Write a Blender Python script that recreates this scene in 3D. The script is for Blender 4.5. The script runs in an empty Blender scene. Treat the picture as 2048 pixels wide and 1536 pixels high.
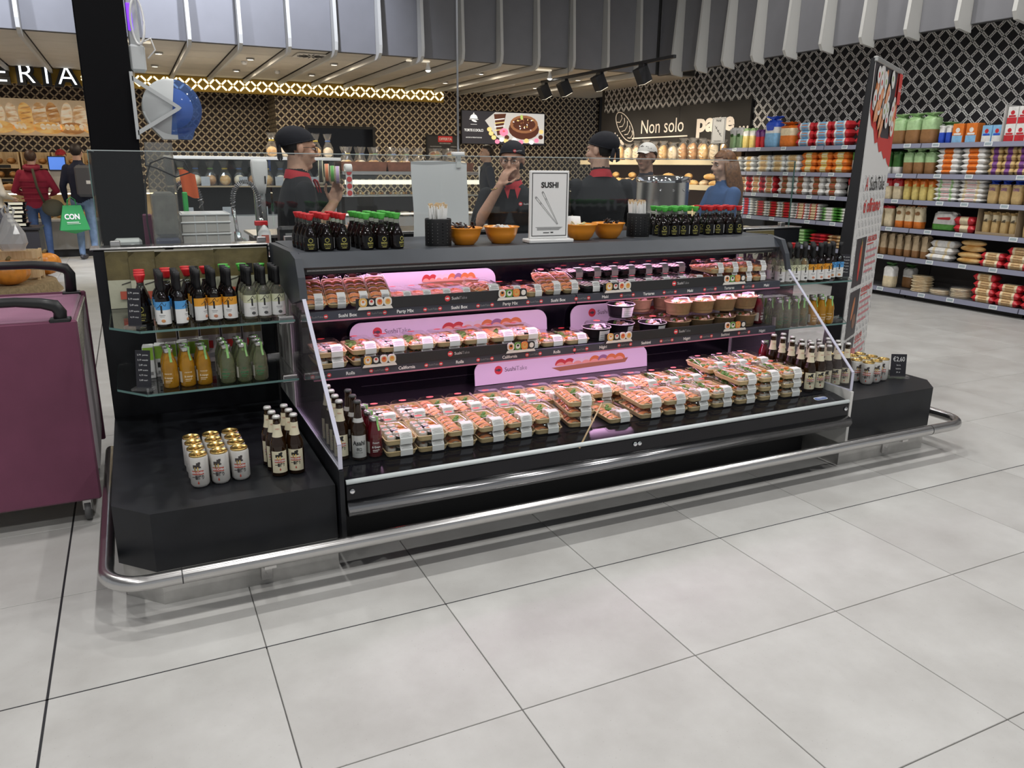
import bpy, bmesh, math, random
from mathutils import Vector, Matrix
R = math.radians
PI = math.pi
scene = bpy.context.scene
COL = scene.collection
random.seed(7)

# ------------------------------------------------------------------ camera
YAW, PITCH, ROLL, FPX = R(25.668), R(15.606), R(0.558), 1556.9
fwd = Vector((math.sin(YAW)*math.cos(PITCH), math.cos(YAW)*math.cos(PITCH), -math.sin(PITCH)))
rgt = Vector((math.cos(YAW), -math.sin(YAW), 0))
upv = rgt.cross(fwd)
cr = rgt*math.cos(ROLL) + upv*math.sin(ROLL)
cu = upv*math.cos(ROLL) - rgt*math.sin(ROLL)
cam = bpy.data.cameras.new('camera')
camo = bpy.data.objects.new('camera', cam)
COL.objects.link(camo)
mw = Matrix((cr, cu, -fwd)).transposed().to_4x4()
mw.translation = (0, 0, 1.46)
camo.matrix_world = mw
cam.sensor_width = 36
cam.lens = FPX/2048*36
cam.clip_start = 0.05
scene.camera = camo

# ------------------------------------------------------------------ world and hall lamps
wd = bpy.data.worlds.new('hall_air')
scene.world = wd
wd.use_nodes = True
wd.node_tree.nodes['Background'].inputs[0].default_value = (0.93, 0.96, 1.0, 1)
wd.node_tree.nodes['Background'].inputs[1].default_value = 0.36

def lamp(name, kind, loc, energy, color=(1, 1, 1), size=0.3, size_y=None, aim=None, spot=None):
    l = bpy.data.lights.new(name, kind)
    l.energy = energy
    l.color = color
    if kind == 'AREA':
        l.shape = 'RECTANGLE' if size_y else 'DISK'
        l.size = size
        if size_y: l.size_y = size_y
    elif kind == 'SPOT':
        l.spot_size = R(spot or 60); l.spot_blend = 0.6; l.shadow_soft_size = size
    else:
        l.shadow_soft_size = size
    o = bpy.data.objects.new(name, l)
    o.location = loc
    if aim is not None:
        o.rotation_euler = (Vector(aim)-Vector(loc)).to_track_quat('-Z', 'Y').to_euler()
    COL.objects.link(o)
    return o

# hall ceiling lamps (sales floor), on a regular grid under the 4.6 m ceiling
for gx in (-2.2, 0.5, 3.2, 5.9):
    for gy in (-1.0, 1.4, 3.8, 6.2):
        lamp('hall_lamp', 'AREA', (gx, gy, 4.5), 31, (1.0, 0.985, 0.96), 0.14)
for gx in (-2.6, -0.4, 1.8):     # cool wall-washers on the left part of the bulkhead
    lamp('hall_lamp', 'SPOT', (gx, 9.0, 4.5), 420, (0.82, 0.87, 1.0), 0.1, aim=(gx, 10.95, 3.5), spot=95)
# bakery ceiling down-lights (warm)
for gx in (-1.9, 0.56, 1.75, 2.94, 5.3, 7.1):
    for gy in (12.3, 13.9):
        lamp('bakery_lamp', 'AREA', (gx, gy, 2.872), 13, (1.0, 0.86, 0.66), 0.09)
# view
vs = scene.view_settings
vs.view_transform = 'Standard'
vs.look = 'None'
vs.gamma = 1.0
vs.use_curve_mapping = False
vs.exposure = 0.0
scene.cycles.transparent_max_bounces = 24
scene.cycles.max_bounces = 10
scene.cycles.caustics_reflective = False
scene.cycles.caustics_refractive = False

# ------------------------------------------------------------------ materials
MATS = {}
def _new(name):
    m = bpy.data.materials.new(name); m.use_nodes = True
    nt = m.node_tree
    return m, nt, nt.nodes['Principled BSDF']

def mat(name, c=(.8, .8, .8), rough=.5, metal=0., noise=0., nscale=20., bump=0., bscale=80., emit=None, estr=1., spec=None, coat=0., trans=0., sheen=0.):
    if name in MATS: return MATS[name]
    m, nt, b = _new(name)
    b.inputs['Base Color'].default_value = (*c, 1)
    b.inputs['Roughness'].default_value = rough
    b.inputs['Metallic'].default_value = metal
    if spec is not None: b.inputs['Specular IOR Level'].default_value = spec
    if coat: b.inputs['Coat Weight'].default_value = coat; b.inputs['Coat Roughness'].default_value = .05
    if trans: b.inputs['Transmission Weight'].default_value = trans
    if sheen: b.inputs['Sheen Weight'].default_value = sheen
    if emit: b.inputs['Emission Color'].default_value = (*emit, 1); b.inputs['Emission Strength'].default_value = estr
    if noise or bump:
        geo = nt.nodes.new('ShaderNodeNewGeometry')
    if noise:
        n = nt.nodes.new('ShaderNodeTexNoise'); n.inputs['Scale'].default_value = nscale; n.inputs['Detail'].default_value = 5
        nt.links.new(geo.outputs['Position'], n.inputs['Vector'])
        r = nt.nodes.new('ShaderNodeValToRGB')
        r.color_ramp.elements[0].position = .3; r.color_ramp.elements[1].position = .7
        r.color_ramp.elements[0].color = (*[max(0, x*(1-noise)) for x in c], 1)
        r.color_ramp.elements[1].color = (*[min(1, x*(1+noise)) for x in c], 1)
        nt.links.new(n.outputs['Fac'], r.inputs['Fac']); nt.links.new(r.outputs['Color'], b.inputs['Base Color'])
    if bump:
        n2 = nt.nodes.new('ShaderNodeTexNoise'); n2.inputs['Scale'].default_value = bscale; n2.inputs['Detail'].default_value = 3
        nt.links.new(geo.outputs['Position'], n2.inputs['Vector'])
        bp = nt.nodes.new('ShaderNodeBump'); bp.inputs['Strength'].default_value = bump; bp.inputs['Distance'].default_value = .01
        nt.links.new(n2.outputs['Fac'], bp.inputs['Height']); nt.links.new(bp.outputs['Normal'], b.inputs['Normal'])
    MATS[name] = m
    return m

def _math(nt, op, a, b=None, c=None):
    n = nt.nodes.new('ShaderNodeMath'); n.operation = op
    for i, x in enumerate((a, b, c)):
        if x is None: continue
        if isinstance(x, (int, float)): n.inputs[i].default_value = x
        else: nt.links.new(x, n.inputs[i])
    return n.outputs[0]

def clear(name, tint=(1, 1, 1), refl=.9, rough=.02, haze=0., hazec=(1, 1, 1), ior=1.45):
    """thin clear sheet: transparent body with Fresnel reflection, optional milky film"""
    if name in MATS: return MATS[name]
    m = bpy.data.materials.new(name); m.use_nodes = True
    nt = m.node_tree; nt.nodes.clear()
    out = nt.nodes.new('ShaderNodeOutputMaterial')
    tr = nt.nodes.new('ShaderNodeBsdfTransparent'); tr.inputs[0].default_value = (*tint, 1)
    gl = nt.nodes.new('ShaderNodeBsdfGlossy'); gl.inputs['Roughness'].default_value = rough
    gl.inputs[0].default_value = (refl, refl, refl, 1)
    fr = nt.nodes.new('ShaderNodeFresnel')
    # thin sheet: the same reflectance from either side
    ge = nt.nodes.new('ShaderNodeNewGeometry')
    nt.links.new(_math(nt, 'MULTIPLY_ADD', ge.outputs['Backfacing'], 1/ior-ior, ior), fr.inputs[0])
    body = tr
    if haze:
        df = nt.nodes.new('ShaderNodeBsdfDiffuse'); df.inputs[0].default_value = (*hazec, 1)
        mx0 = nt.nodes.new('ShaderNodeMixShader'); mx0.inputs[0].default_value = haze
        nt.links.new(tr.outputs[0], mx0.inputs[1]); nt.links.new(df.outputs[0], mx0.inputs[2]); body = mx0
    mx = nt.nodes.new('ShaderNodeMixShader')
    nt.links.new(fr.outputs[0], mx.inputs[0]); nt.links.new(body.outputs[0], mx.inputs[1]); nt.links.new(gl.outputs[0], mx.inputs[2])
    nt.links.new(mx.outputs[0], out.inputs[0])
    MATS[name] = m
    return m

def lattice_mat(name, period, w, barc, darkc, axis, hollow=0.0, emit=0.):
    """printed diagonal lattice of short bars; axis: 0 = wall runs along X, 1 = along Y"""
    if name in MATS: return MATS[name]
    m, nt, b = _new(name)
    geo = nt.nodes.new('ShaderNodeNewGeometry')
    sp = nt.nodes.new('ShaderNodeSeparateXYZ'); nt.links.new(geo.outputs['Position'], sp.inputs[0])
    u = sp.outputs[axis]; v = sp.outputs[2]
    def tri(s):
        f = _math(nt, 'FRACT', _math(nt, 'DIVIDE', s, period))
        return _math(nt, 'ABSOLUTE', _math(nt, 'SUBTRACT', f, .5))   # .5 at a line, 0 between
    a = tri(_math(nt, 'ADD', u, v)); c = tri(_math(nt, 'SUBTRACT', u, v))
    ia = _math(nt, 'GREATER_THAN', a, .5-w); ic = _math(nt, 'GREATER_THAN', c, .5-w)
    x = _math(nt, 'ABSOLUTE', _math(nt, 'SUBTRACT', ia, ic))
    dot = _math(nt, 'MULTIPLY', _math(nt, 'GREATER_THAN', a, .5-w*.45), _math(nt, 'GREATER_THAN', c, .5-w*.45))
    x = _math(nt, 'MAXIMUM', x, dot)
    if hollow:
        da = _math(nt, 'MULTIPLY', _math(nt, 'GREATER_THAN', a, .5-w*hollow), _math(nt, 'LESS_THAN', c, .5-w*1.5))
        dc = _math(nt, 'MULTIPLY', _math(nt, 'GREATER_THAN', c, .5-w*hollow), _math(nt, 'LESS_THAN', a, .5-w*1.5))
        # links of a chain inside each bar
        la = _math(nt, 'GREATER_THAN', _math(nt, 'FRACT', _math(nt, 'MULTIPLY', c, 9.)), .35)
        lc = _math(nt, 'GREATER_THAN', _math(nt, 'FRACT', _math(nt, 'MULTIPLY', a, 9.)), .35)
        hole = _math(nt, 'MAXIMUM', _math(nt, 'MULTIPLY', da, la), _math(nt, 'MULTIPLY', dc, lc))
        x = _math(nt, 'MULTIPLY', x, _math(nt, 'SUBTRACT', 1., hole))
    mx = nt.nodes.new('ShaderNodeMix'); mx.data_type = 'RGBA'
    mx.inputs['A'].default_value = (*darkc, 1); mx.inputs['B'].default_value = (*barc, 1)
    nt.links.new(x, mx.inputs['Factor']); nt.links.new(mx.outputs['Result'], b.inputs['Base Color'])
    b.inputs['Roughness'].default_value = .6
    if emit:
        b.inputs['Emission Color'].default_value = (1, .9, .6, 1)
        nt.links.new(_math(nt, 'MULTIPLY', x, emit), b.inputs['Emission Strength'])
    MATS[name] = m
    return m

def tile_mat(name):
    m, nt, b = _new(name)
    geo = nt.nodes.new('ShaderNodeNewGeometry')
    oi = nt.nodes.new('ShaderNodeObjectInfo')
    add = nt.nodes.new('ShaderNodeVectorMath'); add.operation = 'ADD'
    cmb = nt.nodes.new('ShaderNodeCombineXYZ')
    nt.links.new(_math(nt, 'MULTIPLY', oi.outputs['Random'], 40.), cmb.inputs[2])
    nt.links.new(geo.outputs['Position'], add.inputs[0]); nt.links.new(cmb.outputs[0], add.inputs[1])
    n1 = nt.nodes.new('ShaderNodeTexNoise'); n1.inputs['Scale'].default_value = 3.2; n1.inputs['Detail'].default_value = 7; n1.inputs['Roughness'].default_value = .62
    nt.links.new(add.outputs[0], n1.inputs['Vector'])
    r = nt.nodes.new('ShaderNodeValToRGB')
    r.color_ramp.elements[0].position = .3; r.color_ramp.elements[1].position = .72
    r.color_ramp.elements[0].color = (.47, .46, .44, 1); r.color_ramp.elements[1].color = (.60, .595, .575, 1)
    nt.links.new(n1.outputs['Fac'], r.inputs['Fac'])
    n2 = nt.nodes.new('ShaderNodeTexNoise'); n2.inputs['Scale'].default_value = 160; n2.inputs['Detail'].default_value = 2
    nt.links.new(geo.outputs['Position'], n2.inputs['Vector'])
    sp = nt.nodes.new('ShaderNodeValToRGB')
    sp.color_ramp.elements[0].position = .24; sp.color_ramp.elements[1].position = .31
    sp.color_ramp.elements[0].color = (.75, .74, .72, 1); sp.color_ramp.elements[1].color = (1, 1, 1, 1)
    nt.links.new(n2.outputs['Fac'], sp.inputs['Fac'])
    mul = nt.nodes.new('ShaderNodeMix'); mul.data_type = 'RGBA'; mul.blend_type = 'MULTIPLY'; mul.inputs['Factor'].default_value = 1
    nt.links.new(r.outputs[0], mul.inputs['A']); nt.links.new(sp.outputs[0], mul.inputs['B'])
    nt.links.new(mul.outputs['Result'], b.inputs['Base Color'])
    nt.links.new(_math(nt, 'MULTIPLY_ADD', n1.outputs['Fac'], .25, .28), b.inputs['Roughness'])
    b.inputs['Specular IOR Level'].default_value = .45
    MATS[name] = m
    return m

def wood_mat(name, c1, c2, scale=(3, 40, 40)):
    if name in MATS: return MATS[name]
    m, nt, b = _new(name)
    tc = nt.nodes.new('ShaderNodeTexCoord'); mp = nt.nodes.new('ShaderNodeMapping'); mp.inputs['Scale'].default_value = scale
    nt.links.new(tc.outputs['Object'], mp.inputs[0])
    n = nt.nodes.new('ShaderNodeTexNoise'); n.inputs['Scale'].default_value = 1.; n.inputs['Detail'].default_value = 6
    nt.links.new(mp.outputs[0], n.inputs['Vector'])
    r = nt.nodes.new('ShaderNodeValToRGB'); r.color_ramp.elements[0].position = .35; r.color_ramp.elements[1].position = .65
    r.color_ramp.elements[0].color = (*c1, 1); r.color_ramp.elements[1].color = (*c2, 1)
    nt.links.new(n.outputs['Fac'], r.inputs[0]); nt.links.new(r.outputs[0], b.inputs['Base Color'])
    b.inputs['Roughness'].default_value = .5
    MATS[name] = m
    return m

def streak_mat(name, c1, c2, scale, rough=.45, emit=0.):
    """two-tone baked/streaky surface in object space"""
    if name in MATS: return MATS[name]
    m, nt, b = _new(name)
    tc = nt.nodes.new('ShaderNodeTexCoord'); mp = nt.nodes.new('ShaderNodeMapping'); mp.inputs['Scale'].default_value = scale
    nt.links.new(tc.outputs['Object'], mp.inputs[0])
    n = nt.nodes.new('ShaderNodeTexNoise'); n.inputs['Scale'].default_value = 1.; n.inputs['Detail'].default_value = 4
    nt.links.new(mp.outputs[0], n.inputs['Vector'])
    r = nt.nodes.new('ShaderNodeValToRGB'); r.color_ramp.elements[0].position = .4; r.color_ramp.elements[1].position = .6
    r.color_ramp.elements[0].color = (*c1, 1); r.color_ramp.elements[1].color = (*c2, 1)
    nt.links.new(n.outputs['Fac'], r.inputs[0]); nt.links.new(r.outputs[0], b.inputs['Base Color'])
    b.inputs['Roughness'].default_value = rough
    if emit:
        nt.links.new(r.outputs[0], b.inputs['Emission Color']); b.inputs['Emission Strength'].default_value = emit
    MATS[name] = m
    return m

# ------------------------------------------------------------------ geometry helpers
def box(x0, x1, y0, y1, z0, z1):
    v = [(x0, y0, z0), (x1, y0, z0), (x1, y1, z0), (x0, y1, z0), (x0, y0, z1), (x1, y0, z1), (x1, y1, z1), (x0, y1, z1)]
    return v, [(0, 3, 2, 1), (4, 5, 6, 7), (0, 1, 5, 4), (1, 2, 6, 5), (2, 3, 7, 6), (3, 0, 4, 7)]

def cbox(x0, x1, y0, y1, z0, z1, b):
    """chamfered box"""
    v = []
    idx = {}
    for sx in (0, 1):
        for sy in (0, 1):
            for sz in (0, 1):
                X = (x0, x1)[sx]; Y = (y0, y1)[sy]; Z = (z0, z1)[sz]
                dx = b if sx == 0 else -b; dy = b if sy == 0 else -b; dz = b if sz == 0 else -b
                for k, p in enumerate(((X, Y+dy, Z+dz), (X+dx, Y, Z+dz), (X+dx, Y+dy, Z))):
                    idx[(sx, sy, sz, k)] = len(v); v.append(p)
    f = []
    I = idx
    for s in (0, 1):
        for k in range(3):
            q = []
            for a, c in ((0, 0), (1, 0), (1, 1), (0, 1)):
                key = [0, 0, 0]; key[k] = s; key[(k+1) % 3] = a; key[(k+2) % 3] = c
                q.append(I[(*key, k)])
            f.append(tuple(q if s else q[::-1]))
    for k in range(3):     # edges parallel to axis k
        k1, k2 = (k+1) % 3, (k+2) % 3
        for a in (0, 1):
            for c in (0, 1):
                def key(t, kk):
                    q = [0, 0, 0]; q[k] = t; q[k1] = a; q[k2] = c
                    return I[(*q, kk)]
                q = [key(0, k1), key(1, k1), key(1, k2), key(0, k2)]
                f.append(tuple(q if (a+c) % 2 == 1 else q[::-1]))
    for sx in (0, 1):
        for sy in (0, 1):
            for sz in (0, 1):
                q = [I[(sx, sy, sz, 0)], I[(sx, sy, sz, 1)], I[(sx, sy, sz, 2)]]
                f.append(tuple(q if (sx+sy+sz) % 2 == 1 else q[::-1]))
    return v, f

def lathe(prof, n=20, a0=0., a1=2*PI, c=(0, 0, 0), cap=True):
    full = abs(a1-a0-2*PI) < 1e-6
    v, f = [], []
    cnt = n if full else n+1
    for r, z in prof:
        for i in range(cnt):
            a = a0+(a1-a0)*i/n
            v.append((c[0]+r*math.cos(a), c[1]+r*math.sin(a), c[2]+z))
    for j in range(len(prof)-1):
        for i in range(n):
            i2 = (i+1) % cnt
            f.append((j*cnt+i, j*cnt+i2, (j+1)*cnt+i2, (j+1)*cnt+i))
    if full and cap:
        if prof[0][0] > 1e-6: f.append(tuple(range(n))[::-1])
        if prof[-1][0] > 1e-6: f.append(tuple((len(prof)-1)*cnt+i for i in range(n)))
    return v, f

def loft(rings, cap=True):
    """list of equally long closed rings"""
    n = len(rings[0]); v = [p for r in rings for p in r]; f = []
    for j in range(len(rings)-1):
        for i in range(n):
            i2 = (i+1) % n
            f.append((j*n+i, j*n+i2, (j+1)*n+i2, (j+1)*n+i))
    if cap:
        f.append(tuple(range(n))[::-1]); f.append(tuple((len(rings)-1)*n+i for i in range(n)))
    return v, f

def frame(d):
    d = Vector(d).normalized()
    a = Vector((0, 0, 1)) if abs(d.z) < .9 else Vector((1, 0, 0))
    u = d.cross(a).normalized(); w = u.cross(d).normalized()
    return u, w

def tube(pts, r, n=10, closed=False, cap=True):
    pts = [Vector(p) for p in pts]
    rs = r if isinstance(r, (list, tuple)) else [r]*len(pts)
    rings = []
    u = None
    for i, p in enumerate(pts):
        if closed: d = pts[(i+1) % len(pts)]-pts[i-1]
        else: d = pts[min(i+1, len(pts)-1)]-pts[max(i-1, 0)]
        d.normalize()
        if u is None: u, w = frame(d)
        else:
            u = (u-d*u.dot(d)).normalized(); w = u.cross(d).normalized()
        rings.append([tuple(p+(u*math.cos(2*PI*k/n)+w*math.sin(2*PI*k/n))*rs[i]) for k in range(n)])
    if closed: rings.append(rings[0]); return loft(rings, False)
    return loft(rings, cap)

def arc(c, r, a0, a1, n, ax=(1, 0, 0), ay=(0, 1, 0)):
    c = Vector(c); ax = Vector(ax); ay = Vector(ay)
    return [tuple(c+ax*(r*math.cos(a0+(a1-a0)*i/n))+ay*(r*math.sin(a0+(a1-a0)*i/n))) for i in range(n+1)]

def prism(poly, axis, lo, hi):
    """extrude a 2-D polygon along axis; poly coords are the other two axes in xyz order"""
    n = len(poly)
    def P(a, b, t):
        return (t, a, b) if axis == 0 else (a, t, b) if axis == 1 else (a, b, t)
    v = [P(a, b, lo) for a, b in poly]+[P(a, b, hi) for a, b in poly]
    f = [tuple(range(n))[::-1], tuple(range(n, 2*n))]
    for i in range(n):
        j = (i+1) % n
        f.append((i, j, n+j, n+i))
    return v, f

def rrect(w, h, r, n=5, cx=0., cy=0.):
    p = []
    for sx, sy, a in ((1, 1, 0), (-1, 1, 90), (-1, -1, 180), (1, -1, 270)):
        for k in range(n+1):
            t = R(a+90*k/n)
            p.append((cx+sx*(w/2-r)+r*math.cos(t), cy+sy*(h/2-r)+r*math.sin(t)))
    return p

def ball(c, rx, ry, rz, nu=14, nv=9):
    v = [(c[0], c[1], c[2]-rz)]; f = []
    for j in range(1, nv):
        t = -PI/2+PI*j/nv
        for i in range(nu):
            a = 2*PI*i/nu
            v.append((c[0]+rx*math.cos(t)*math.cos(a), c[1]+ry*math.cos(t)*math.sin(a), c[2]+rz*math.sin(t)))
    v.append((c[0], c[1], c[2]+rz)); L = len(v)-1
    for i in range(nu):
        f.append((0, 1+(i+1) % nu, 1+i))
        f.append((L, 1+(nv-2)*nu+i, 1+(nv-2)*nu+(i+1) % nu))
    for j in range(nv-2):
        for i in range(nu):
            a = 1+j*nu+i; b = 1+j*nu+(i+1) % nu
            f.append((a, b, b+nu, a+nu))
    return v, f

def grid(fn, nu, nv, closed_u=False):
    v = [tuple(fn(i/nu, j/nv)) for j in range(nv+1) for i in range(nu+1)]
    f = [(j*(nu+1)+i, j*(nu+1)+i+1, (j+1)*(nu+1)+i+1, (j+1)*(nu+1)+i) for j in range(nv) for i in range(nu)]
    return v, f

def xf(vf, m):
    return [tuple(m @ Vector(p)) for p in vf[0]], vf[1]

def T(x=0, y=0, z=0, rz=0, rx=0, ry=0, s=1):
    return Matrix.Translation((x, y, z)) @ Matrix.Rotation(rz, 4, 'Z') @ Matrix.Rotation(rx, 4, 'X') @ Matrix.Rotation(ry, 4, 'Y') @ Matrix.Scale(s, 4)

_tx = {}
def textgeo(s, bold=0.):
    """flat filled text, cap height about .7, centred on x, baseline 0; returns verts, faces, width"""
    k = (s, bold)
    if k in _tx: return _tx[k]
    cu_ = bpy.data.curves.new('t', 'FONT'); cu_.body = s; cu_.align_x = 'CENTER'; cu_.size = 1; cu_.resolution_u = 3
    cu_.offset = bold
    o = bpy.data.objects.new('t', cu_); COL.objects.link(o)
    dg = bpy.context.evaluated_depsgraph_get()
    me = o.evaluated_get(dg).to_mesh()
    v = [tuple(q.co) for q in me.vertices]; f = [tuple(p.vertices) for p in me.polygons]
    o.evaluated_get(dg).to_mesh_clear()
    bpy.data.objects.remove(o); bpy.data.curves.remove(cu_)
    w = (max(p[0] for p in v)-min(p[0] for p in v)) if v else 1
    _tx[k] = (v, f, w)
    return _tx[k]

class MB:
    def __init__(s): s.v = []; s.f = []; s.m = []; s.sm = []
    def add(s, vf, mi=0, smooth=False, M=None):
        v, f = vf
        if M is not None: v = [tuple(M @ Vector(p)) for p in v]
        o = len(s.v); s.v += v
        for q in f:
            s.f.append(tuple(i+o for i in q)); s.m.append(mi); s.sm.append(smooth)
        return s
    def text(s, txt, h, o, xd=(1, 0, 0), yd=(0, 0, 1), mi=0, maxw=None, bold=0., align='C', squeeze=1.):
        v, f, w = textgeo(txt, bold)
        k = h/.7; kx = k*squeeze
        if maxw and w*kx > maxw: kx = maxw/w
        o = Vector(o); xd = Vector(xd); yd = Vector(yd)
        if align == 'L': o = o+xd*(w*kx/2)
        if align == 'R': o = o-xd*(w*kx/2)
        s.add(([tuple(o+xd*(p[0]*kx)+yd*(p[1]*k)) for p in v], f), mi)
        return s
    def ctext(s, txt, h, r, z, ang, mi=0, maxw=None, bold=0.):
        """text wrapped round a vertical cylinder of radius r at the origin, centred on ang"""
        v, f, w = textgeo(txt, bold)
        k = h/.7; kx = k
        if maxw and w*kx > maxw: kx = maxw/w
        s.add(([(r*math.cos(ang+p[0]*kx/r), r*math.sin(ang+p[0]*kx/r), z+p[1]*k) for p in v], f), mi)
        return s
    def mesh(s, name, mats):
        me = bpy.data.meshes.new(name)
        me.from_pydata(s.v, [], s.f)
        for m in (mats if isinstance(mats, (list, tuple)) else [mats]): me.materials.append(m)
        me.polygons.foreach_set('material_index', s.m)
        me.polygons.foreach_set('use_smooth', s.sm)
        me.update()
        return me
    def obj(s, name, mats, parent=None, loc=None, rz=0, label=None, cat=None, group=None, kind=None):
        o = bpy.data.objects.new(name, s.mesh(name, mats)); COL.objects.link(o)
        if parent is not None: o.parent = parent
        if loc is not None: o.location = loc
        if rz: o.rotation_euler = (0, 0, rz)
        return tag(o, label, cat, group, kind)

def tag(o, label=None, cat=None, group=None, kind=None):
    if label: o['label'] = label
    if cat: o['category'] = cat
    if group: o['group'] = group
    if kind: o['kind'] = kind
    return o

def one(vf, name, m, parent=None, smooth=False, **k):
    return MB().add(vf, 0, smooth).obj(name, m, parent, **k)

def thing(name, label=None, cat=None, loc=(0, 0, 0), rz=0, group=None):
    o = bpy.data.objects.new(name, None); o.empty_display_size = .05; COL.objects.link(o)
    o.location = loc; o.rotation_euler = (0, 0, rz)
    return tag(o, label, cat, group)

def dup(root, loc=None, rz=None, label=None, group=None, parent='same', cat=None):
    c = root.copy(); COL.objects.link(c)
    if loc is not None: c.location = loc
    if rz is not None: c.rotation_euler = (0, 0, rz)
    if label: c['label'] = label
    if group: c['group'] = group
    if cat: c['category'] = cat
    for ch in root.children:
        k = ch.copy(); COL.objects.link(k); k.parent = c
        for g in ch.children:
            q = g.copy(); COL.objects.link(q); q.parent = k
    return c

class Proto:
    """places one made thing first, then copies of it"""
    def __init__(s, o): s.o = o; s.used = False
    def put(s, loc, rz=0, label=None, group=None, rot=None):
        if not s.used:
            s.used = True; o = s.o; o.location = loc; o.rotation_euler = (0, 0, rz)
            if label: o['label'] = label
            if group: o['group'] = group
        else:
            o = dup(s.o, loc, rz, label, group)
        if rot: o.rotation_euler = rot
        return o

# common materials
BLACK = mat('black_laminate', (.010, .011, .014), .42, noise=.25, nscale=9, spec=.35)
BLACKM = mat('black_matt_metal', (.014, .014, .016), .5)
GLOSSB = mat('gloss_black_plastic', (.005, .005, .008), .12, noise=.2, nscale=6, spec=.35)
GREYD = mat('dark_grey_lacquer', (.045, .051, .062), .45, noise=.12, nscale=7)
STEEL = mat('brushed_steel', (.6, .59, .58), .26, 1., noise=.03, nscale=8)
STEELD = mat('worn_steel_plate', (.5, .49, .47), .42, .55, noise=.3, nscale=6, bump=.05, bscale=30)
CHROME = mat('chrome', (.8, .8, .82), .08, 1.)
WHITE = mat('white_plastic', (.82, .82, .81), .4)
PAPER = mat('white_paper', (.84, .84, .82), .7)
INK = mat('black_ink', (.015, .015, .015), .6)
INKG = mat('grey_ink', (.3, .3, .3), .6)
RED = mat('red_plastic', (.62, .02, .025), .35)
REDP = mat('red_print', (.75, .04, .04), .5)
GREENP = mat('green_plastic', (.09, .5, .07), .4)
GOLD = mat('gold_metal', (.85, .6, .22), .25, 1.)
CREAM = mat('cream_label', (.78, .72, .52), .55)
GLASS = clear('clear_glass_pane', (.97, .985, .978), .9, .0, ior=1.4)
GLASSE = mat('green_glass_edge', (.12, .24, .22), .15)
ACRYL = clear('clear_acrylic', (.97, .97, .98), .8, .02, haze=.03)
LID = clear('clear_tray_lid', (.97, .97, .97), .9, .06, ior=1.4)
FILM = clear('clear_crinkled_film', (.95, .95, .95), 1., .12, haze=.06, ior=1.5)
# ================================================================== SETTING
def pix(p):
    q = Vector(p)-Vector((0, 0, 1.46)); d = q.dot(fwd)
    return 1024+FPX*q.dot(cr)/max(d, .01), 768-FPX*q.dot(cu)/max(d, .01), d

TILE = tile_mat('stoneware_tile')
GROUT = mat('grey_grout', (.16, .155, .15), .9)
floor = one(box(-5.2, 11, -1.6, 17.4, -.12, -.006), 'floor', mat('screed', (.2, .195, .19), .9), kind='structure')
cells = []
for i in range(-8, 15):
    for j in range(-6, 25):
        x0 = .235+.6*i; y0 = 2.25+.6*j
        x, y, d = pix((x0+.3, y0+.3, 0))
        vis = d > .3 and -150 < x < 2200 and -100 < y < 1750
        cells.append((0 if vis else 1, d if d > 0 else 99, x0, y0))
cells.sort()
def tilegeo(wx, wy): return cbox(0, wx, 0, wy, -.012, 0, .0012)
tm = {}
rest = MB()
for k, (nv, d, x0, y0) in enumerate(cells):
    # the two black movement joints are wider than the ordinary ones
    gx = .005 if abs(x0+.365) < .02 else .0016
    gy = .004 if abs(y0-2.25) < .02 else .0016
    if k < 290:
        key = (gx, gy)
        if key not in tm: tm[key] = MB().add(tilegeo(.6-gx-.0016, .6-gy-.0016)).mesh('floor_tile', TILE)
        o = bpy.data.objects.new('floor_tile', tm[key]); COL.objects.link(o); o.parent = floor
        o.location = (x0+gx, y0+gy, 0)
    else:
        rest.add(xf(tilegeo(.597, .597), T(x0+.0016, y0+.0016, 0)))
rest.obj('floor_tile_field', TILE, floor, kind='stuff')
jt = MB()
jt.add(box(-.3668, -.3598, -1.6, 17, -.006, -.001)).add(box(-5, 9.2, 2.2482, 2.2538, -.006, -.001))
jt.obj('movement_joint', mat('black_joint_seal', (.012, .012, .016), .6), floor)

# ---- walls
LATB = lattice_mat('beige_lattice_print', .142, .115, (.66, .56, .40), (.022, .011, .011), 0)
LATB2 = lattice_mat('beige_lattice_print_side', .142, .115, (.66, .56, .40), (.022, .011, .011), 1)
LATR = lattice_mat('white_chain_lattice_print', .178, .13, (.88, .87, .85), (.016, .015, .019), 1, hollow=.40)
DARKW = mat('dark_wall', (.02, .018, .018), .7)
wb = one(box(2.60, 9.55, 15.6, 15.62, 0, 3.0), 'wall_back', LATB, kind='structure')
one(box(2.60, 2.78, 15.621, 16.6, 0, 3.0), 'wall_return', LATB2, kind='structure')
one(box(-5.2, 2.6, 16.4, 16.6, 0, 3.0), 'wall_bakery', LATB, kind='structure')
one(box(8.62, 8.8, -.5, 13.85, 0, 3.9), 'wall_right', LATR, kind='structure')
one(box(8.62, 9.3, 13.851, 13.95, 0, 3.0), 'wall_corner', DARKW, kind='structure')
one(box(9.551, 12.5, 15.55, 15.62, 0, 3.0), 'door_1', DARKW, kind='structure')
one(box(9.3, 12.5, 13.95, 15.55, 2.93, 3.1), 'ceiling', DARKW, kind='structure')
one(box(-5.4, -5.2, 8, 16.6, 0, 3), 'wall_left', mat('plain_wall', (.5, .46, .4), .8), kind='structure')

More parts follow.
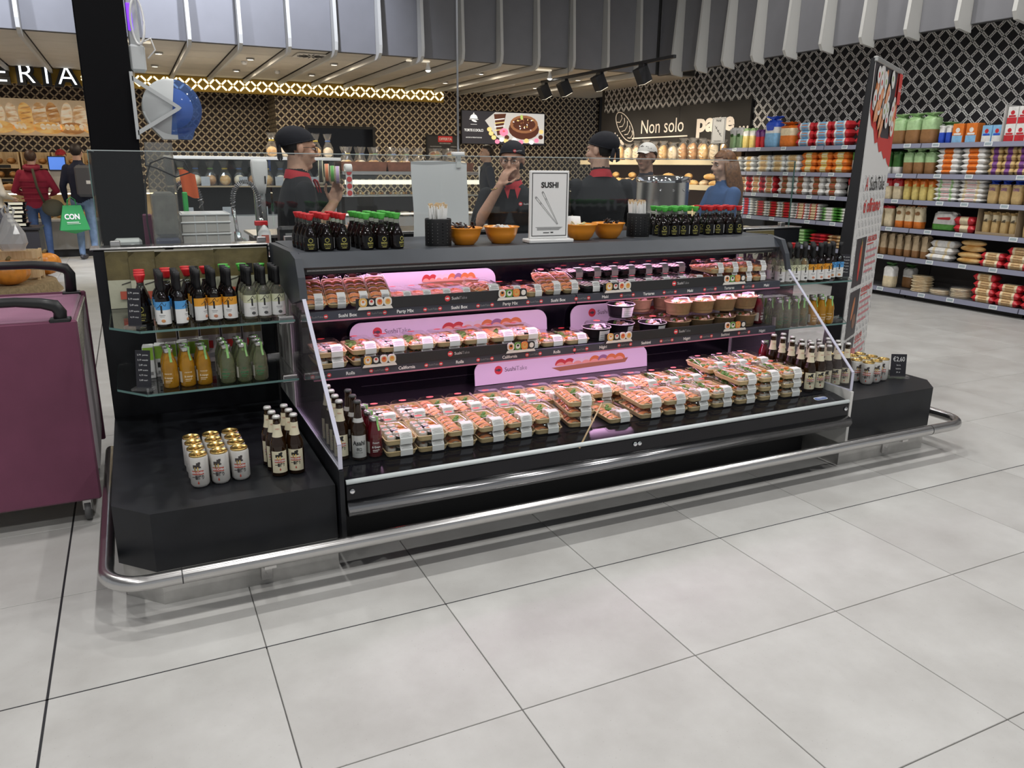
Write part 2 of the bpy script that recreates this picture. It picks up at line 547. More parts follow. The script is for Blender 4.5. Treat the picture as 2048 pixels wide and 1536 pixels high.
# ---- bakery ceiling with separate panels, bulkhead panels and fins
CEILP = mat('ceiling_panel_cream', (.62, .57, .49), .6, noise=.05, nscale=3)
ceil = one(box(-5.2, 9.3, 11.1, 16.6, 2.93, 3.1), 'ceiling', mat('ceiling_void', (.1, .09, .08), .9), kind='structure')
FX = [-4.47+.592*k for k in range(21)]       # fin positions along the front bulkhead
FX = [x for x in FX if x < 7.75]
pm = {}
for i in range(len(FX)):
    x0 = FX[i]+.03; x1 = (FX[i+1] if i+1 < len(FX) else 7.9)-.03
    for j in range(6):
        y0 = 11.12+j*.75
        key = round(x1-x0, 3)
        if key not in pm: pm[key] = MB().add(cbox(0, key, 0, .736, 0, .02, .005)).mesh('ceiling_panel', CEILP)
        o = bpy.data.objects.new('ceiling_panel', pm[key]); COL.objects.link(o); o.parent = ceil; o.location = (x0, y0, 2.905)
one(box(7.9, 9.28, 11.12, 15.58, 2.905, 2.925), 'ceiling_panel', CEILP, ceil)
hall = one(box(-9, 12, -6, 11.0, 4.75, 4.85), 'ceiling', mat('hall_ceiling', (.22, .22, .23), .8), kind='structure')

SOFF = mat('bulkhead_panel_grey', (.19, .19, .205), .55, noise=.04, nscale=4)
FIN = mat('fin_off_white', (.55, .545, .52), .45)
trim1 = one(box(-5.2, 7.9, 11.04, 11.1, 2.9, 4.75), 'trim_1', mat('bulkhead_core', (.05, .05, .05), .8), kind='structure')
finf = MB().add(prism([(11.02, 4.75), (10.94, 4.75), (10.83, 3.0), (10.85, 2.9), (10.93, 2.845), (11.02, 2.83), (15.58, 2.83), (15.58, 2.885), (11.12, 2.9), (11.02, 2.92)], 0, -.021, .021)).mesh('fin', FIN)
for i, x in enumerate(FX):
    o = bpy.data.objects.new('fin', finf); COL.objects.link(o); o.parent = trim1; o.location = (x, 0, 0)
    x1 = FX[i+1] if i+1 < len(FX) else 7.79
    one(cbox(x+.023, x1-.023, 11.0, 11.035, 2.9, 4.75, .003), 'bulkhead_panel', SOFF, trim1)
trim2 = one(box(7.84, 7.9, -1, 11.04, 2.88, 4.75), 'trim_2', mat('bulkhead_core', (.05, .05, .05), .8), kind='structure')
FY = [10.98-.585*k for k in range(19)]
finr = MB().add(prism([(7.83, 4.75), (7.75, 4.75), (7.62, 3.02), (7.61, 2.90), (7.65, 2.83), (7.83, 2.80)], 1, -.021, .021)).mesh('fin', FIN)
for i, y in enumerate(FY):
    if i: o = bpy.data.objects.new('fin', finr); COL.objects.link(o); o.parent = trim2; o.location = (0, y, 0)
    one(cbox(7.80, 7.835, y-.562, y-.023, 2.88, 4.75, .003), 'bulkhead_panel', SOFF, trim2)

# ---- ceiling fittings
BULB = mat('lit_lamp', (1, 1, 1), .4, emit=(1, .95, .85), estr=9)
DL = MB().add(lathe([(0, .02), (.055, .02), (.06, .0), (.048, -.008)], 16, cap=False), 0, True)
dlr = DL.obj('downlight', mat('silver_ring', (.5, .5, .5), .3, .6), label='small round recessed downlight in the cream panel ceiling', cat='downlight', group='recessed downlights')
one(lathe([(.046, -.004), (0, -.004)], 16), 'lens', mat('lit_lens', (1, 1, 1), .4, emit=(1, .9, .7), estr=3), dlr)
DLP = Proto(dlr)
for gx in (-1.9, .56, 1.75, 2.94, 5.3, 7.1):
    for gy in (12.3, 13.9): DLP.put((gx, gy, 2.885))
sm = MB().add(lathe([(.045, 0), (.045, -.02), (.03, -.045), (0, -.05)], 14), 0, True)
SMP = Proto(sm.obj('smoke_detector', WHITE, label='small white smoke detector on the bakery ceiling', cat='detector', group='smoke detectors'))
for p in ((-1.55, 12.4), (1.72, 12.7), (2.35, 13.7), (5.2, 12.2), (6.4, 13.4)): SMP.put((*p, 2.905))
# square swirl diffuser
v = thing('air_diffuser', 'square swirl air vent with radial slots in the cream ceiling', 'vent', (2.45, 11.55, 2.9))
one(cbox(-.22, .22, -.22, .22, -.012, .0, .004), 'plate', mat('vent_plate', (.78, .74, .66), .5), v)
for k in range(16):
    o = one(xf(box(.05, .19, -.008, .008, -.016, -.011), Matrix.Rotation(2*PI*k/16, 4, 'Z')), 'slot', BLACKM, v)
# linear spotlights at the bulkhead edge
for k, (x, y) in enumerate(((4.05, 11.3), (6.05, 11.35), (.42, 11.3))):
    t = thing('slot_light', ['bright pendant spot below the strip grille near the middle of the bulkhead', 'bright pendant spot beside the black track lights', 'dim strip grille light beside the black column'][k], 'spotlight', (x, y, 2.9))
    one(cbox(-.32, .02, -.03, .03, -.02, .0, .004), 'grille', mat('light_grille', (.9, .85, .75), .4, emit=(1, .9, .7), estr=.6), t)
    if k < 2:
        one(lathe([(.02, -.02), (.02, -.05), (.045, -.13), (.04, -.13)], 12, cap=False), 'shade', WHITE, t, True)
        one(ball((0, 0, -.12), .036, .036, .03, 10, 7), 'bulb', BULB, t, True)

# track with black spotlights, along Y
t = thing('lighting_track', 'long black lighting track hung under the bulkhead fins', 'track', (6.12, 0, 2.74))
one(cbox(-.02, .02, 8.28, 11.75, 0, .04, .004), 'rail', BLACKM, t)
for y in (8.6, 10.9): one(tube([(0, y, .04), (0, y, 2.01)], .003, 6), 'wire', BLACKM, t)
def track_spot():
    o = thing('track_spotlight', 'square black track spotlight tilted towards the bread wall', 'spotlight', group='track spotlights over the bread section')
    one(cbox(-.03, .03, -.06, .06, -.05, 0, .004), 'adapter', BLACKM, o)
    M = Matrix.Translation((0, 0, -.13)) @ Matrix.Rotation(R(-28), 4, 'Y')
    one(xf(cbox(-.075, .075, -.075, .075, -.1, .1, .006), M), 'housing', BLACKM, o)
    one(xf(cbox(-.062, .062, -.062, .062, -.104, -.1, .001), M), 'lens', mat('lit_lens', (1, 1, 1)), o)
    return o
TS = Proto(track_spot())
for y in (8.95, 10.0, 11.0, 11.65):
    TS.put((6.12, y, 2.74))
for y in (9.9, 10.9, 12.0, 13.0):
    lamp('bread_spot', 'SPOT', (6.3, y, 2.6), 150, (1.0, .87, .68), .05, aim=(8.4, y, 1.35), spot=62)
for y in (3.6, 5.0, 6.4, 7.8):
    lamp('shelf_lamp', 'AREA', (6.7, y, 4.4), 10, (1, .98, .95), .2, aim=(8.2, y, .9))

# ---- gold illuminated fascia
GOLDP = mat('ochre_fascia', (.43, .27, .03), .55, noise=.06, nscale=5)
g = thing('gold_fascia', 'long ochre fascia with a row of glowing lattice bars over the cake counter', 'fascia', (0, 15.25, 0))
one(cbox(-5.1, 5.78, 0, .1, 2.66, 2.9, .004), 'board', GOLDP, g)
LBAR = mat('lit_lattice_bar', (1, .95, .8), .4, emit=(1, .88, .58), estr=1.5)
lb = MB().add(prism(rrect(.105, .03, .013, 3), 1, -.006, .0)).mesh('light_bar', LBAR)
k = 0
x = -.42
while x < 5.72:
    for sx, sz, a in ((-.05, .048, -45), (.05, .048, 45), (-.05, -.048, 45), (.05, -.048, -45)):
        o = bpy.data.objects.new('light_bar', lb); COL.objects.link(o); o.parent = g
        o.location = (x+sx, 0, 2.78-sz*(-1)); o.rotation_euler = (0, R(a), 0)
    x += .197
# raised illuminated letters on the left end of the fascia
LETB = mat('letter_can_black', (.008, .008, .01), .4)
LETW = mat('letter_lit_white', (1, 1, 1), .4, emit=(.85, .93, 1), estr=2.2)
s = thing('illuminated_letter_sign', 'big black letters with glowing white strokes on the ochre fascia', 'sign', (0, 15.12, 0))
for ch, x in (('T', -2.05), ('E', -1.62), ('R', -1.265), ('I', -.985), ('A', -.70)):
    m_ = MB()
    v0, f0, w0 = textgeo(ch, .10)
    kx = .29/.7
    m_.add(([(p[0]*kx, 0, p[1]*kx) for p in v0], f0)).add(([(p[0]*kx, .06, p[1]*kx) for p in v0], [q[::-1] for q in f0]))
    # rim
    cnt = {}
    for q in f0:
        for a, b in zip(q, q[1:]+q[:1]): cnt[(a, b)] = 1
    edges = [(a, b) for (a, b) in cnt if (b, a) not in cnt]
    for a, b in edges:
        A, B = v0[a], v0[b]
        m_.add(([(A[0]*kx, 0, A[1]*kx), (B[0]*kx, 0, B[1]*kx), (B[0]*kx, .06, B[1]*kx), (A[0]*kx, .06, A[1]*kx)], [(3, 2, 1, 0)]))
    L = m_.obj('letter', LETB, s, loc=(x, 0, 2.66))
    MB().text(ch, .29, (0, -.004, 0), mi=0, bold=-.012).obj('lit_face', LETW, L)

# ---- backlit bread poster on the bakery wall
def crust(nm, a, b, e=0.): return streak_mat(nm, a, b, (9, 9, 22), .45, e)
CR1 = crust('crust_gold', (.62, .33, .09), (.8, .55, .24)); CR2 = crust('crust_brown', (.36, .15, .04), (.62, .33, .12))
CR3 = crust('crust_floured', (.72, .6, .42), (.5, .28, .12)); CR4 = crust('crust_pale', (.78, .63, .42), (.86, .76, .58))
PCR = [streak_mat('printed_crust_%d' % i, a, b, (5, 5, 14), .5, .33) for i, (a, b) in enumerate((((.7, .35, .08), (.85, .55, .2)), ((.4, .17, .05), (.65, .36, .13)), ((.8, .68, .5), (.55, .3, .12)), ((.85, .75, .6), (.75, .55, .32))))]
bp = thing('bread_poster', 'wide backlit photo panel of assorted loaves on the lattice wall', 'poster', (0, 16.3, 0))
one(cbox(-3.4, -.28, 0, .09, 1.9, 2.5, .004), 'panel', mat('poster_ground', (.6, .45, .28), .5, noise=.25, nscale=2, emit=(.6, .45, .28), estr=.25), bp)
rb = random.Random(3)
pr = MB()
def disc(cx, cz, rx, rz, y, a=0., n=18):
    v = [(cx+rx*math.cos(2*PI*i/n)*math.cos(a)-rz*math.sin(2*PI*i/n)*math.sin(a), y, cz+rx*math.cos(2*PI*i/n)*math.sin(a)+rz*math.sin(2*PI*i/n)*math.cos(a)) for i in range(n)]
    return v, [tuple(range(n))[::1]]
x = -3.3; i = 0
while x < -.4:
    hz = rb.uniform(.17, .23); wx = rb.uniform(.085, .115)
    pr.add(disc(x, 2.24, wx, hz, -.003-.0003*i, R(rb.uniform(-9, 9))), [2, 1, 3, 2, 0][i % 5])
    for q in range(4): pr.add(disc(x+.005, 2.1+q*.085, wx*.75, .014, -.0045-.0003*i, R(12)), [1, 2, 2, 3, 1][i % 5])
    x += .205; i += 1
x = -3.3
while x < -.4:
    wx = rb.uniform(.16, .24)
    pr.add(disc(x, 2.03, wx, .1, -.012, R(rb.uniform(-5, 5))), rb.choice((0, 0, 1)))
    for q in range(5): pr.add(disc(x-wx*.7+q*wx*.35, 2.05, wx*.17, .05, -.0125, R(20)), rb.choice((0, 3)))
    x += .36
pr.obj('print', PCR, bp)

# ---- cake screen, offer poster, dark window on the back wall
def poly(pts, y): return [(a, y, b) for a, b in pts], [tuple(range(len(pts)))]
sc_ = thing('display_screen', 'lit menu screen with chocolate cake and sweets on the lattice wall', 'screen', (6.26, 15.52, 1.9))
one(cbox(0, 1.92, 0, .07, 0, .66, .006), 'bezel', BLACKM, sc_)
def em(nm, c, s_=.9): return mat(nm, c, .5, emit=c, estr=s_)
sm_ = [em('scr_dark', (.025, .024, .03)), em('scr_white', (.9, .9, .88)), em('scr_choc', (.09, .03, .018)), em('scr_brown', (.3, .13, .06)), em('scr_pink', (.85, .25, .4)), em('scr_yellow', (.85, .65, .25)), em('scr_red', (.75, .12, .14)), em('scr_plate', (.55, .53, .5)), em('scr_green', (.45, .6, .15))]
q = MB()
q.add(box(.01, 1.91, -.003, -.002, .01, .65), 0)
q.add(poly([(.52, .62-.15), (.78, .16), (1.0, .04), (1.9, .04), (1.9, .64), (.75, .64)], -.0035), 7)
q.add(poly([(.52, .05), (.95, .05), (.7, .2)], -.0036), 0)
q.add(disc(1.42, .32, .36, .21, -.0045), 2).add(disc(1.42, .42, .33, .18, -.005), 3).add(disc(1.42, .42, .27, .13, -.0052), 2)
for k in range(26): q.add(disc(1.42+rb.uniform(-.28, .28), .42+rb.uniform(-.12, .12), .018, .011, -.0055, rb.uniform(0, 3)), rb.choice((5, 1, 3)))
q.add(disc(1.36, .56, .03, .05, -.0056), 8)
q.add(poly([(.72, .6), (1.0, .62), (.9, .2), (.8, .18)], -.0046), 2)
for k in range(4): q.add(poly([(.74, .5-k*.07), (.97, .53-k*.07), (.96, .51-k*.07), (.74, .48-k*.07)], -.0048), 5 if k % 2 else 1)
q.add(disc(.95, .25, .1, .08, -.0055), 4).add(disc(.95, .27, .03, .02, -.0057), 6)
for k, (x, z, c) in enumerate(((.62, .3, 5), (.66, .22, 5), (.72, .14, 5), (.8, .06, 4), (.9, .1, 1), (1.0, .08, 5), (1.1, .06, 2), (1.2, .1, 1), (1.35, .06, 4), (1.48, .09, 5), (1.6, .06, 1), (1.72, .1, 4), (1.83, .28, 5), (1.82, .17, 2), (1.02, .15, 2))):
    q.add(disc(x, z, .055, .045, -.0058), c)
# cloche on a hand, words
q.add(([(.27+.085*math.cos(PI*i/12), -.0035, .5+.085*math.sin(PI*i/12)) for i in range(13)], [tuple(range(13))]), 1)
q.add(disc(.27, .6, .012, .016, -.0035), 1).add(box(.17, .37, -.004, -.0035, .48, .49), 1).add(disc(.28, .455, .06, .018, -.0036, R(-15)), 1).add(box(.2, .34, -.004, -.0035, .385, .392), 1)
q.text('TORTE E DOLCI', .048, (.27, -.0045, .25), mi=1, maxw=.42, bold=.02)
q.text('ANCHE SU PRENOTAZIONE', .022, (.27, -.0045, .12), mi=1, maxw=.36)
q.obj('picture', sm_, sc_)

po = thing('offer_poster', 'black offer poster with a red heading below the lattice wall', 'poster', (5.5, 15.53, 1.58))
one(cbox(0, .74, 0, .05, 0, .48, .006), 'frame', BLACKM, po)
q = MB().add(box(.03, .71, -.003, -.002, .03, .45), 0).add(box(.25, .56, -.005, -.004, .345, .46), 1)
q.text('OFFERTA', .05, (.405, -.006, .38), mi=2, maxw=.28, bold=.02).text('SOLO SU PRENOTAZIONE', .02, (.4, -.005, .31), mi=2, maxw=.24)
q.text('DALLA NOSTRA PASTICCERIA', .017, (.2, -.005, .25), mi=2, maxw=.24).text('1 PORZIONE', .017, (.58, -.005, .25), mi=2, maxw=.15)
for x in (.19, .54): q.add(disc(x, .1, .15, .07, -.004), 3).add(disc(x-.02, .11, .09, .04, -.005), 4).add(disc(x+.03, .12, .05, .05, -.0055), 5)
q.obj('picture', [mat('poster_dark', (.03, .028, .03), .5), REDP, PAPER, mat('poster_plate', (.4, .38, .33), .5), mat('poster_meat', (.35, .12, .06), .5), mat('poster_bread', (.5, .3, .13), .5)], po)
w1 = one(box(3.12, 4.46, 15.57, 15.6, 1.2, 2.18), 'window_1', BLACKM, kind='structure')
one(box(3.17, 4.41, 15.562, 15.57, 1.25, 2.13), 'window_pane', mat('dark_glass', (.004, .004, .006), .05), w1)
# ================================================================== BREAD WALL (right)
nsp = thing('bread_wall_sign', 'long black sign board with a white ear-of-wheat bread emblem and words', 'sign', (8.56, 0, 0))
one(cbox(0, .05, 9.62, 11.35, 1.72, 2.475, .004), 'board', mat('sign_black', (.012, .011, .011), .55), nsp)
one(cbox(0, .05, 11.355, 13.82, 1.72, 2.475, .004), 'board', mat('sign_black'), nsp)
SIGNW = mat('sign_cream', (.86, .78, .70), .5)
YD = (0, -1, 0)
m_ = MB(); m_.text('Non solo', .235, (-.004, 11.85, 2.06), YD, (0, 0, 1), 0, maxw=1.5); m_.obj('lettering', SIGNW, nsp)
m_ = MB(); m_.text('pane', .27, (-.006, 10.42, 2.05), YD, (0, 0, 1), 0, maxw=1.15, bold=.045, squeeze=1.25); m_.obj('lettering', SIGNW, nsp)
m_ = MB(); m_.text('...', .27, (-.006, 9.74, 2.05), YD, (0, 0, 1), 0); m_.obj('lettering', SIGNW, nsp)
one(box(-.006, -.002, 11.1, 12.75, 1.975, 1.995), 'underline', SIGNW, nsp)
em_ = MB()
# loaf outline with slashes, wheat ear at its foot
cx, cz, ca = 13.0, 2.2, R(-38)
def ll(a, b): return (-.008, cx-(a*math.cos(ca)-b*math.sin(ca)), cz+(a*math.sin(ca)+b*math.cos(ca)))
em_.add(tube([ll(.38*math.cos(t), .17*math.sin(t)) for t in [2*PI*i/30 for i in range(30)]], .009, 5, closed=True))
for k in range(5):
    a = -.24+k*.12
    em_.add(tube([ll(a-.03, -.13+.02*abs(k-2)), ll(a+.05, -.04), ll(a+.06, .06), ll(a+.0, .13-.02*abs(k-2))], .008, 5))
for k in range(5):
    o_ = ll(-.3-.03*k, -.1+.02*k)
    em_.add(xf(ball((0, 0, 0), .006, .03, .07, 8, 5), Matrix.Translation((-.008, 13.35-.07*k, 2.05-.035*k)) @ Matrix.Rotation(R(30+20*k), 4, 'X')))
em_.obj('emblem', SIGNW, nsp)

# slim PANE card on a black post at the end of the bread rack
ps = thing('hanging_aisle_card', 'grey card with a drawn baguette on a thin post by the bread rack', 'card', (7.92, 9.55, 0))
one(cbox(-.005, .005, -.15, .15, 1.82, 2.18, .002), 'card', mat('grey_card', (.42, .43, .44), .6), ps)
q = MB().text('PANE', .034, (-.008, 0, 2.12), YD, (0, 0, 1), 0)
for a in (.128, .120):
    q.add(tube([(-.008, s1*.132, 2.0+s2*.165) for s1, s2 in ((-1, -1), (1, -1), (1, 1), (-1, 1))], .002, 4, closed=True))
q.add(tube([(-.008, .1*math.cos(t)*.7-.045*math.sin(t)*-.7, 1.99+.1*math.cos(t)*.7+.045*math.sin(t)*.7) for t in [2*PI*i/20 for i in range(20)]], .003, 4, closed=True))
for k in (-1, 0, 1): q.add(tube([(-.008, .045*k-.02, 1.995+.045*k+.01), (-.008, .045*k+.015, 1.985+.045*k)], .003, 4))
q.add(box(-.008, -.0075, -.09, .09, 1.855, 1.858)).add(box(-.008, -.0075, -.07, .07, 1.846, 1.849))
q.obj('drawing', INK, ps)
one(tube([(.02, -.02, 0), (.02, -.02, 2.2)], .012, 8), 'post', BLACKM, ps)
one(cbox(-.1, .1, -.12, .08, 0, .012, .003), 'foot', BLACKM, ps)

# ---- product builders (front = -Y, width along X)
def mark(m, txt, h, o, w, hh, mi=0):
    if txt == '#':      # unreadable printed panel
        return m.add(prism([(o[0]+a, o[2]+b) for a, b in rrect(w, hh, hh*.45, 3, 0, hh*.4)], 1, o[1]-.001, o[1]), mi)
    return m.text(txt, h, o, mi=mi, maxw=w, bold=.03)

def pack(name, w, d, h, cols, txt=None, tc=None, band=None, label=None, cat='pack', group=None):
    """pillow pack lying down: cols = (film, end colour, printed patch)"""
    nu, nv = 10, 10
    def fn(sgn):
        def g_(u, v_):
            a = 2*u-1; b = 2*v_-1
            t = (1-abs(a)**9)**.5*(1-abs(b)**7)**.5
            return (a*w/2, b*d/2, h/2+sgn*h/2*t)
        return g_
    m = MB()
    ends = {0, 1, nu-2, nu-1}
    for sgn in (1, -1):
        v_, f_ = grid(fn(sgn), nu, nv)
        if sgn < 0: f_ = [q[::-1] for q in f_]
        o = len(m.v); m.v += v_
        for k, q in enumerate(f_):
            i, j = k % nu, k // nu
            mi = 1 if i in ends and not (band and i in (1, nu-2)) else 0
            if mi == 0 and j in (0, 1) and 3 <= i <= 6 and len(cols) > 2: mi = 2
            m.f.append(tuple(x+o for x in q)); m.m.append(mi); m.sm.append(True)
    o = m.obj(name, [cols[0], cols[1], cols[2] if len(cols) > 2 else cols[0]], label=label, cat=cat, group=group)
    if txt:
        mark(MB(), txt, h*.3, (0, -d/2*.93, h*.36), w*.4, h*.42).obj('print', tc or REDP, o)
    return o

def bag(name, w, d, h, cols, zones=(.0, .45, .8), txt=None, tc=None, label=None, cat='bag', group=None, tied=True, tz=.55):
    """upright bread bag: cols = (lower, upper, neck)"""
    prof = [(0, .86), (.03, .97), (.2, 1.02), (.45, 1.0), (.64, 1.0), (.74, .98), (.81, .84), (.85, .52), (.875, .34), (.93, .62), (1., .92)] if tied else [(0, .9), (.03, .98), (.3, 1.02), (.6, 1.), (.85, .96), (.95, .84), (1., .55)]
    rings = []
    rr = random.Random(hash(name) % 97)
    for z, s in prof:
        base = rrect(w*s*(1 if s > .5 else .9), d*(s if s > .5 else s*.9), min(w, d)*.28*s, 3)
        jit = (.022 if z > .8 else .004)
        rings.append([(x+rr.uniform(-jit, jit), y+rr.uniform(-jit, jit), z*h*(1+(rr.uniform(-.05, .0) if z > .95 else 0))) for x, y in base])
    v_, f_ = loft(rings)
    m = MB(); o = len(m.v); m.v += v_
    n = len(rings[0])
    for k, q in enumerate(f_):
        j = k // n
        z = prof[min(j, len(prof)-2)][0] if k < n*(len(prof)-1) else (0 if k == n*(len(prof)-1) else 1)
        mi = 0 if z < zones[1] else 1 if z < zones[2] else 2
        m.f.append(q); m.m.append(mi); m.sm.append(z < .7)
    ob = m.obj(name, list(cols), label=label, cat=cat, group=group)
    if txt: mark(MB(), txt, h*.12, (0, -d/2*1.03-.002, h*tz), w*.6, h*.16).obj('print', tc or INK, ob)
    return ob

def carton(name, w, d, h, cols, txt=None, tc=None, label=None, cat='box', group=None):
    m = MB().add(cbox(-w/2, w/2, -d/2, d/2, 0, h, .003), 0)
    o = m.obj(name, [cols[0]], label=label, cat=cat, group=group)
    q = MB().add(box(-w*.47, w*.47, -d/2-.0012, -d/2-.0002, h*.03, h*.38), 0)
    q.add(([(w*.2*math.cos(2*PI*i/14), -d/2-.0015, h*.66+w*.2*math.sin(2*PI*i/14)) for i in range(14)], [tuple(range(14))]), 1)
    if txt: mark(q, txt, h*.12, (0, -d/2-.002, h*.42), w*.7, h*.1, 2)
    q.obj('print', [cols[1], cols[2] if len(cols) > 2 else cols[1], tc or INK], o)
    return o

def c_(nm, c, r_=.35): return mat('film_'+nm, c, r_, noise=.12, nscale=30)
fw, fr_, fo, fg, fb, ft, fc, fbr, flg = c_('white', (.8, .79, .76)), c_('red', (.58, .03, .04)), c_('orange', (.75, .2, .03)), c_('green', (.1, .33, .06)), c_('blue', (.03, .09, .55)), c_('tan', (.6, .42, .19)), c_('cream', (.78, .66, .44)), c_('brown', (.3, .15, .06)), c_('pale_green', (.42, .62, .32))
fy, fp, flb, fdg, frd, fk = c_('yellow', (.75, .6, .2)), c_('purple', (.2, .06, .25)), c_('light_blue', (.25, .5, .75)), c_('dark_green', (.04, .13, .03)), c_('dark_red', (.3, .02, .03)), c_('kraft', (.5, .38, .24))
crb = mat('bread_crumb', (.66, .45, .22), .6, noise=.2, nscale=40)

# ---- shelving modules
SHB = mat('shelf_grey_blue', (.26, .27, .36), .45); SHT = mat('shelf_board_dark', (.12, .12, .13), .6); TAGW = mat('price_tag_white', (.75, .78, .8), .5); TAGS = mat('price_tag_screen', (.35, .42, .46), .4)
SZ = [1.75, 1.42, 1.13, .81, .48, .10]
mods = [(9.64, 9.07), (9.06, 7.67), (7.66, 6.27), (6.26, 4.87), (4.86, 3.46)]
rs = random.Random(11)
ordinal = ['beside the bread rack', 'holding the piadina stacks', 'behind the roll-up banner', 'holding the tan sliced loaf bags', 'at the open end of the bread wall']
for k, (y1, y0) in enumerate(mods):
    u = thing('shelving_unit', 'dark shelving bay with grey-blue price rails ' + ordinal[k], 'shelving', (8.09, (y0+y1)/2, 0))
    hw = (y1-y0)/2-.002
    one(cbox(.45, .5, -hw, hw, .0, 1.95, .003), 'back_panel', mat('shelf_back', (.05, .045, .045), .7), u)
    one(cbox(.08, .45, -hw, hw, 0, .07, .003), 'kick_plate', BLACKM, u)
    for z in SZ:
        sh = one(cbox(.01, .45, -hw, hw, z-.03, z, .003), 'shelf', SHT, u)
        rl = prism([(-.012, z+.004), (-.02, z-.045), (.01, z-.05), (.012, z+.004)], 1, -hw, hw)
        one(rl, 'price_rail', SHB, sh)
        n = 3 if hw > .5 else 1
        for i in range(n):
            yy = -hw+(2*hw)*(i+.5)/n+rs.uniform(-.1, .1)
            q = MB().add(xf(cbox(-.006, .0, -.045, .045, -.02, .026, .002), T(-.017, yy, z-.022, ry=R(9))), 0)
            q.add(xf(box(-.0075, -.006, -.034, .034, -.008, .018), T(-.017, yy, z-.022, ry=R(9))), 1)
            q.obj('price_tag', [TAGW, TAGS], sh)

def rowp(proto, z, ya, yb, n, layers=1, lh=.1, x=8.2, jig=.01, rot=4, rows=1, rd=.2, lab=None):
    """n across from ya (far) to yb (near), stacked"""
    P = Proto(proto)
    vs_ = proto.data.vertices
    lh = max(v.co.z for v in vs_)+.0008
    w_ = max(v.co.x for v in vs_)-min(v.co.x for v in vs_)
    step = abs(ya-yb)/n
    proto.scale.x = min(1., (step-2*jig*.4-.004)/w_)
    for l in range(layers):
        for i in range(n):
            for r_ in range(rows):
                y = ya+(yb-ya)*(i+.5)/n
                P.put((x+rs.uniform(-jig, jig)*.6+r_*rd, y+rs.uniform(-jig, jig)*.4, z+.001+l*lh), R(-90)+R(rs.uniform(-rot, rot))*.25)
    return P
FR = -.0
ON = ['top', 'second', 'third', 'fourth', 'fifth', 'lowest']
# top shelf
rowp(bag('crispbread_bag', .125, .1, .3, (flg, fw, fw), txt='#', tc=fdg, tied=False, label='pale striped breadstick bag at the bread-rack end of the top shelf', group='striped breadstick bags'), 1.75, 9.58, 9.31, 2)
rowp(bag('breadstick_bag', .125, .1, .28, (fy, fw, flg), tied=False, label='white and yellow breadstick bag on the top shelf', group='yellow breadstick bags'), 1.75, 9.3, 9.04, 2)
rowp(bag('cracker_bag', .1, .1, .25, (fr_, fp, fp), tied=False, label='purple snack bag beside the big blue tied bag', group='purple snack bags'), 1.75, 9.03, 8.84, 2)
bag('bread_roll_bag', .24, .16, .42, (flb, fw, fb), zones=(0, .45, .6), txt='#', tc=fb, label='large blue and white bread bag tied with blue film on the top shelf', cat='bag').location = (8.2, 8.7, 1.751)
bpy.data.objects['bread_roll_bag'].rotation_euler = (0, 0, R(-90))
bag('bun_bag', .24, .18, .33, (fo, fc, fo), zones=(0, .35, .7), label='clear bag of buns tied with orange film on the top shelf', cat='bag').location = (8.2, 8.4, 1.751)
bpy.data.objects['bun_bag'].rotation_euler = (0, 0, R(-90))
rowp(pack('sliced_loaf_pack', .29, .16, .1, (fw, fr_, flb), '#', fo, label='white sliced loaf pack with dark red ends stacked on the top shelf', group='white and red loaf packs'), 1.75, 8.22, 7.34, 3, 3, .095)
rowp(pack('sliced_loaf_pack', .29, .16, .1, (fw, fr_, flb), '#', fo, label='white sliced loaf pack with red ends half hidden by the banner', group='loaf packs behind the banner'), 1.75, 7.3, 6.9, 1, 3, .095)
rowp(bag('rustic_bread_bag', .21, .17, .34, (fbr, flg, flg), zones=(0, .38, .7), label='brown loaf in a pale green tied bag on the top shelf', group='green tied bread bags on the top shelf'), 1.75, 6.74, 6.16, 3)
bas = bag('bread_basket_bag', .3, .22, .24, (fbr, flg, flg), zones=(0, .3, .7), label='low brown basket in loose pale green film on the top shelf', cat='basket'); bas.scale.x = .6; bas.location = (8.42, 6.2, 1.751); bas.rotation_euler = (0, 0, R(-90))
rowp(bag('rusk_bag', .1, .09, .19, (fb, fw, fw), tied=False, label='small blue and white rusk bag beside the orange boxes', group='small rusk bags'), 1.75, 6.14, 5.98, 2)
rowp(carton('orange_box', .125, .12, .2, (fo, flb, fw), '#', fw, label='orange crispbread box on the top shelf', group='orange crispbread boxes'), 1.75, 5.97, 5.66, 2)
rowp(carton('blue_box', .11, .1, .17, (flb, fw, fr_), '#', fb, label='light blue cracker box on the top shelf', group='light blue cracker boxes'), 1.75, 5.63, 5.4, 2)
rowp(carton('red_box', .105, .1, .17, (fw, fr_, fr_), '#', fr_, label='white and red toast box in the stack on the top shelf', group='white and red toast boxes'), 1.75, 5.39, 4.92, 4, 2, .171)
tr_ = thing('shelf_divider', 'pale upright shelf divider beside the red toast boxes', 'divider', (8.13, 5.4, 1.751)); one(cbox(0, .3, -.008, .008, .0, .36, .003), 'panel', mat('divider_grey', (.5, .49, .47), .5), tr_)
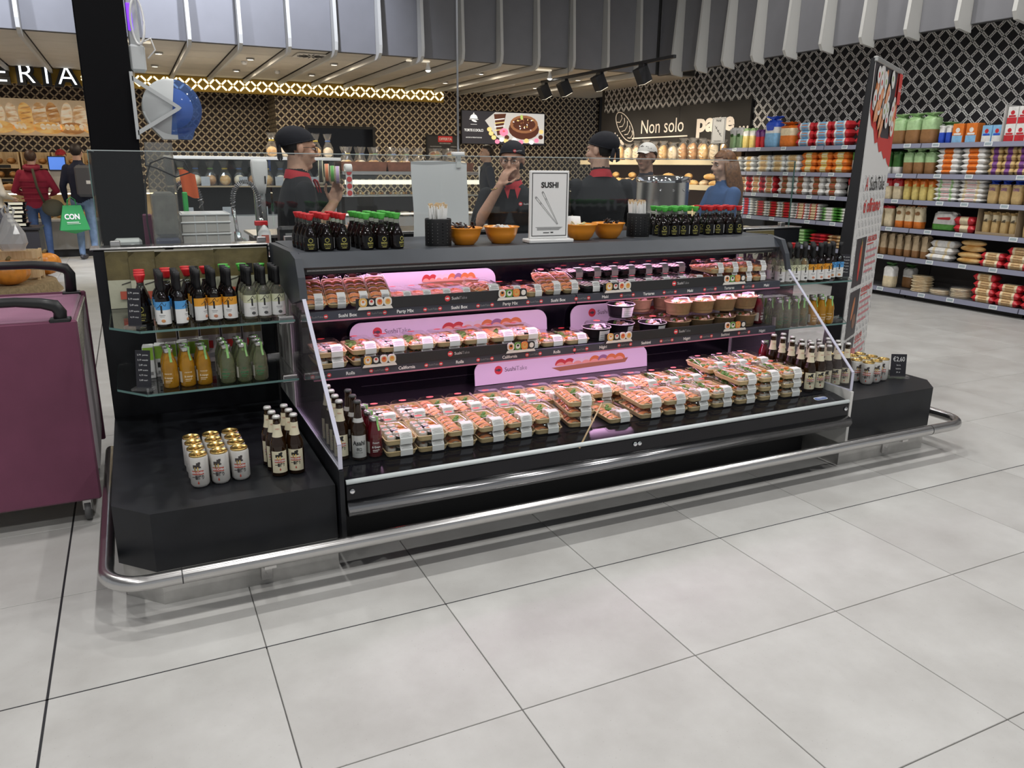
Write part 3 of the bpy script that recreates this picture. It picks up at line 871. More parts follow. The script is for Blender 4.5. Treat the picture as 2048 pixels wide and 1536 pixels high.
# second shelf
rowp(pack('flatbread_pack', .2, .16, .07, (fw, fw, ft), label='white flatbread pack stacked on the second shelf near the bread rack', group='white flatbread packs'), 1.42, 9.5, 8.95, 2, 3, .066)
rowp(pack('roll_pack', .26, .16, .075, (fc, fw, crb), label='clear pack of pale rolls stacked on the second shelf', group='clear roll packs'), 1.42, 8.93, 8.1, 3, 3, .07)
rowp(pack('brioche_pack', .27, .17, .085, (fo, fo, fy), '#', fw, label='orange brioche pack stacked on the second shelf', group='orange brioche packs'), 1.42, 8.08, 7.3, 3, 3, .08)
rowp(bag('toast_bag', .12, .1, .26, (fw, fg, fg), tied=False, zones=(0, .4, .8), label='bright green and white bread bag beside the banner on the second shelf', group='bright green bags beside the banner'), 1.42, 7.28, 7.02, 2)
rowp(bag('toast_bag', .12, .1, .26, (fw, fdg, fdg), tied=False, zones=(0, .3, .8), label='dark green bread bag just past the banner on the second shelf', group='dark green bags past the banner'), 1.42, 6.95, 6.56, 3)
rowp(bag('wholemeal_bag', .135, .11, .285, (fbr, flg, flg), zones=(0, .42, .75), label='brown sliced bread in a pale green topped bag on the second shelf', group='green topped sliced bread bags'), 1.42, 6.55, 6.12, 3)
rowp(pack('piadina_pack', .26, .17, .055, (fw, fw, fo), label='white flat pack with orange print in the near stack on the second shelf', group='white flat packs with orange print'), 1.42, 6.09, 5.5, 2, 5, .05, x=8.19)
rowp(pack('small_loaf_pack', .13, .15, .07, (ft, ft, fp), label='small tan loaf pack stacked on the second shelf', group='small tan loaf packs'), 1.42, 5.49, 4.92, 4, 4, .066)
# third shelf
rowp(pack('hotdog_bun_pack', .25, .17, .08, (fw, fr_, ft), '#', fr_, label='white and red bun pack behind the island glass on the third shelf', group='white and red bun packs'), 1.13, 9.3, 8.5, 3, 3, .075)
rowp(pack('burger_bun_pack', .24, .17, .085, (fw, fw, fbr), '#', fr_, label='white bun pack with red lettering stacked on the third shelf', group='white bun packs'), 1.13, 8.48, 7.36, 4, 3, .08)
rowp(bag('red_bread_bag', .13, .1, .24, (fw, fr_, fr_), tied=False, label='red and white bread bag at the banner on the third shelf', group='red bags at the banner'), 1.13, 7.3, 7.0, 2)
rowp(bag('milk_bread_bag', .12, .1, .25, (fc, fr_, fr_), txt='#', tc=fw, tz=.6, tied=False, label='red milk bread bag beside the orange bags on the third shelf', group='red milk bread bags'), 1.13, 6.78, 6.5, 2)
rowp(bag('grain_bread_bag', .12, .1, .25, (fy, fo, fo), txt='#', tc=fy, tz=.6, tied=False, label='orange grain bread bag on the third shelf', group='orange grain bread bags'), 1.13, 6.49, 6.07, 4)
rowp(pack('sandwich_pack', .27, .17, .05, (flg, fw, fw), '#', fr_, label='pale green sandwich bread pack in the five-high stack', group='pale green sandwich packs'), 1.13, 6.06, 5.78, 1, 5, .049)
rowp(pack('sandwich_pack', .28, .17, .05, (fc, fw, fw), '#', fr_, label='cream sandwich bread pack in the five-high stack', group='cream sandwich packs'), 1.13, 5.77, 5.48, 1, 5, .049)
rowp(bag('tin_loaf_bag', .13, .11, .245, (ft, ft, fb), zones=(0, .4, .78), txt='CARRE', tc=fp, label='tan sliced loaf bag with blue tied top on the third shelf', group='blue topped tan loaf bags'), 1.13, 5.47, 4.82, 5)
# fourth shelf
rowp(pack('piadina_stack_pack', .24, .18, .035, (flb, fw, fr_), label='thin light blue piadina pack in the stack behind the island glass', group='light blue piadina packs'), .81, 9.2, 8.9, 1, 7, .033)
rowp(pack('wrap_pack', .25, .18, .035, (fbr, fw, fr_), label='thin brown and red wrap pack in the stacks behind the island glass', group='brown and red wrap packs'), .81, 8.88, 8.12, 3, 6, .033)
rowp(pack('wrap_pack', .25, .18, .035, (fr_, fw, fc), label='thin red and white wrap pack in the stack beside the green wraps', group='red and white wrap packs'), .81, 8.1, 7.66, 2, 6, .033)
rowp(pack('wrap_pack', .25, .18, .035, (flg, fg, fw), label='thin green wrap pack on the fourth shelf beside the banner', group='thin green wrap packs'), .81, 7.64, 7.1, 2, 5, .033)
rowp(bag('flour_bread_bag', .12, .1, .25, (fc, fc, fr_), tied=False, label='cream bread bag half hidden by the banner on the fourth shelf', group='cream bags by the banner'), .81, 6.85, 6.57, 2)
rowp(bag('pumpkin_bread_bag', .125, .11, .26, (fo, fc, fo), zones=(0, .3, .86), tied=False, txt='#', tc=fbr, tz=.6, label='cream bread bag printed with orange pumpkin slices on the fourth shelf', group='pumpkin print bread bags'), .81, 6.55, 6.17, 3)
o = bag('piadina_bag', .27, .1, .21, (fg, fw, fw), zones=(0, .15, .8), tied=False, txt='#', tc=fr_, label='large flat white and green piadina bag leaning on the fourth shelf', cat='bag'); o.location = (8.25, 5.95, .814); o.rotation_euler = (R(-6), 0, R(-90))
rowp(pack('sausage_roll_pack', .24, .12, .085, (fr_, fr_, fc), label='red cylindrical pack beside the printed display case', group='red roll packs'), .81, 5.78, 5.53, 1, 2, .08)
bxk = thing('display_case_box', 'open kraft carton holding tan sliced loaf bags on the fourth shelf', 'carton', (8.215, 5.28, .811))
q = MB()
for b_ in (box(-.1, .1, -.215, -.211, 0, .27), box(-.1, .1, .211, .215, 0, .27), box(.096, .1, -.211, .211, 0, .3), box(-.1, -.096, -.211, .211, 0, .03), box(-.1, .1, -.211, .211, 0, .003)): q.add(b_)
q.obj('carton', mat('kraft_board', (.36, .27, .17), .8), bxk)
rowp(bag('tin_loaf_bag', .098, .11, .24, (ft, fc, ft), tied=False, txt='CARRE', tc=INK, label='tan sliced loaf bag in the open kraft carton', group='loaf bags in the kraft carton'), .814, 5.48, 5.09, 4, jig=.001, rot=0, x=8.215)
rowp(bag('tin_loaf_bag', .11, .11, .24, (ft, fc, ft), tied=False, txt='CARRE', tc=INK, label='tan sliced loaf bag outside the kraft carton on the fourth shelf', group='loaf bags outside the carton'), .81, 5.04, 4.7, 3)
# fifth shelf
rowp(pack('wrap_pack', .25, .2, .04, (fg, fdg, flg), label='flat dark green pack on the fifth shelf', group='flat dark green packs'), .48, 8.5, 7.8, 3, 5, .036)
rowp(pack('wrap_pack', .25, .2, .04, (fr_, fr_, frd), label='flat bright red pack on the fifth shelf', group='flat bright red packs'), .48, 7.78, 7.5, 1, 4, .036)
rowp(pack('wrap_pack', .25, .2, .04, (fk, ft, fbr), label='flat brown pack on the fifth shelf', group='flat brown packs'), .48, 7.48, 7.0, 2, 4, .036)
rowp(bag('paper_loaf_bag', .1, .1, .27, (fbr, fk, fk), zones=(0, .3, .85), tied=False, label='tall kraft paper loaf bag with dark emblem on the fifth shelf', group='kraft paper loaf bags'), .48, 6.82, 6.05, 7)
P_ = Proto(pack('pale_roll_pack', .3, .15, .075, (fc, fw, fw), label='pack of long pale half-baked rolls stacked on the fifth shelf', group='pale half-baked roll packs', cat='pack'))
for i, (y, l) in enumerate(((5.9, 0), (5.88, 1), (5.86, 2))): P_.put((8.2, y, .481+l*.0765), R(-90))
def baguettes(name, label, group):
    o = thing(name, label, 'rolls', group=group)
    for k in range(2):
        m = MB().add(xf(ball((0, 0, 0), .15, .05, .035, 14, 8), T(0, 0, .035+.06*k)), 0, True)
        m.obj('roll', CR1, o)
    return o
P_ = Proto(baguettes('golden_roll_pair', 'pair of golden baked long rolls on the fifth shelf', 'golden baked rolls'))
P_.put((8.2, 5.56, .481), R(-90)); P_.put((8.2, 5.54, .6125), R(-92))
rk = lambda l, gname: pack('rusk_pack', .25, .12, .075, (fc, fr_, crb), '#', fbr, label=l, group=gname)
P_ = Proto(rk('cream rusk pack with red twisted ends on the fifth shelf', 'rusk packs on the fifth shelf'))
for y, l in ((5.28, 0), (5.27, 1.0), (5.01, 0), (5.0, 1), (4.99, 2), (4.72, 0), (4.72, 1)): P_.put((8.18, y, .481+l*.0765), R(-90))
# lowest shelf
o = bag('sliced_bread_bag', .14, .12, .3, (fc, fw, fdg), zones=(0, .3, .82), label='white sliced bread bag with dark green tie on the lowest shelf', cat='bag'); o.location = (8.17, 6.5, .101); o.rotation_euler = (0, 0, R(-90))
o = bag('sliced_bread_bag', .14, .12, .28, (fbr, fw, fdg), zones=(0, .3, .82), label='second sliced bread bag with green tie behind the flatbread stack', cat='bag'); o.location = (8.36, 6.38, .101); o.rotation_euler = (0, 0, R(-90))
FBM = MB().add(lathe([(0, 0), (.1, 0), (.115, .006), (.11, .013), (0, .016)], 16), 0, True).mesh('flatbread', crust('flatbread_crust', (.72, .55, .33), (.8, .7, .5)))
for k, (y, n, x) in enumerate(((6.12, 11, 8.25), (5.87, 3, 8.25), (5.62, 6, 8.25))):
    t = thing('flatbread_pack', ['tall stack of pale round flatbreads beside the white bread bag', 'low flatbread pack in clear film beside the tall stack', 'middle film pack of round flatbreads on the lowest shelf', 'flatbread film pack pushed back beside the rusk stack'][k], 'flatbread', (x, y, .101))
    for l in range(n):
        o = bpy.data.objects.new('flatbread', FBM); COL.objects.link(o); o.parent = t; o.location = (rs.uniform(-.008, .008), rs.uniform(-.01, .01), l*.0165)
    if k: one(lathe([(.125, .001), (.13, n*.016), (.11, n*.0165+.02), (.0, n*.0165+.025)], 14, cap=False), 'film_wrap', FILM, t, True)
P_ = Proto(rk('cream rusk pack with red ends in the stack on the lowest shelf', 'rusk packs on the lowest shelf'))
for y, n in ((5.30, 4), (5.03, 3), (4.76, 3)):
    for l in range(n): P_.put((8.17, y+rs.uniform(-.01, .01), .101+l*.0765), R(-90))

# ---- bread rack below the sign
WOODB = wood_mat('rack_wood', (.33, .2, .1), (.5, .34, .19))
br = thing('bread_rack', 'long wooden bread rack with cream price ledges under the black sign', 'rack', (8.1, 11.72, 0))
one(cbox(.4, .46, -2.04, 2.04, 0, 1.75, .004), 'back_panel', mat('rack_back', (.1, .06, .035), .7), br)
for k, z in enumerate((1.56, 1.18, .78, .4)):
    b_ = one(cbox(-.02, .4, -2.04, 2.04, z-.03, z, .004), 'tier', WOODB, br)
    one(cbox(-.05, -.02, -2.04, 2.04, z-.05, z+.03, .004), 'price_ledge', mat('ledge_cream', (.62, .52, .36), .5), b_)
one(cbox(0, .4, -2.04, 2.04, 0, .35, .004), 'base', BLACKM, br)
def bagged(nm, crm, h, w, lab, grp):
    o = one(xf(ball((0, 0, 0), w, .06, h/2, 12, 8), T(0, 0, h/2)), nm, crm, None, True, label=lab, cat='bread', group=grp)
    q = MB()
    for k in range(3): q.add(xf(ball((0, 0, 0), w*.55, .006, .012, 8, 5), T(0, -.058, h*(.3+.2*k), ry=R(20))), 0, True)
    q.obj('slash', CR4, o)
    rr = random.Random(int(h*1000))
    rings = []
    for z, s in ((0, 1.05), (.3, 1.15), (.7, 1.1), (.95, .8), (1.05, .45), (1.12, .55), (1.25, .95)):
        rings.append([((w*s+.006)*math.cos(2*PI*i/10)*rr.uniform(.92, 1.08), (.064*s)*math.sin(2*PI*i/10)*rr.uniform(.9, 1.1), z*h+rr.uniform(-.01, .01)*(z > 1)) for i in range(10)])
    MB().add(loft(rings, False)).obj('clear_bag', FILM, o)
    return o
PA = [Proto(bagged('bagged_loaf', CR1, .27, .1, 'golden loaf in an open clear bag on the top tier of the bread rack', 'golden bagged loaves')), Proto(bagged('bagged_loaf', CR2, .29, .085, 'dark crusted loaf in a clear bag on the top tier of the bread rack', 'dark bagged loaves')), Proto(bagged('bagged_loaf', CR4, .25, .105, 'pale loaf in a clear bag on the top tier of the bread rack', 'pale bagged loaves'))]
for i in range(15):
    y = 13.55-.262*i
    PA[(i*7//3) % 3].put((8.155, y, 1.562), R(-90+rs.uniform(-4, 4)))
    PA[(i*5//2+1) % 3].put((8.36, y+.06, 1.562), R(-90+rs.uniform(-4, 4)))
def roll(nm, l, m_, lab, grp):
    o = one(xf(ball((0, 0, 0), l, .055, .05, 14, 8), T(0, 0, .05)), nm, m_, None, True, label=lab, cat='bread', group=grp)
    q = MB()
    for k in (-1, 0, 1): q.add(xf(ball((0, 0, 0), .012, .04, .008, 8, 5), T(k*l*.45, 0, .096-.012*abs(k), rz=R(35))), 0, True)
    q.obj('slash', CR4, o)
    return o
PB = [Proto(roll('bread_roll', .13, CR1, 'golden long roll on the second tier of the bread rack', 'golden rolls on the second tier')), Proto(roll('bread_roll', .1, CR3, 'floured roll on the second tier of the bread rack', 'floured rolls on the second tier'))]
for i in range(15):
    PB[i % 2].put((8.15, 13.6-.27*i, 1.182), R(-90+rs.uniform(-12, 12)))
    PB[(i+1) % 2].put((8.32, 13.52-.27*i, 1.182), R(-90+rs.uniform(-12, 12)))
    if i % 2: PB[0].put((8.235, 13.55-.27*i, 1.283), R(-90+rs.uniform(-20, 20)))
PC = Proto(roll('baguette', .2, CR1, 'short golden baguette on the third tier of the bread rack', 'baguettes on the third tier'))
for i in range(9):
    PC.put((8.16, 13.5-.42*i, .782), R(-90+rs.uniform(-5, 5))); PC.put((8.33, 13.4-.42*i, .782), R(-90+rs.uniform(-5, 5)))
# ================================================================== THE SUSHI ISLAND
XL, XR = .575, 3.115
WPANEL = mat('white_laminate', (.7, .69, .66), .5, noise=.06, nscale=5)
# ---- side display stands: chamfered plinth, steel kick, black back panel, glass shelves
def stand(left):
    if left: t = thing('display_stand', 'black side stand with two glass shelves beside the magenta cart', 'stand')
    else: t = thing('display_stand', 'black side stand with two glass shelves in front of the roll-up banner', 'stand')
    if left: pl = [(-.054, 2.64), (.56, 2.64), (.56, 3.80), (-.17, 3.80), (-.17, 2.765)]
    else: pl = [(3.13, 2.64), (3.77, 2.64), (3.885, 2.765), (3.885, 3.80), (3.13, 3.80)]
    o = one(prism(pl, 2, .13, .342), 'plinth', BLACK, t)
    kk = [(x+(.012 if x < 1.8 and x < .3 else -.012 if x > 3.3 else 0), y+(.008 if y < 3 else 0)) for x, y in pl]
    one(prism(kk, 2, 0, .13), 'kick_plate', STEELD, t)
    x0, x1 = (-.17, .56) if left else (3.13, 3.885)
    one(cbox(x0, x1, 3.81, 3.86, 0, 1.095, .003), 'back_panel', BLACK, t)
    e = .02
    for z in (.845, .595):
        if left: sp = [(-.02, 3.215), (.56, 3.235), (.56, 3.80), (-.126, 3.80), (-.126, 3.345)]
        else: sp = [(3.13, 3.235), (3.72, 3.215), (3.83, 3.345), (3.83, 3.80), (3.13, 3.80)]
        s = one(prism(sp, 2, z-.008, z), 'glass_shelf', GLASS, t)
        # polished green edge on the free sides
        q = MB()
        ed = [(sp[4], sp[0]), (sp[0], sp[1]), (sp[3], sp[4])] if left else [(sp[0], sp[1]), (sp[1], sp[2]), (sp[2], sp[3])]
        for a, b in ed:
            d = Vector((b[0]-a[0], b[1]-a[1], 0)).normalized(); nn = Vector((d.y, -d.x, 0))*.0015
            q.add(([(a[0]+nn.x, a[1]+nn.y, z-.0085), (b[0]+nn.x, b[1]+nn.y, z-.0085), (b[0]+nn.x, b[1]+nn.y, z+.0005), (a[0]+nn.x, a[1]+nn.y, z+.0005)], [(0, 1, 2, 3)]))
        q.obj('polished_edge', GLASSE, s)
        bx = .529 if left else 3.161
        for yy in (3.27, 3.7): one(cbox(bx-.03, bx+.03, yy-.018, yy+.018, z-.02, z+.012, .003), 'clamp', STEEL, s)
    return t
stand(True); stand(False)

# ---- refrigerated case
case = thing('refrigerated_display_case', 'long open refrigerated sushi case with dark grey canopy and pink shelf lights', 'display case')
X0, X1 = .592, 3.098
one(cbox(X0, X1, 2.86, 3.78, 0, .24, .005), 'base', mat('base_black', (.008, .008, .009), .6), case)
# front fascia and lip
one(prism([(2.60, .285), (2.60, .345), (2.62, .362), (2.70, .377), (2.7195, .377), (2.7195, .25), (2.66, .25)], 0, X0, X1), 'front_fascia', GLOSSB, case)
one(tube([(X0, 2.604, .358), (X1, 2.604, .358)], .0095, 10), 'white_strip', mat('strip_white', (.72, .78, .78), .35), case, True)
one(prism([(2.60, .225), (2.575, .235), (2.565, .255), (2.572, .278), (2.60, .288), (2.66, .285), (2.66, .228)], 0, X0, X1), 'bumper', mat('bumper_steel', (.33, .33, .34), .22, 1.), case, True)
for x in (X0+.02, 1.835, 1.858, X1-.02):
    one(xf(lathe([(.011, 0), (.011, .004), (.006, .008), (0, .008)], 12), Matrix.Translation((x, 2.599, .322)) @ Matrix.Rotation(R(90), 4, 'X')), 'bolt', CHROME, case, True)
for a, b in ((X0+.003, 1.843), (1.849, X1-.003)):
    gp = one(prism([(2.612, .335), (2.618, .335), (2.690, .475), (2.684, .475)], 0, a, b), 'front_glass', clear('low_screen_glass', (.96, .97, .97), .8, .02, ior=1.35), case)
# thermometer on the base
q = MB().add(cbox(.80, .92, 2.845, 2.86, .165, .20, .003), 0).add(cbox(.80, .817, 2.838, 2.846, .163, .203, .002), 1).add(cbox(.875, .92, 2.838, 2.846, .165, .203, .002), 1).add(cbox(.885, .91, 2.835, 2.839, .175, .195, .001), 0)
q.text('00.4', .018, (.848, 2.842, .175), mi=2, maxw=.045, bold=.03)
q.obj('thermometer', [GLOSSB, mat('device_grey', (.5, .5, .48), .5), mat('led_red', (1, .05, .05), .5, emit=(1, .05, .04), estr=3)], case)
# maker badge
q = MB().add(prism(rrect(.082, .03, .014, 4, 0, 0), 2, 0, .0015), 0).add(prism(rrect(.074, .022, .01, 4, 0, 0), 2, .0015, .002), 1)
q.text('TASSELLI', .012, (0, -.004, .0025), (1, 0, 0), (0, 1, 0), 0, maxw=.06, bold=.03)
bd = q.obj('maker_badge', [WHITE, mat('badge_blue', (.03, .12, .5), .4)], case); bd.location = (2.97, 2.662, .3712); bd.rotation_euler = (R(10.6), 0, 0)
# deck, back, shelves
one(prism([(2.72, .36), (2.72, .378), (3.50, .405), (3.50, .36)], 0, X0, X1), 'deck', mat('deck_black', (.012, .012, .014), .3), case)
one(box(X0, X1, 3.50, 3.54, .36, 1.09), 'back_panel', mat('back_gloss_black', (.004, .0035, .006), .16, noise=.4, nscale=3, spec=.3), case)
for z in (.45, .50, .55):      # louvre lines in the rear panel
    one(box(X0+.3, X1-.3, 3.497, 3.5, z, z+.003), 'louvre', BLACKM, case)
RAILM = mat('rail_print_ground', (.05, .055, .075), .4); RAILP = mat('rail_pink_edge', (.55, .2, .3), .4); STRIPM = mat('ad_strip_black', (.02, .02, .021), .45)
LOGOR = mat('logo_red', (.72, .05, .06), .5); WTXT = mat('print_white', (.82, .82, .82), .5); GTXT = mat('print_grey', (.3, .3, .31), .5)
def fish_logo(m, c, r, y, mr, mw):
    """red disc with a white fish, in an XZ plane"""
    m.add(([(c[0]+r*math.cos(2*PI*i/20), y, c[1]+r*math.sin(2*PI*i/20)) for i in range(20)], [tuple(range(20))]), mr)
    m.add(([(c[0]+r*.1+r*.5*math.cos(2*PI*i/12), y-.0004, c[1]+r*.33*math.sin(2*PI*i/12)) for i in range(12)], [tuple(range(12))]), mw)
    m.add(([(c[0]-r*.3, y-.0004, c[1]), (c[0]-r*.7, y-.0004, c[1]-r*.35), (c[0]-r*.7, y-.0004, c[1]+r*.35)], [(0, 1, 2)]), mw)
def sushi_logo(m, x, z, y, r, mr=1, mw=2, mg=3, k=1.):
    fish_logo(m, (x, z), r, y, mr, mw)
    _, _, w1_ = textgeo('Sushi'); _, _, w2_ = textgeo('Take')
    h = r*1.0*k; s_ = h/.7
    m.text('Sushi', h, (x+r*1.6, y, z-h*.5), mi=mw, align='L'); m.text('Take', h, (x+r*1.6+w1_*s_+h*.12, y, z-h*.5), mi=mg, align='L')
FOODP = [mat('fp_orange', (.75, .25, .06), .5), mat('fp_white', (.8, .78, .72), .5), mat('fp_black', (.02, .02, .02), .5), mat('fp_red', (.6, .06, .05), .5), mat('fp_gold', (.72, .45, .12), .5), mat('fp_green', (.12, .3, .05), .5)]
def food_cut(x, z, y, kind, parent):
    """cut-out of four sushi on a white platter at the end of an ad strip"""
    m = MB().add(prism([(x-.075, z), (x+.075, z), (x+.068, z+.012), (x-.068, z+.012)], 1, y-.004, y), 1)
    for k in range(4):
        cx_ = x-.052+.035*k
        a, b, c2 = ((4, 1, 0), (2, 1, 3), (1, 0, 3), (1, 4, 0))[k] if kind == 0 else ((1, 0, 2), (5, 1, 2), (0, 4, 0), (2, 1, 1))[k]
        m.add(prism([(cx_+p, z+.030+q_) for p, q_ in rrect(.034, .036, .012, 3)], 1, y-.005, y-.001), a)
        m.add(prism([(cx_+p, z+.030+q_) for p, q_ in rrect(.022, .024, .01, 3)], 1, y-.006, y-.004), b)
        m.add(prism([(cx_+p, z+.034+q_) for p, q_ in rrect(.011, .010, .004, 3)], 1, y-.007, y-.005), c2)
    m.obj('sushi_cutout', FOODP, parent)
def case_shelf(z, words, logos, foods, ads):
    """glass-fronted shelf with printed price rails (two lengths) and ad strips"""
    sh = one(cbox(X0, X1, 3.155, 3.50, z-.02, z, .003), 'shelf', mat('shelf_black', (.015, .015, .017), .35), case)
    for (a, b, ws) in words:
        q = MB().add(prism([(3.135, z-.038), (3.155, z-.038), (3.155, z+.002), (3.135, z+.002)], 0, a, b), 0)
        q.add(box(a, b, 3.1335, 3.135, z-.038, z-.032), 1)
        step = (b-a)/len(ws)
        for k, w_ in enumerate(ws):
            xc = a+step*(k+.62)
            q.text(w_, .0135, (xc, 3.1338, z-.023), mi=2, maxw=step*.42, bold=.03)
            xl = xc-step*.5
            for dx in (-.034, .034):
                fish_logo(q, (xl+dx, z-.0165), .0088, 3.1338, 3, 2)
            q.text('SushiTake', .0085, (xl, 3.1338, z-.0205), mi=4, maxw=.046)
        q.obj('price_rail', [RAILM, RAILP, WTXT, LOGOR, GTXT], sh)
    for a, b, lx in ads:
        q = MB().add(cbox(a, b, 3.128, 3.1325, z+.002, z+.048, .001), 0)
        sushi_logo(q, lx, z+.026, 3.1272, .0125)
        q.obj('ad_strip', [STRIPM, LOGOR, WTXT, GTXT], sh)
    for x, kd in foods: food_cut(x, z+.002, 3.1265, kd, sh)
    one(tube([(X0+.05, 3.185, z-.027), (X1-.05, 3.185, z-.027)], .006, 8), 'light_tube', mat('pink_tube', (1, .8, .95), .4, emit=(1, .55, .9), estr=2.5), sh)
    return sh
M1 = 1.836
case_shelf(.883, [(X0+.01, M1-.003, ['Sushi Box', 'Party Mix', 'Sushi Box', 'Party Mix', 'Sushi Box']), (M1+.003, X1-.004, ['Maki', 'Tartares', 'Maki', 'Tartares', 'Maki'])],
           None, [(.87, 0), (1.50, 1), (2.06, 0), (2.77, 1)], [(.79, 1.55, 1.19), (1.98, 2.83, 2.39)])
case_shelf(.637, [(X0+.01, M1-.003, ['Rolls', 'California', 'Rolls', 'California', 'Rolls']), (M1+.003, X1-.004, ['Nigiri', 'Sashimi', 'Nigiri', 'Sashimi', 'Nigiri'])],
           None, [(.88, 0), (1.545, 1), (2.08, 0), (2.80, 1)], [(.80, 1.6, 1.20), (2.0, 2.87, 2.42)])
# canopy
one(prism([(3.168, 1.062), (3.225, 1.115), (3.80, 1.115), (3.80, 1.092), (3.24, 1.092), (3.19, 1.052)], 0, X0-.001, X1+.001), 'canopy', GREYD, case)
one(prism([(3.20, 1.03), (3.195, 1.052), (3.24, 1.09), (3.36, 1.09), (3.36, 1.035)], 0, X0+.002, X1-.002), 'lamp_housing', BLACKM, case)
one(box(X0+.02, X1-.02, 3.192, 3.2, 1.043, 1.05), 'perforated_strip', mat('perforated_steel', (.3, .29, .28), .4, 1., noise=.6, nscale=600), case)
one(tube([(X0+.05, 3.385, 1.06), (X1-.05, 3.385, 1.06)], .009, 8), 'light_tube', mat('pink_tube'), case)
# side panels: solid head, acrylic below, solid foot
for xa, xb, nm in ((.562, .591, 'l'), (3.099, 3.128, 'r')):
    hd = [(3.80, 1.108), (3.27, 1.118), (3.165, 1.10), (3.125, 1.03), (3.10, .945), (3.30, .90), (3.80, .98)]
    if nm == 'l': one(prism(hd, 0, xa, xb), 'side_head', GREYD, case)
    else: one(prism([(3.80, 1.108), (3.27, 1.118), (3.165, 1.10), (3.125, 1.03), (3.10, .945), (3.115, .945), (3.14, 1.02), (3.185, 1.075), (3.27, 1.09), (3.80, 1.09)], 0, xa, xb), 'side_head', GREYD, case)
    one(prism([(2.60, .13), (2.60, .405), (2.635, .41), (3.80, .41), (3.80, .13)], 0, xa+.006, xb-.006), 'side_foot', BLACK if nm == 'l' else WPANEL, case)
    one(prism([(3.42, .41), (3.42, .93), (3.80, .98), (3.80, .41)] if nm == 'l' else [(3.50, .41), (3.50, 1.085), (3.80, 1.085), (3.80, .41)], 0, xa+.008, xb-.008), 'side_rear', WPANEL, case)
    xm = (xa+xb)/2
    ap = one(prism([(2.615, .41), (2.615, .50), (3.105, .945), (3.30, .90), (3.42, .93), (3.42, .41)] if nm == 'l' else [(2.615, .41), (2.615, .50), (3.12, .95), (3.15, 1.02), (3.19, 1.07), (3.5, 1.085), (3.5, .41)], 0, xm-.004, xm+.004), 'acrylic_side', ACRYL, case)
    EDG = mat('acrylic_edge', (.62, .62, .74), .15)
    q = MB()
    for (a, b) in (((2.613, .41), (2.613, .50)), ((2.613, .50), (3.103, .946))):
        d = Vector((b[0]-a[0], b[1]-a[1])).normalized()
        q.add(prism([(a[0]-.0, a[1]), (b[0], b[1]), (b[0]-d.y*.004, b[1]+d.x*.004), (a[0]-d.y*.004, a[1]+d.x*.004)], 0, xm-.0075, xm+.0075))
    q.obj('polished_edge', EDG, ap)
    one(box(xm-.006, xm+.006, 2.614, 3.42, .406, .412), 'acrylic_seat', EDG, ap)
# pink case lamps (the tubes' own light)
PINK = (1.0, .56, .93)
for (y, z, e) in ((3.375, 1.05, 3.2), (3.2, .852, 5.5), (3.2, .606, 5.5)):
    lamp('case_lamp', 'AREA', (1.845, y, z-.004), e, PINK, 2.35, .03, aim=(1.845, y+(.05), z-1))

# ---- printed sushi boards standing on the shelves
BOARDW = mat('board_white', (.82, .78, .82), .45)
def board(label, x0, x1, z0, z1, y, logo, dark=False):
    w = x1-x0; h = z1-z0
    t = thing('sushi_board', label, 'sign', (x0, y, z0)); t.rotation_euler = (R(-6), 0, 0)
    r = .055 if h > .12 else .05
    pts = [(0, 0), (w, 0)]+[(w-r+r*math.cos(R(90*i/8)), h-r+r*math.sin(R(90*i/8))) for i in range(9)]+[(r+r*math.cos(R(90+90*i/8)), h-r+r*math.sin(R(90+90*i/8))) for i in range(9)]
    one(prism(pts, 1, 0, .004), 'plate', BOARDW, t)
    q = MB()
    if logo: sushi_logo(q, logo[0], logo[1], -.001, .022, 0, 1, 2, 1.0)
    # wooden boat with a row of nigiri and rolls
    bx = w*.42; bw = w*.46; bz = h*.42
    q.add(poly([(bx, bz), (bx+bw, bz+.012), (bx+bw-.02, bz-.012), (bx+.05, bz-.022)], -.0012), 3)
    n = 8
    for k in range(n):
        cx_ = bx+.03+(bw-.06)*(k+.5)/n
        col = (4, 4, 5, 5, 6, 7, 6, 6)[k]
        ww = bw/n*.6
        pts2 = [(cx_+ww*math.cos(PI*i/10), bz+.01+.032*math.sin(PI*i/10)) for i in range(11)]
        q.add(poly(pts2, -.0014-.0001*k), col)
        pts2 = [(cx_+ww*.75*math.cos(PI*i/10)-.004, bz+.006+.018*math.sin(PI*i/10)) for i in range(11)]
        q.add(poly(pts2, -.0024), 8)
    q.obj('print', [LOGOR, WTXT if dark else mat('print_dark', (.08, .07, .08), .5), GTXT, mat('fp_wood', (.4, .2, .09), .5), FOODP[3], FOODP[1], FOODP[0], mat('fp_purple', (.35, .2, .3), .5), mat('fp_salmon', (.85, .45, .3), .5)], t)
    return t
board('pink lit board with a sushi boat on the top shelf of the case', .88, 1.57, .885, .985, 3.46, None)
board('long pink lit sushi board behind the rolls on the middle shelf', .84, 1.86, .639, .762, 3.46, (.13, .075))
board('pink lit sushi board behind the poke bowls on the middle shelf', 2.0, 2.98, .639, .768, 3.46, (.13, .085))
board('large pink lit sushi board standing on the bottom deck', 1.45, 2.48, .405, .522, 3.44, (.13, .068))

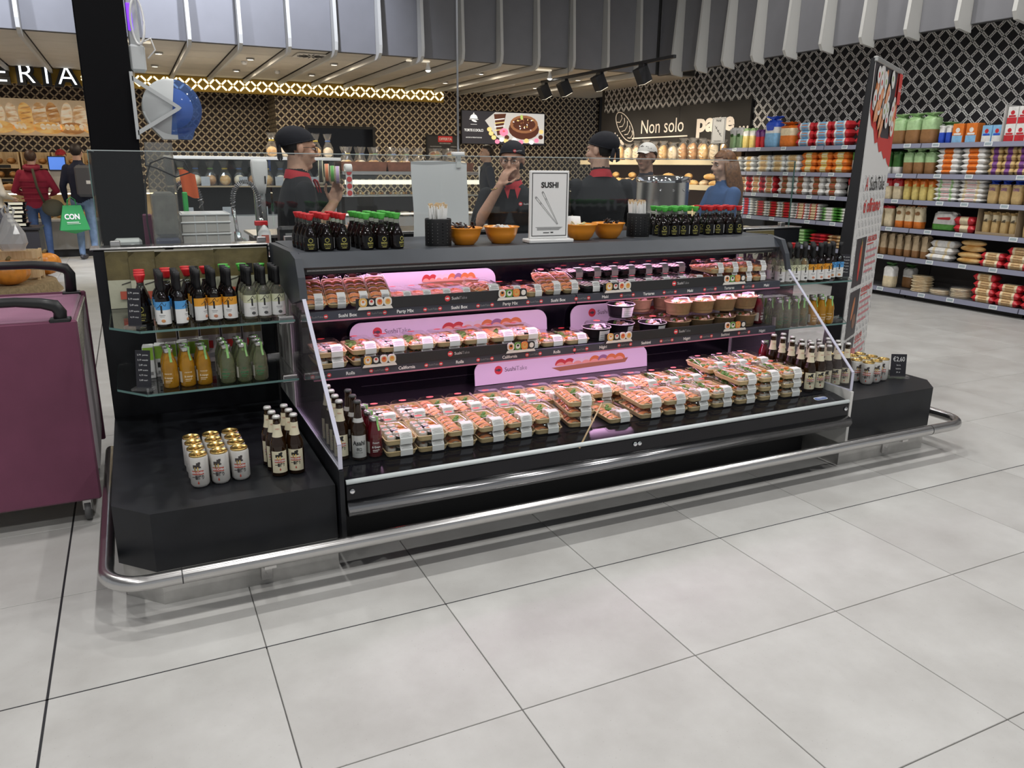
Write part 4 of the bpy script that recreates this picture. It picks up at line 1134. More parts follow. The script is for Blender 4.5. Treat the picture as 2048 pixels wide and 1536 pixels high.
# ---- counter sill and glass screens on top of the stands
sill = thing('counter_sill', 'bright steel sill along the black counter under the glass screen', 'sill')
one(cbox(-.18, .558, 3.80, 3.93, 1.096, 1.106, .003), 'sill_length', STEEL, sill)
one(cbox(3.132, 3.89, 3.80, 3.93, 1.096, 1.106, .003), 'sill_length', STEEL, sill)
one(cbox(.56, 3.13, 3.805, 3.93, 1.085, 1.095, .003), 'sill_length', STEEL, sill)
XS = [(-.14, .60), (.605, 2.21), (2.215, 3.85)]
lb_ = ['clear glass screen panel in front of the black column', 'clear glass screen panel in front of the chef with label rolls', 'clear glass screen panel behind the chopstick sign and poke bowls']
lb_[2] = 'clear glass screen panel in front of the chef seen from behind'
for k, (a, b) in enumerate(XS):
    g = thing('glass_screen', lb_[k], 'glass screen')
    one(box(a, b, 3.876, 3.884, 1.107, 1.508), 'pane', GLASS, g)
    one(box(a, b, 3.8755, 3.8845, 1.508, 1.512), 'top_edge', mat('glass_top_edge', (.5, .56, .56), .2), g)
    if k == 0: one(box(a-.003, a, 3.8755, 3.8845, 1.107, 1.512), 'side_edge', GLASSE, g)
    if k == 2: one(box(b, b+.003, 3.8755, 3.8845, 1.107, 1.512), 'side_edge', GLASSE, g)
    for x in ((a+.06, b-.06)): one(cbox(x-.02, x+.02, 3.865, 3.895, 1.1061, 1.13, .003), 'clamp', STEEL, g)
g = thing('glass_screen', 'clear side glass screen at the column end of the island', 'glass screen')
one(box(-.14, -.132, 3.90, 5.3, 1.107, 1.508), 'pane', GLASS, g)
one(box(-.1405, -.1315, 3.90, 5.3, 1.508, 1.512), 'top_edge', mat('glass_top_edge'), g)

# ---- worktop inside, back counter
wk = thing('steel_worktop', 'brushed steel worktop with a sink inside the island behind the glass', 'worktop')
one(cbox(.085, 1.85, 3.95, 4.5, 1.0, 1.03, .004), 'top', STEEL, wk); one(cbox(-.12, .084, 3.95, 4.33, 1.0, 1.03, .004), 'top', STEEL, wk)
one(cbox(1.855, 3.84, 3.95, 4.27, 1.0, 1.03, .004), 'top', STEEL, wk)
one(cbox(-.1, 3.82, 3.97, 4.25, 0, 1.0, .004), 'carcass', mat('carcass_grey', (.3, .3, .3), .5), wk)
bc = thing('back_counter', 'low black counter on the far side of the island', 'counter')
one(cbox(.75, 2.9, 5.55, 6.0, 0, .98, .005), 'body', BLACK, bc)
one(cbox(.72, 2.93, 5.52, 6.03, .98, 1.0, .004), 'top', STEEL, bc)

# ---- bumper rail around the island
rail = thing('bumper_rail', 'round stainless bumper rail running around the foot of the island', 'rail')
zr, rr_ = .158, .0255
path = [(-.205, 3.9, zr), (-.205, 3.3, zr), (-.205, 2.66, zr)]+arc((-.075, 2.655, zr), .13, PI, PI*1.5, 8)[1:]+[(1.0, 2.525, zr), (2.6, 2.525, zr)]+arc((3.80, 2.655, zr), .13, PI*1.5, PI*2, 8)+[(3.93, 3.3, zr), (3.93, 3.9, zr)]
one(tube(path, rr_, 16), 'rail_tube', STEEL, rail, True)
for x in (.02, 3.63):      # sleeve joints
    one(tube([(x, 2.525, zr), (x+.004, 2.525, zr)], rr_+.0007, 16), 'sleeve_joint', mat('joint_dark', (.1, .1, .1), .4, 1.), rail)
for x in (.30, 3.46):
    q = MB().add(cbox(x-.02, x+.02, 2.636, 2.647, .02, .118, .002)).add(prism([(2.528, .118), (2.64, .104), (2.64, .112), (2.528, .128)], 0, x-.02, x+.02))
    b_ = q.obj('bracket', STEEL, rail)
    for z in (.05, .08): one(xf(lathe([(.006, 0), (.005, .003), (0, .004)], 8), T(x, 2.636, z, rx=R(90))), 'screw', STEELD, b_)
for (x, y) in ((-.205, 3.15), (3.93, 3.15)):
    s_ = 1 if x < 0 else -1
    q = MB().add(cbox(min(x, x+s_*.04), max(x, x+s_*.04), y-.02, y+.02, .10, .125, .002))
    q.add(prism([(x, .112), (x+s_*.05, .10), (x+s_*.05, .108), (x, .122)] if s_ > 0 else [(x, .112), (x, .122), (x-.05, .108), (x-.05, .10)], 1, y-.02, y+.02))
    q.obj('bracket', STEEL, rail)
# ================================================================== MERCHANDISE
ri = random.Random(21)
SOYG = mat('soy_dark_glass', (.005, .0025, .002), .05, spec=.5); CLRG = clear('clear_bottle_glass', (.86, .9, .84), .95, .02, ior=1.45)
BRNG = mat('brown_beer_glass', (.022, .009, .003), .05, spec=.5)
YLW = mat('soy_yellow_print', (.55, .5, .12), .5); BLKL = mat('soy_black_label', (.006, .006, .006), .4, spec=.3)
CAPK = mat('black_cap_sleeve', (.009, .009, .01), .45, spec=.35)
def cyl_patch(r, z0, z1, a0, a1, n=8):
    return grid(lambda u, v: (r*math.cos(a0+(a1-a0)*u), r*math.sin(a0+(a1-a0)*u), z0+(z1-z0)*v), n, 1)
FRONT = R(-90)      # local -Y faces the shopper
def soy(capmat, lab, grp, s=1.0, cat='bottle'):
    o = one(lathe([(.0, 0), (.027, 0), (.0295, .006), (.030, .05), (.027, .064), (.018, .086), (.0125, .1), (.0125, .108)], 18), 'soy_sauce_bottle', SOYG, None, True, label=lab, cat=cat, group=grp)
    one(lathe([(.0122, .106), (.0118, .128)], 14, cap=False), 'neck', CLRG, o, True)
    one(lathe([(.0105, .124), (.0125, .13), (.0185, .146), (.0185, .15), (.012, .1505), (0, .1505)], 16), 'cap', capmat, o, True)
    q = MB().add(cyl_patch(.0304, .008, .056, FRONT-.9, FRONT+.9), 0)
    hx = [(.0308, .0)]
    r = .0308
    for k in range(6):
        a, b = R(60*k+30), R(60*k+90)
        q.add(tube([(r*math.cos(FRONT+.009*math.cos(t)/r), r*math.sin(FRONT+.009*math.cos(t)/r), .044+.009*math.sin(t)) for t in (a, b)], .0011, 4), 1)
    q.ctext('SHOYU', .0072, r, .024, FRONT, 1, maxw=.028, bold=.03).ctext('SOY SAUCE', .0035, r, .016, FRONT, 1, maxw=.026)
    q.add(cyl_patch(r, .01, .0125, FRONT-.3, FRONT+.3, 3), 1)
    q.obj('front_label', [BLKL, YLW], o)
    one(cyl_patch(.0305, .01, .054, FRONT+1.15, FRONT+2.1), 'side_label', mat('grey_white_label', (.5, .5, .5), .5), o)
    if s != 1: o.scale = (s*.9, s*.9, s)
    return o
PR = Proto(soy(RED, 'red-capped soy sauce bottle in the block on the counter above the noodle pouches', 'red-capped soy bottles nearest the column'))
PR.o['label'] = 'red-capped soy sauce bottle in the counter block in front of the chef with label rolls'
for i in range(3):
    for j in range(4): PR.put((.654+.067*i-.004*j, 3.292+.062*j, 1.1155), R(ri.uniform(-14, 6)))
PG = Proto(soy(GREENP, 'green-capped soy sauce bottle in the counter block beside the black chopstick cup', 'green-capped soy bottles beside the chopstick cup'))
for i in range(3):
    for j in range(4): PG.put((.885+.066*i-.004*j, 3.275+.062*j, 1.1155), R(ri.uniform(-4, 34)))
lg, gg = 'green-capped soy sauce bottle beside the far red-capped bottles by the second chopstick cup', 'green-capped soy bottles by the second cup'
for i in range(4):
    for j in range(3): PG.put((2.50+.066*i+.01*j, 3.39+.064*j, 1.1155), R(ri.uniform(-50, -5)), lg, gg)
lg, gg = 'red-capped soy sauce bottle at the end of the counter above the poke bowls', 'red-capped soy bottles at the counter end'
for i in range(4):
    for j in range(3): PR.put((2.80+.066*i+.008*j, 3.395+.064*j, 1.1155), R(ri.uniform(-55, -10)), lg, gg)
# bigger soy bottles at the back of the left upper shelf
PRB = Proto(soy(RED, 'taller red-capped soy bottle behind the blue-label bottles on the glass shelf', 'red-capped soy bottles on the glass shelf', 1.28))
for i, (x, y) in enumerate(((.0, 3.40), (.0, 3.48), (.0, 3.56), (.10, 3.50), (.10, 3.58), (.18, 3.53), (.18, 3.61), (.255, 3.58))): PRB.put((x, y, .8455), R(-15))
PGB = Proto(soy(GREENP, 'taller green-capped soy bottle behind the orange-label bottles on the glass shelf', 'green-capped soy bottles on the glass shelf', 1.28))
for x, y in ((.335, 3.55), (.41, 3.55), (.335, 3.63), (.41, 3.63), (.485, 3.60)): PGB.put((x, y, .8455), R(-5))
lg, gg = 'taller red-capped soy bottle behind the clear vinegar bottles by the banner', 'red-capped soy bottles by the banner'
for x, y in ((3.22, 3.52), (3.30, 3.52), (3.38, 3.52), (3.46, 3.52), (3.54, 3.52)): PRB.put((x, y, .8455), R(10), lg, gg)

def vinegar(topc, glassm, lab, grp, food):
    o = one(lathe([(0, 0), (.027, 0), (.0295, .005), (.0295, .103), (.024, .122), (.0125, .136), (.012, .14)], 18), 'sauce_bottle', glassm, None, True, label=lab, cat='bottle', group=grp)
    one(lathe([(.0128, .134), (.0135, .15), (.0128, .165), (.0128, .182), (.0136, .184), (.0136, .21), (0, .2105)], 16), 'cap_sleeve', CAPK, o, True)
    r = .0299
    q = MB().add(cyl_patch(r, .012, .068, FRONT-1.7, FRONT+1.7, 12), 0).add(cyl_patch(r, .068, .1, FRONT-1.7, FRONT+1.7, 12), 1)
    q.add(cyl_patch(r+.0004, .056, .086, FRONT-.12, FRONT+.12, 3), 2)
    q.add(tube([((r+.0006)*math.cos(FRONT+a), (r+.0006)*math.sin(FRONT+a), z) for a, z in ((-.65, .076), (-.25, .083), (0, .093), (.2, .098))], .0011, 4), 2)
    q.add(tube([((r+.0006)*math.cos(FRONT+a), (r+.0006)*math.sin(FRONT+a), z) for a, z in ((.2, .096), (.35, .087), (.55, .084), (.68, .093))], .0009, 4), 2)
    q.add(cyl_patch(r+.0004, .046, .0485, FRONT-.4, FRONT+.45, 4), 3).add(cyl_patch(r+.0004, .041, .0425, FRONT-.3, FRONT+.35, 4), 3)
    q.add(xf(ball((0, 0, 0), .009, .0012, .0065, 8, 5), Matrix.Rotation(FRONT+R(90), 4, 'Z') @ Matrix.Translation((.004, -r, .026))), 4)
    q.obj('label', [PAPER, topc, INK, INKG, food], o)
    o.scale = (.91, .91, 1)
    return o
BL = mat('label_blue', (.09, .35, .72), .5); OR_ = mat('label_orange', (.8, .36, .03), .5); CRM = mat('label_pale', (.7, .72, .5), .5)
fo1, fo2, fo3 = mat('print_cooked', (.65, .3, .12), .5), mat('print_shrimp', (.6, .25, .15), .5), mat('print_roll', (.1, .1, .1), .5)
VB = Proto(vinegar(BL, SOYG, 'dark sauce bottle with light blue and white label on the shelf beside the price card', 'blue-label bottles beside the price card', fo1))
VO = Proto(vinegar(OR_, SOYG, 'dark sauce bottle with orange and white label between the blue and clear bottles', 'orange-label bottles by the nori pouches', fo2))
PALEG = mat('pale_vinegar_glass', (.78, .8, .64), .04, trans=.9)
VC = Proto(vinegar(CRM, PALEG, 'clear vinegar bottle with pale label next to the case side panel by the nori pouches', 'clear vinegar bottles by the nori pouches', fo3))
for i in range(2):
    for j in range(3): VB.put((.070+.060*i-.003*j, 3.282+.064*j, .8455), R(ri.uniform(-18, 6)) + (R(70) if i == 1 and j == 0 else 0))
for i in range(3):
    for j in range(3): VO.put((.205+.058*i-.003*j, 3.318+.064*j, .8455), R(ri.uniform(-22, 4)) + (R(60) if i == 0 and j == 0 else 0))
for i in range(3):
    for j in range(3): VC.put((.40+.056*i-.002*j, 3.325+.064*j, .8455), R(ri.uniform(-24, 10)))
for i in range(4):
    for j in range(3): VC.put((3.218+.057*i+.002*j, 3.268+.064*j, .8455), R(ri.uniform(-45, -10)), 'clear vinegar bottle with pale label on the banner-side shelf', 'clear vinegar bottles on the banner side')
for i in range(3):
    for j in range(3): VO.put((3.447+.058*i+.002*j, 3.262+.064*j, .8455), R(ri.uniform(-45, -15)), 'dark sauce bottle with orange label on the banner-side shelf', 'orange-label bottles on the banner side')
for i in range(2):
    for j in range(2): VB.put((3.64+.058*i, 3.30+.064*j, .8455), R(ri.uniform(-45, -15)), 'dark sauce bottle with blue label half behind the banner-side price card', 'blue-label bottles on the banner side')

def juice(liq, lab, grp, txtcol, tall=1.0, strip=True, name='juice_bottle', words=('maracuja', '& mango')):
    o = one(lathe([(0, 0), (.028, 0), (.0325, .006), (.0335, .05), (.031, .072), (.0325, .085), (.028, .108), (.020, .128), (.0178, .135), (.0178, .146)], 18), name, liq, None, True, label=lab, cat='bottle', group=grp)
    one(lathe([(.0192, .142), (.0205, .144), (.0205, .157), (.019, .159), (0, .159)], 18), 'lid', mat('silver_lid', (.62, .62, .6), .25, .9), o, True)
    q = MB()
    r = .0338
    q.add(cyl_patch(r, .018, .064, FRONT-1.9, FRONT-.75, 6), 1)
    q.ctext(words[0], .0062, r+.0003, .058, FRONT+.1, 0, maxw=.036, bold=.02).ctext(words[1], .008, r+.0003, .04, FRONT+.1, 0, maxw=.036, bold=.03)
    q.add(cyl_patch(r+.0002, .03, .033, FRONT-.35, FRONT+.5, 4), 0).add(cyl_patch(r+.0002, .024, .026, FRONT-.35, FRONT+.3, 4), 0)
    q.obj('printed_label', [txtcol, mat('bottle_side_panel', (.6, .58, .5), .5)], o)
    o.scale = (.91, .91, 1)
    if strip:
        q = MB().add(box(-.005, .005, -.0215, -.0205, .132, .1592)).add(box(-.005, .005, -.0215, .004, .159, .1598)).add(([(-.005, -.0212, .133), (.005, -.0212, .133), (.005, -.0292, .106), (-.005, -.0292, .106)], [(0, 1, 2, 3)]))
        q.obj('seal_strip', mat('seal_green', (.3, .62, .2), .5), o, rz=R(38))
    return o
OJ = mat('orange_juice_glass', (.85, .42, .03), .05, noise=.2, nscale=14, trans=.55); TEA = mat('green_tea_glass', (.62, .7, .4), .05, trans=.85); POM = mat('pomegranate_glass', (.11, .005, .01), .06, coat=.6)
JO = Proto(juice(OJ, 'orange juice bottle with a silver lid beside the green cartons', 'orange juice bottles by the green cartons', mat('print_pale', (.85, .7, .45), .5)))
JT = Proto(juice(TEA, 'green tea bottle with a silver lid beside the orange juice on the cart-side shelf', 'green tea bottles on the cart side', mat('print_dark_green', (.04, .22, .09), .5), words=('fresh', 'green tea')))
JP = Proto(juice(POM, 'dark red juice bottle with a green seal beside the silver-label beer in the case', 'dark red juice bottles in the case', PAPER, words=('Pomegr.', '& Grape')))
for i in range(3):
    for j in range(2): JO.put((.071+.063*i-.003*j, 3.30+.07*j, .5955), R(ri.uniform(-30, 5)))
for i in range(3):
    for j in range(3): JT.put((.285+.065*i-.002*j, 3.285+.07*j, .5955), R(ri.uniform(-30, 20)))
for i in range(4):
    for j in range(2): JT.put((3.224+.062*i, 3.255+.072*j, .5955), R(ri.uniform(-80, 0)), 'green tea bottle on the shelf nearest the banner stand', 'green tea bottles on the banner side')
for i in range(3):
    for j in range(2): JO.put((3.478+.064*i, 3.25+.072*j, .5955), R(ri.uniform(-70, -10)), 'orange juice bottle on the shelf nearest the banner stand', 'orange juice bottles on the banner side')
for i in range(1):
    for j in range(3): JP.put((.7465-.0*j, 2.765+.072*j, .383+.0025*j), R(-10))
JP.put((3.055, 3.24, .638), R(15), 'dark red juice bottle at the end of the poke bowl shelf', 'dark red bottle by the poke bowls')
JP.put((3.05, 3.16, .397), R(15), 'dark red juice bottle behind the beer bottles beside the seaweed salad trays', 'dark red bottle by the beers')

# beer bottles and cans
def kirin_print(q, r, z, s, mi, ang=FRONT):
    red, ink, gold, wt = mi
    q.add(cyl_patch(r, z, z+.011*s, ang-.62, ang+.62, 8), red)
    q.ctext('KIRIN ICHIBAN', .0058*s, r+.0003, z+.0028*s, ang, wt, maxw=.038*s, bold=.03)
    q.ctext('一番搾り', .0085*s, r+.0003, z-.0115*s, ang, ink, maxw=.03*s, bold=.03)
    # running horse emblem, drop
    for a, b, w_, h_ in ((-.12, .022, .011, .0045), (.1, .027, .006, .005), (.22, .031, .004, .003), (-.25, .015, .002, .006), (.05, .015, .002, .006), (.2, .02, .006, .0018)):
        q.add(cyl_patch(r+.0003, z+(b-h_)*s, z+(b+h_)*s, ang+a-w_/r, ang+a+w_/r, 3), ink if w_ > .003 else gold)
    q.add(([((r+.0004)*math.cos(ang+x/r), (r+.0004)*math.sin(ang+x/r), z-.022*s+y*s) for x, y in ((0, .006), (-.003, -.001), (0, -.004), (.003, -.001))], [(0, 1, 2, 3)]), red)
REDB = mat('band_red', (.5, .07, .04), .5)
def beer(lab, grp):
    o = one(lathe([(0, 0), (.0275, 0), (.0302, .005), (.0302, .115), (.0285, .128), (.0185, .152), (.0145, .172), (.0128, .2), (.0128, .219), (.0138, .22), (.0138, .225)], 20), 'beer_bottle', BRNG, None, True, label=lab, cat='bottle', group=grp)
    one(lathe([(.0146, .221), (.0146, .227), (.012, .2315), (0, .232)], 16), 'crown_cap', mat('cap_silver', (.66, .66, .63), .3, .5), o, True)
    q = MB().add(cyl_patch(.0306, .016, .1, FRONT-1.0, FRONT+1.0, 12), 0)
    kirin_print(q, .0309, .056, 1.2, (1, 2, 3, 4))
    q.obj('body_label', [CREAM, REDB, INK, GOLD, PAPER], o)
    q = MB().add(lathe([(.0195, .151), (.0154, .17), (.0136, .2)], 16, cap=False), 0, True)
    q.ctext('KIRIN', .005, .0162, .18, FRONT, 1, maxw=.015)
    q.obj('neck_label', [CREAM, REDB], o)
    return o
PB_ = Proto(beer('brown beer bottle with cream label in the cluster beside the beer cans', 'beer bottles on the cart-side plinth'))
for i in range(2):
    for j in range(3): PB_.put((.397+.062*i-.006*j, 2.822+.064*j, .3425), R(-10+ri.uniform(-8, 8)))
for i in range(1):
    for j in range(4): PB_.put((.6232, 2.79+.066*j, .3832+.0024*j), R(-15), 'brown beer bottle with cream label behind the acrylic side of the case', 'beer bottles behind the acrylic side')
for i in range(2):
    for j in range(5): PB_.put((2.985+.066*i, 2.765+.066*j, .3822+.0024*j), R(-30+ri.uniform(-12, 12)), 'brown beer bottle with cream label beside the seaweed salad trays', 'beer bottles beside the salad trays')
for i in range(4):
    for j in range(3): PB_.put((3.165+.068*i, 2.88+.068*j, .3425), R(-35+ri.uniform(-14, 14)), 'brown beer bottle with cream label on the plinth in front of the banner', 'beer bottles in front of the banner')
def asahi():
    o = one(lathe([(0, 0), (.0275, 0), (.0302, .005), (.0302, .115), (.0285, .128), (.0185, .152), (.0145, .172), (.0128, .2), (.0128, .219), (.0138, .22), (.0138, .225)], 20), 'beer_bottle', BRNG, None, True, label='brown beer bottle with a silver label between the dark red juice and cream-label beer', cat='bottle', group='silver-label beers')
    one(lathe([(.0146, .221), (.0146, .227), (.012, .2315), (0, .232)], 16), 'crown_cap', mat('cap_dark', (.08, .08, .08), .3, .5), o, True)
    sv = mat('silver_label', (.6, .6, .58), .35, .3)
    q = MB().add(cyl_patch(.0306, .012, .1, FRONT-1.0, FRONT+1.0, 12), 0)
    q.ctext('Asahi', .017, .0309, .062, FRONT, 1, maxw=.048, bold=.03).ctext('辛口', .01, .0309, .04, FRONT, 1, maxw=.02, bold=.03).ctext('SUPER DRY', .004, .0309, .03, FRONT, 1, maxw=.03)
    q.obj('body_label', [sv, INK], o)
    MB().add(lathe([(.0205, .148), (.0165, .164)], 16, cap=False), 0, True).obj('neck_label', sv, o)
    return o
PA_ = Proto(asahi())
for j in range(3): PA_.put((.685, 2.762+.07*j, .3822+.0026*j), R(-14))
def can(lab, grp):
    o = one(lathe([(0, .004), (.021, .004), (.0245, 0), (.027, .003), (.0325, .012), (.0328, .106), (.0312, .113), (.0296, .118)], 22), 'beer_can', mat('can_white', (.74, .72, .68), .3, .2), None, True, label=lab, cat='can', group=grp)
    one(lathe([(.0305, .1155), (.0304, .1215), (.0285, .1222), (.0272, .1188), (0, .1188)], 22), 'lid', GOLD, o, True)
    one(tube([(.002+.007*math.cos(t), .008*math.sin(t), .1202) for t in [2*PI*i/10 for i in range(10)]], .0013, 5, closed=True), 'ring_pull', GOLD, o, True)
    q = MB(); kirin_print(q, .0331, .052, 1.4, (1, 2, 3, 4))
    q.obj('print', [PAPER, REDB, mat('can_ink', (.06, .05, .05), .5), GOLD, PAPER], o)
    q = MB(); kirin_print(q, .0331, .052, 1.4, (1, 2, 3, 4), FRONT+R(170))
    q.obj('rear_print', [PAPER, REDB, mat('can_ink'), GOLD, PAPER], o)
    return o
PC_ = Proto(can('white beer can with gold lid in the block of twelve on the cart-side plinth', 'beer cans on the cart-side plinth'))
for i in range(3):
    for j in range(4): PC_.put((.120+.0705*i-.003*j, 2.832+.0685*j+.006*i, .3425), R(-12+ri.uniform(-14, 10)))
for (x, y) in ((3.50, 2.845), (3.572, 2.855), (3.645, 2.87), (3.49, 2.915), (3.562, 2.925), (3.636, 2.94), (3.48, 2.985), (3.552, 2.995), (3.625, 3.01), (3.47, 3.055), (3.542, 3.065)):
    PC_.put((x, y, .3425), R(-30+ri.uniform(-25, 25)), 'white beer can with gold lid in front of the banner', 'beer cans in front of the banner')

# nori pouches standing against the back panels
OLV = mat('pouch_olive', (.13, .105, .04), .28, noise=.2, nscale=20, bump=.25, bscale=25); PALE = mat('pouch_pale', (.55, .56, .42), .35, bump=.2, bscale=25)
def pouch(w, h, lab, grp):
    def fn(u, v):
        a = 2*u-1
        return (a*w/2, -.012*(1-a**4)*math.sin(PI*min(1, v*1.1)) - .0, v*h)
    v_, f_ = grid(fn, 8, 10)
    m = MB(); m.v += v_
    for k, q in enumerate(f_):
        m.f.append(q); m.m.append(0 if k//8 >= 5 else 1); m.sm.append(True)
    m.add(box(-w/2, w/2, .0, .002, 0, h), 0)
    o = m.obj('nori_pouch', [OLV, PALE], label=lab, cat='pouch', group=grp)
    q = MB().add(box(-w*.32, w*.0, -.0145, -.0138, h*.16, h*.30), 0).add(box(w*.1, w*.2, -.0145, -.0138, h*.55, h*.72), 1)
    q.add(tube([(-w*.28, -.0145, h*.42), (-w*.1, -.015, h*.47), (w*.02, -.015, h*.55), (w*.12, -.0145, h*.62)], .0018, 4), 1)
    q.obj('print', [mat('pouch_red', (.5, .1, .06), .4), INK], o)
    one(box(-w/2, w/2, -.001, .003, h, h+.004), 'seal_edge', mat('foil_edge', (.6, .58, .5), .4, .5), o)
    return o
PP = [Proto(pouch(.24, .245, 'olive nori pouch leaning at the back of the cart-side glass shelf', 'olive nori pouches'))]
for k, (x, y, rx) in enumerate(((-.005, 3.772, -6), (.085, 3.742, -6), (.19, 3.712, -6), (.27, 3.772, -6), (.425, 3.742, -6))):
    o = PP[0].put((x, y, .8465)); o.rotation_euler = (R(rx), 0, 0)
for k, x in enumerate((3.27, 3.52)):
    o = PP[0].put((x, 3.74, .8465), 0, 'olive nori pouch leaning on the banner-side shelf', 'olive nori pouches by the banner'); o.rotation_euler = (R(-8), 0, R(4))
# cartons on the lower shelves
def slimbox(w, d, h, c1, c2, c3, nm, lab, grp):
    o = one(cbox(-w/2, w/2, -d/2, d/2, 0, h, .002), nm, c1, label=lab, cat='carton', group=grp)
    q = MB().add(box(-w*.46, w*.46, -d/2-.0008, -d/2-.0002, h*.58, h*.97), 0).add(box(-w*.3, w*.1, -d/2-.001, -d/2-.0002, h*.3, h*.46), 1).add(box(-w*.3, w*.3, -d/2-.001, -d/2-.0002, h*.10, h*.2), 2)
    q.obj('print', [c2, c3, INKG], o)
    return o
LIME = mat('carton_lime', (.33, .6, .06), .45)
GB = Proto(slimbox(.042, .06, .135, WHITE, LIME, INK, 'noodle_carton', 'slim white and lime green carton beside the orange juice', 'lime green cartons by the price card'))
for i in range(6): GB.put((.0+.0445*i, 3.50+.014*i, .5955), R(-4))
for i in range(6): GB.put((3.24+.047*i, 3.50, .5955), R(3), 'slim white and lime green carton behind the juice by the banner', 'lime green cartons by the banner')
KB = Proto(slimbox(.085, .06, .215, mat('carton_white', (.62, .58, .55), .5), mat('carton_olive', (.28, .21, .09), .5), REDP, 'rice_carton', 'tall white and olive carton at the back of the lower cart-side shelf', 'tall cartons on the lower shelf'))
for i, x in enumerate((.08, .17, .26, .35, .44)): KB.put((x, 3.70, .5955), R(ri.uniform(-2, 2)))
# price cards in clear feet
def price_card(w, h, lab, loc, rz, lines, big=None):
    t = thing('price_card', lab, 'price card', loc, rz)
    one(cbox(-w*.7, w*.7, -.025, .02, 0, .012, .003), 'acrylic_foot', ACRYL, t)
    cd = one(xf(cbox(-w/2, w/2, -.0012, .0012, .0, h, .0005), T(0, 0, .008, rx=R(-8))), 'card', mat('chalk_black', (.015, .015, .022), .6), t)
    q = MB()
    z = h*.86
    if big: q.text(big, h*.2, (0, -.0018, h*.68), maxw=w*.75); z = h*.48
    for k in range(lines):
        ww = w*(.35+.45*ri.random())
        q.text(['2,79  ponzu', '3,19 wasabi', '2,49 soia', '2,99 aceto', '4,19 riso', '3,49 nori'][k % 6] if not big else ['birra', 'lattina', '33 cl'][k % 3], .0065 if not big else .008, (0, -.0018, z), maxw=w*.85)
        z -= h*.8/max(lines, 5)
    q.obj('chalk_writing', WTXT, cd); cd.children[0].rotation_euler = (R(-8), 0, 0); cd.children[0].location = (0, 0, .008)
    return t
price_card(.052, .145, 'narrow black price card in a clear foot on the upper cart-side shelf', (-.035, 3.285, .8455), R(-28), 5)
price_card(.06, .15, 'narrow black price card in a clear foot on the lower cart-side shelf', (-.03, 3.29, .5955), R(-28), 6)
price_card(.055, .13, 'narrow black price card in front of the blue-label bottles by the banner', (3.745, 3.29, .8455), R(-30), 6)
price_card(.085, .125, 'black price card standing beside the beer cans in front of the banner', (3.765, 2.86, .3425), R(-28), 3, '€2,60')
t = thing('card_foot', 'empty clear card foot at the end of the banner-side lower shelf', 'card foot', (3.70, 3.28, .5955), R(20))
one(cbox(-.05, .05, -.025, .02, 0, .012, .003), 'foot', ACRYL, t); one(box(-.05, .05, -.002, .0, .012, .03), 'slot_wall', ACRYL, t)

# ---- counter top: chopstick cups, bowls, sign
def cup(lab, loc, seed):
    t = thing('chopstick_cup', lab, 'cup', loc)
    one(lathe([(0, .002), (.055, .002), (.0575, 0), (.0585, .003), (.0585, .118), (.0565, .122), (.0555, .118), (.0555, .006)], 28, cap=False), 'perforated_wall', mat('cup_black', (.008, .008, .009), .45, spec=.35), t, True)
    q = MB()
    for k in range(16):
        for j in range(7):
            a = 2*PI*k/16
            q.add(xf(lathe([(.0022, 0), (0, 0)], 6), Matrix.Rotation(a, 4, 'Z') @ Matrix.Translation((.0589, 0, .02+.0135*j)) @ Matrix.Rotation(R(90), 4, 'Y')))
    q.obj('perforation', mat('hole_shine', (.22, .22, .21), .4), t)
    one(lathe([(.0588, .0), (.0592, .004)], 28, cap=False), 'foot_ring', STEEL, t)
    rr = random.Random(seed)
    cm = MB().add(cbox(-.0085, .0085, -.002, .002, 0, .165, .0008), 0).mesh('chopstick_sleeve', PAPER)
    cw = MB().add(cbox(-.006, .006, -.0024, .0024, .155, .172, .0008), 0).mesh('chopstick_tip', mat('pale_wood', (.62, .45, .26), .6))
    for k in range(22):
        a = rr.uniform(0, 2*PI); r = .044*math.sqrt(rr.random())
        o = bpy.data.objects.new('chopstick_pair', cm); COL.objects.link(o)
        o.location = (loc[0]+r*math.cos(a)*.85, loc[1]+r*math.sin(a)*.85, loc[2]+.006+rr.uniform(0, .012)); o.rotation_euler = (R(rr.uniform(-6, 6)), R(rr.uniform(-7, 7)), rr.uniform(0, 3))
        tag(o, 'paper-sleeved wooden chopsticks standing in the black cup '+('beside the green-capped bottles' if seed == 1 else 'beside the SUSHI sign bowls'), 'chopsticks', 'chopsticks in the cup %s' % ('one' if seed == 1 else 'two'))
        w_ = bpy.data.objects.new('wooden_end', cw); COL.objects.link(w_); w_.parent = o
    return t
cup('black perforated chopstick cup between the green-capped bottles and orange bowls', (1.216, 3.30, 1.1155), 1)
cup('black perforated chopstick cup between the orange bowls and the far soy bottles', (2.345, 3.40, 1.1155), 2)
ORB = mat('orange_melamine', (.82, .29, .02), .3, coat=.3)
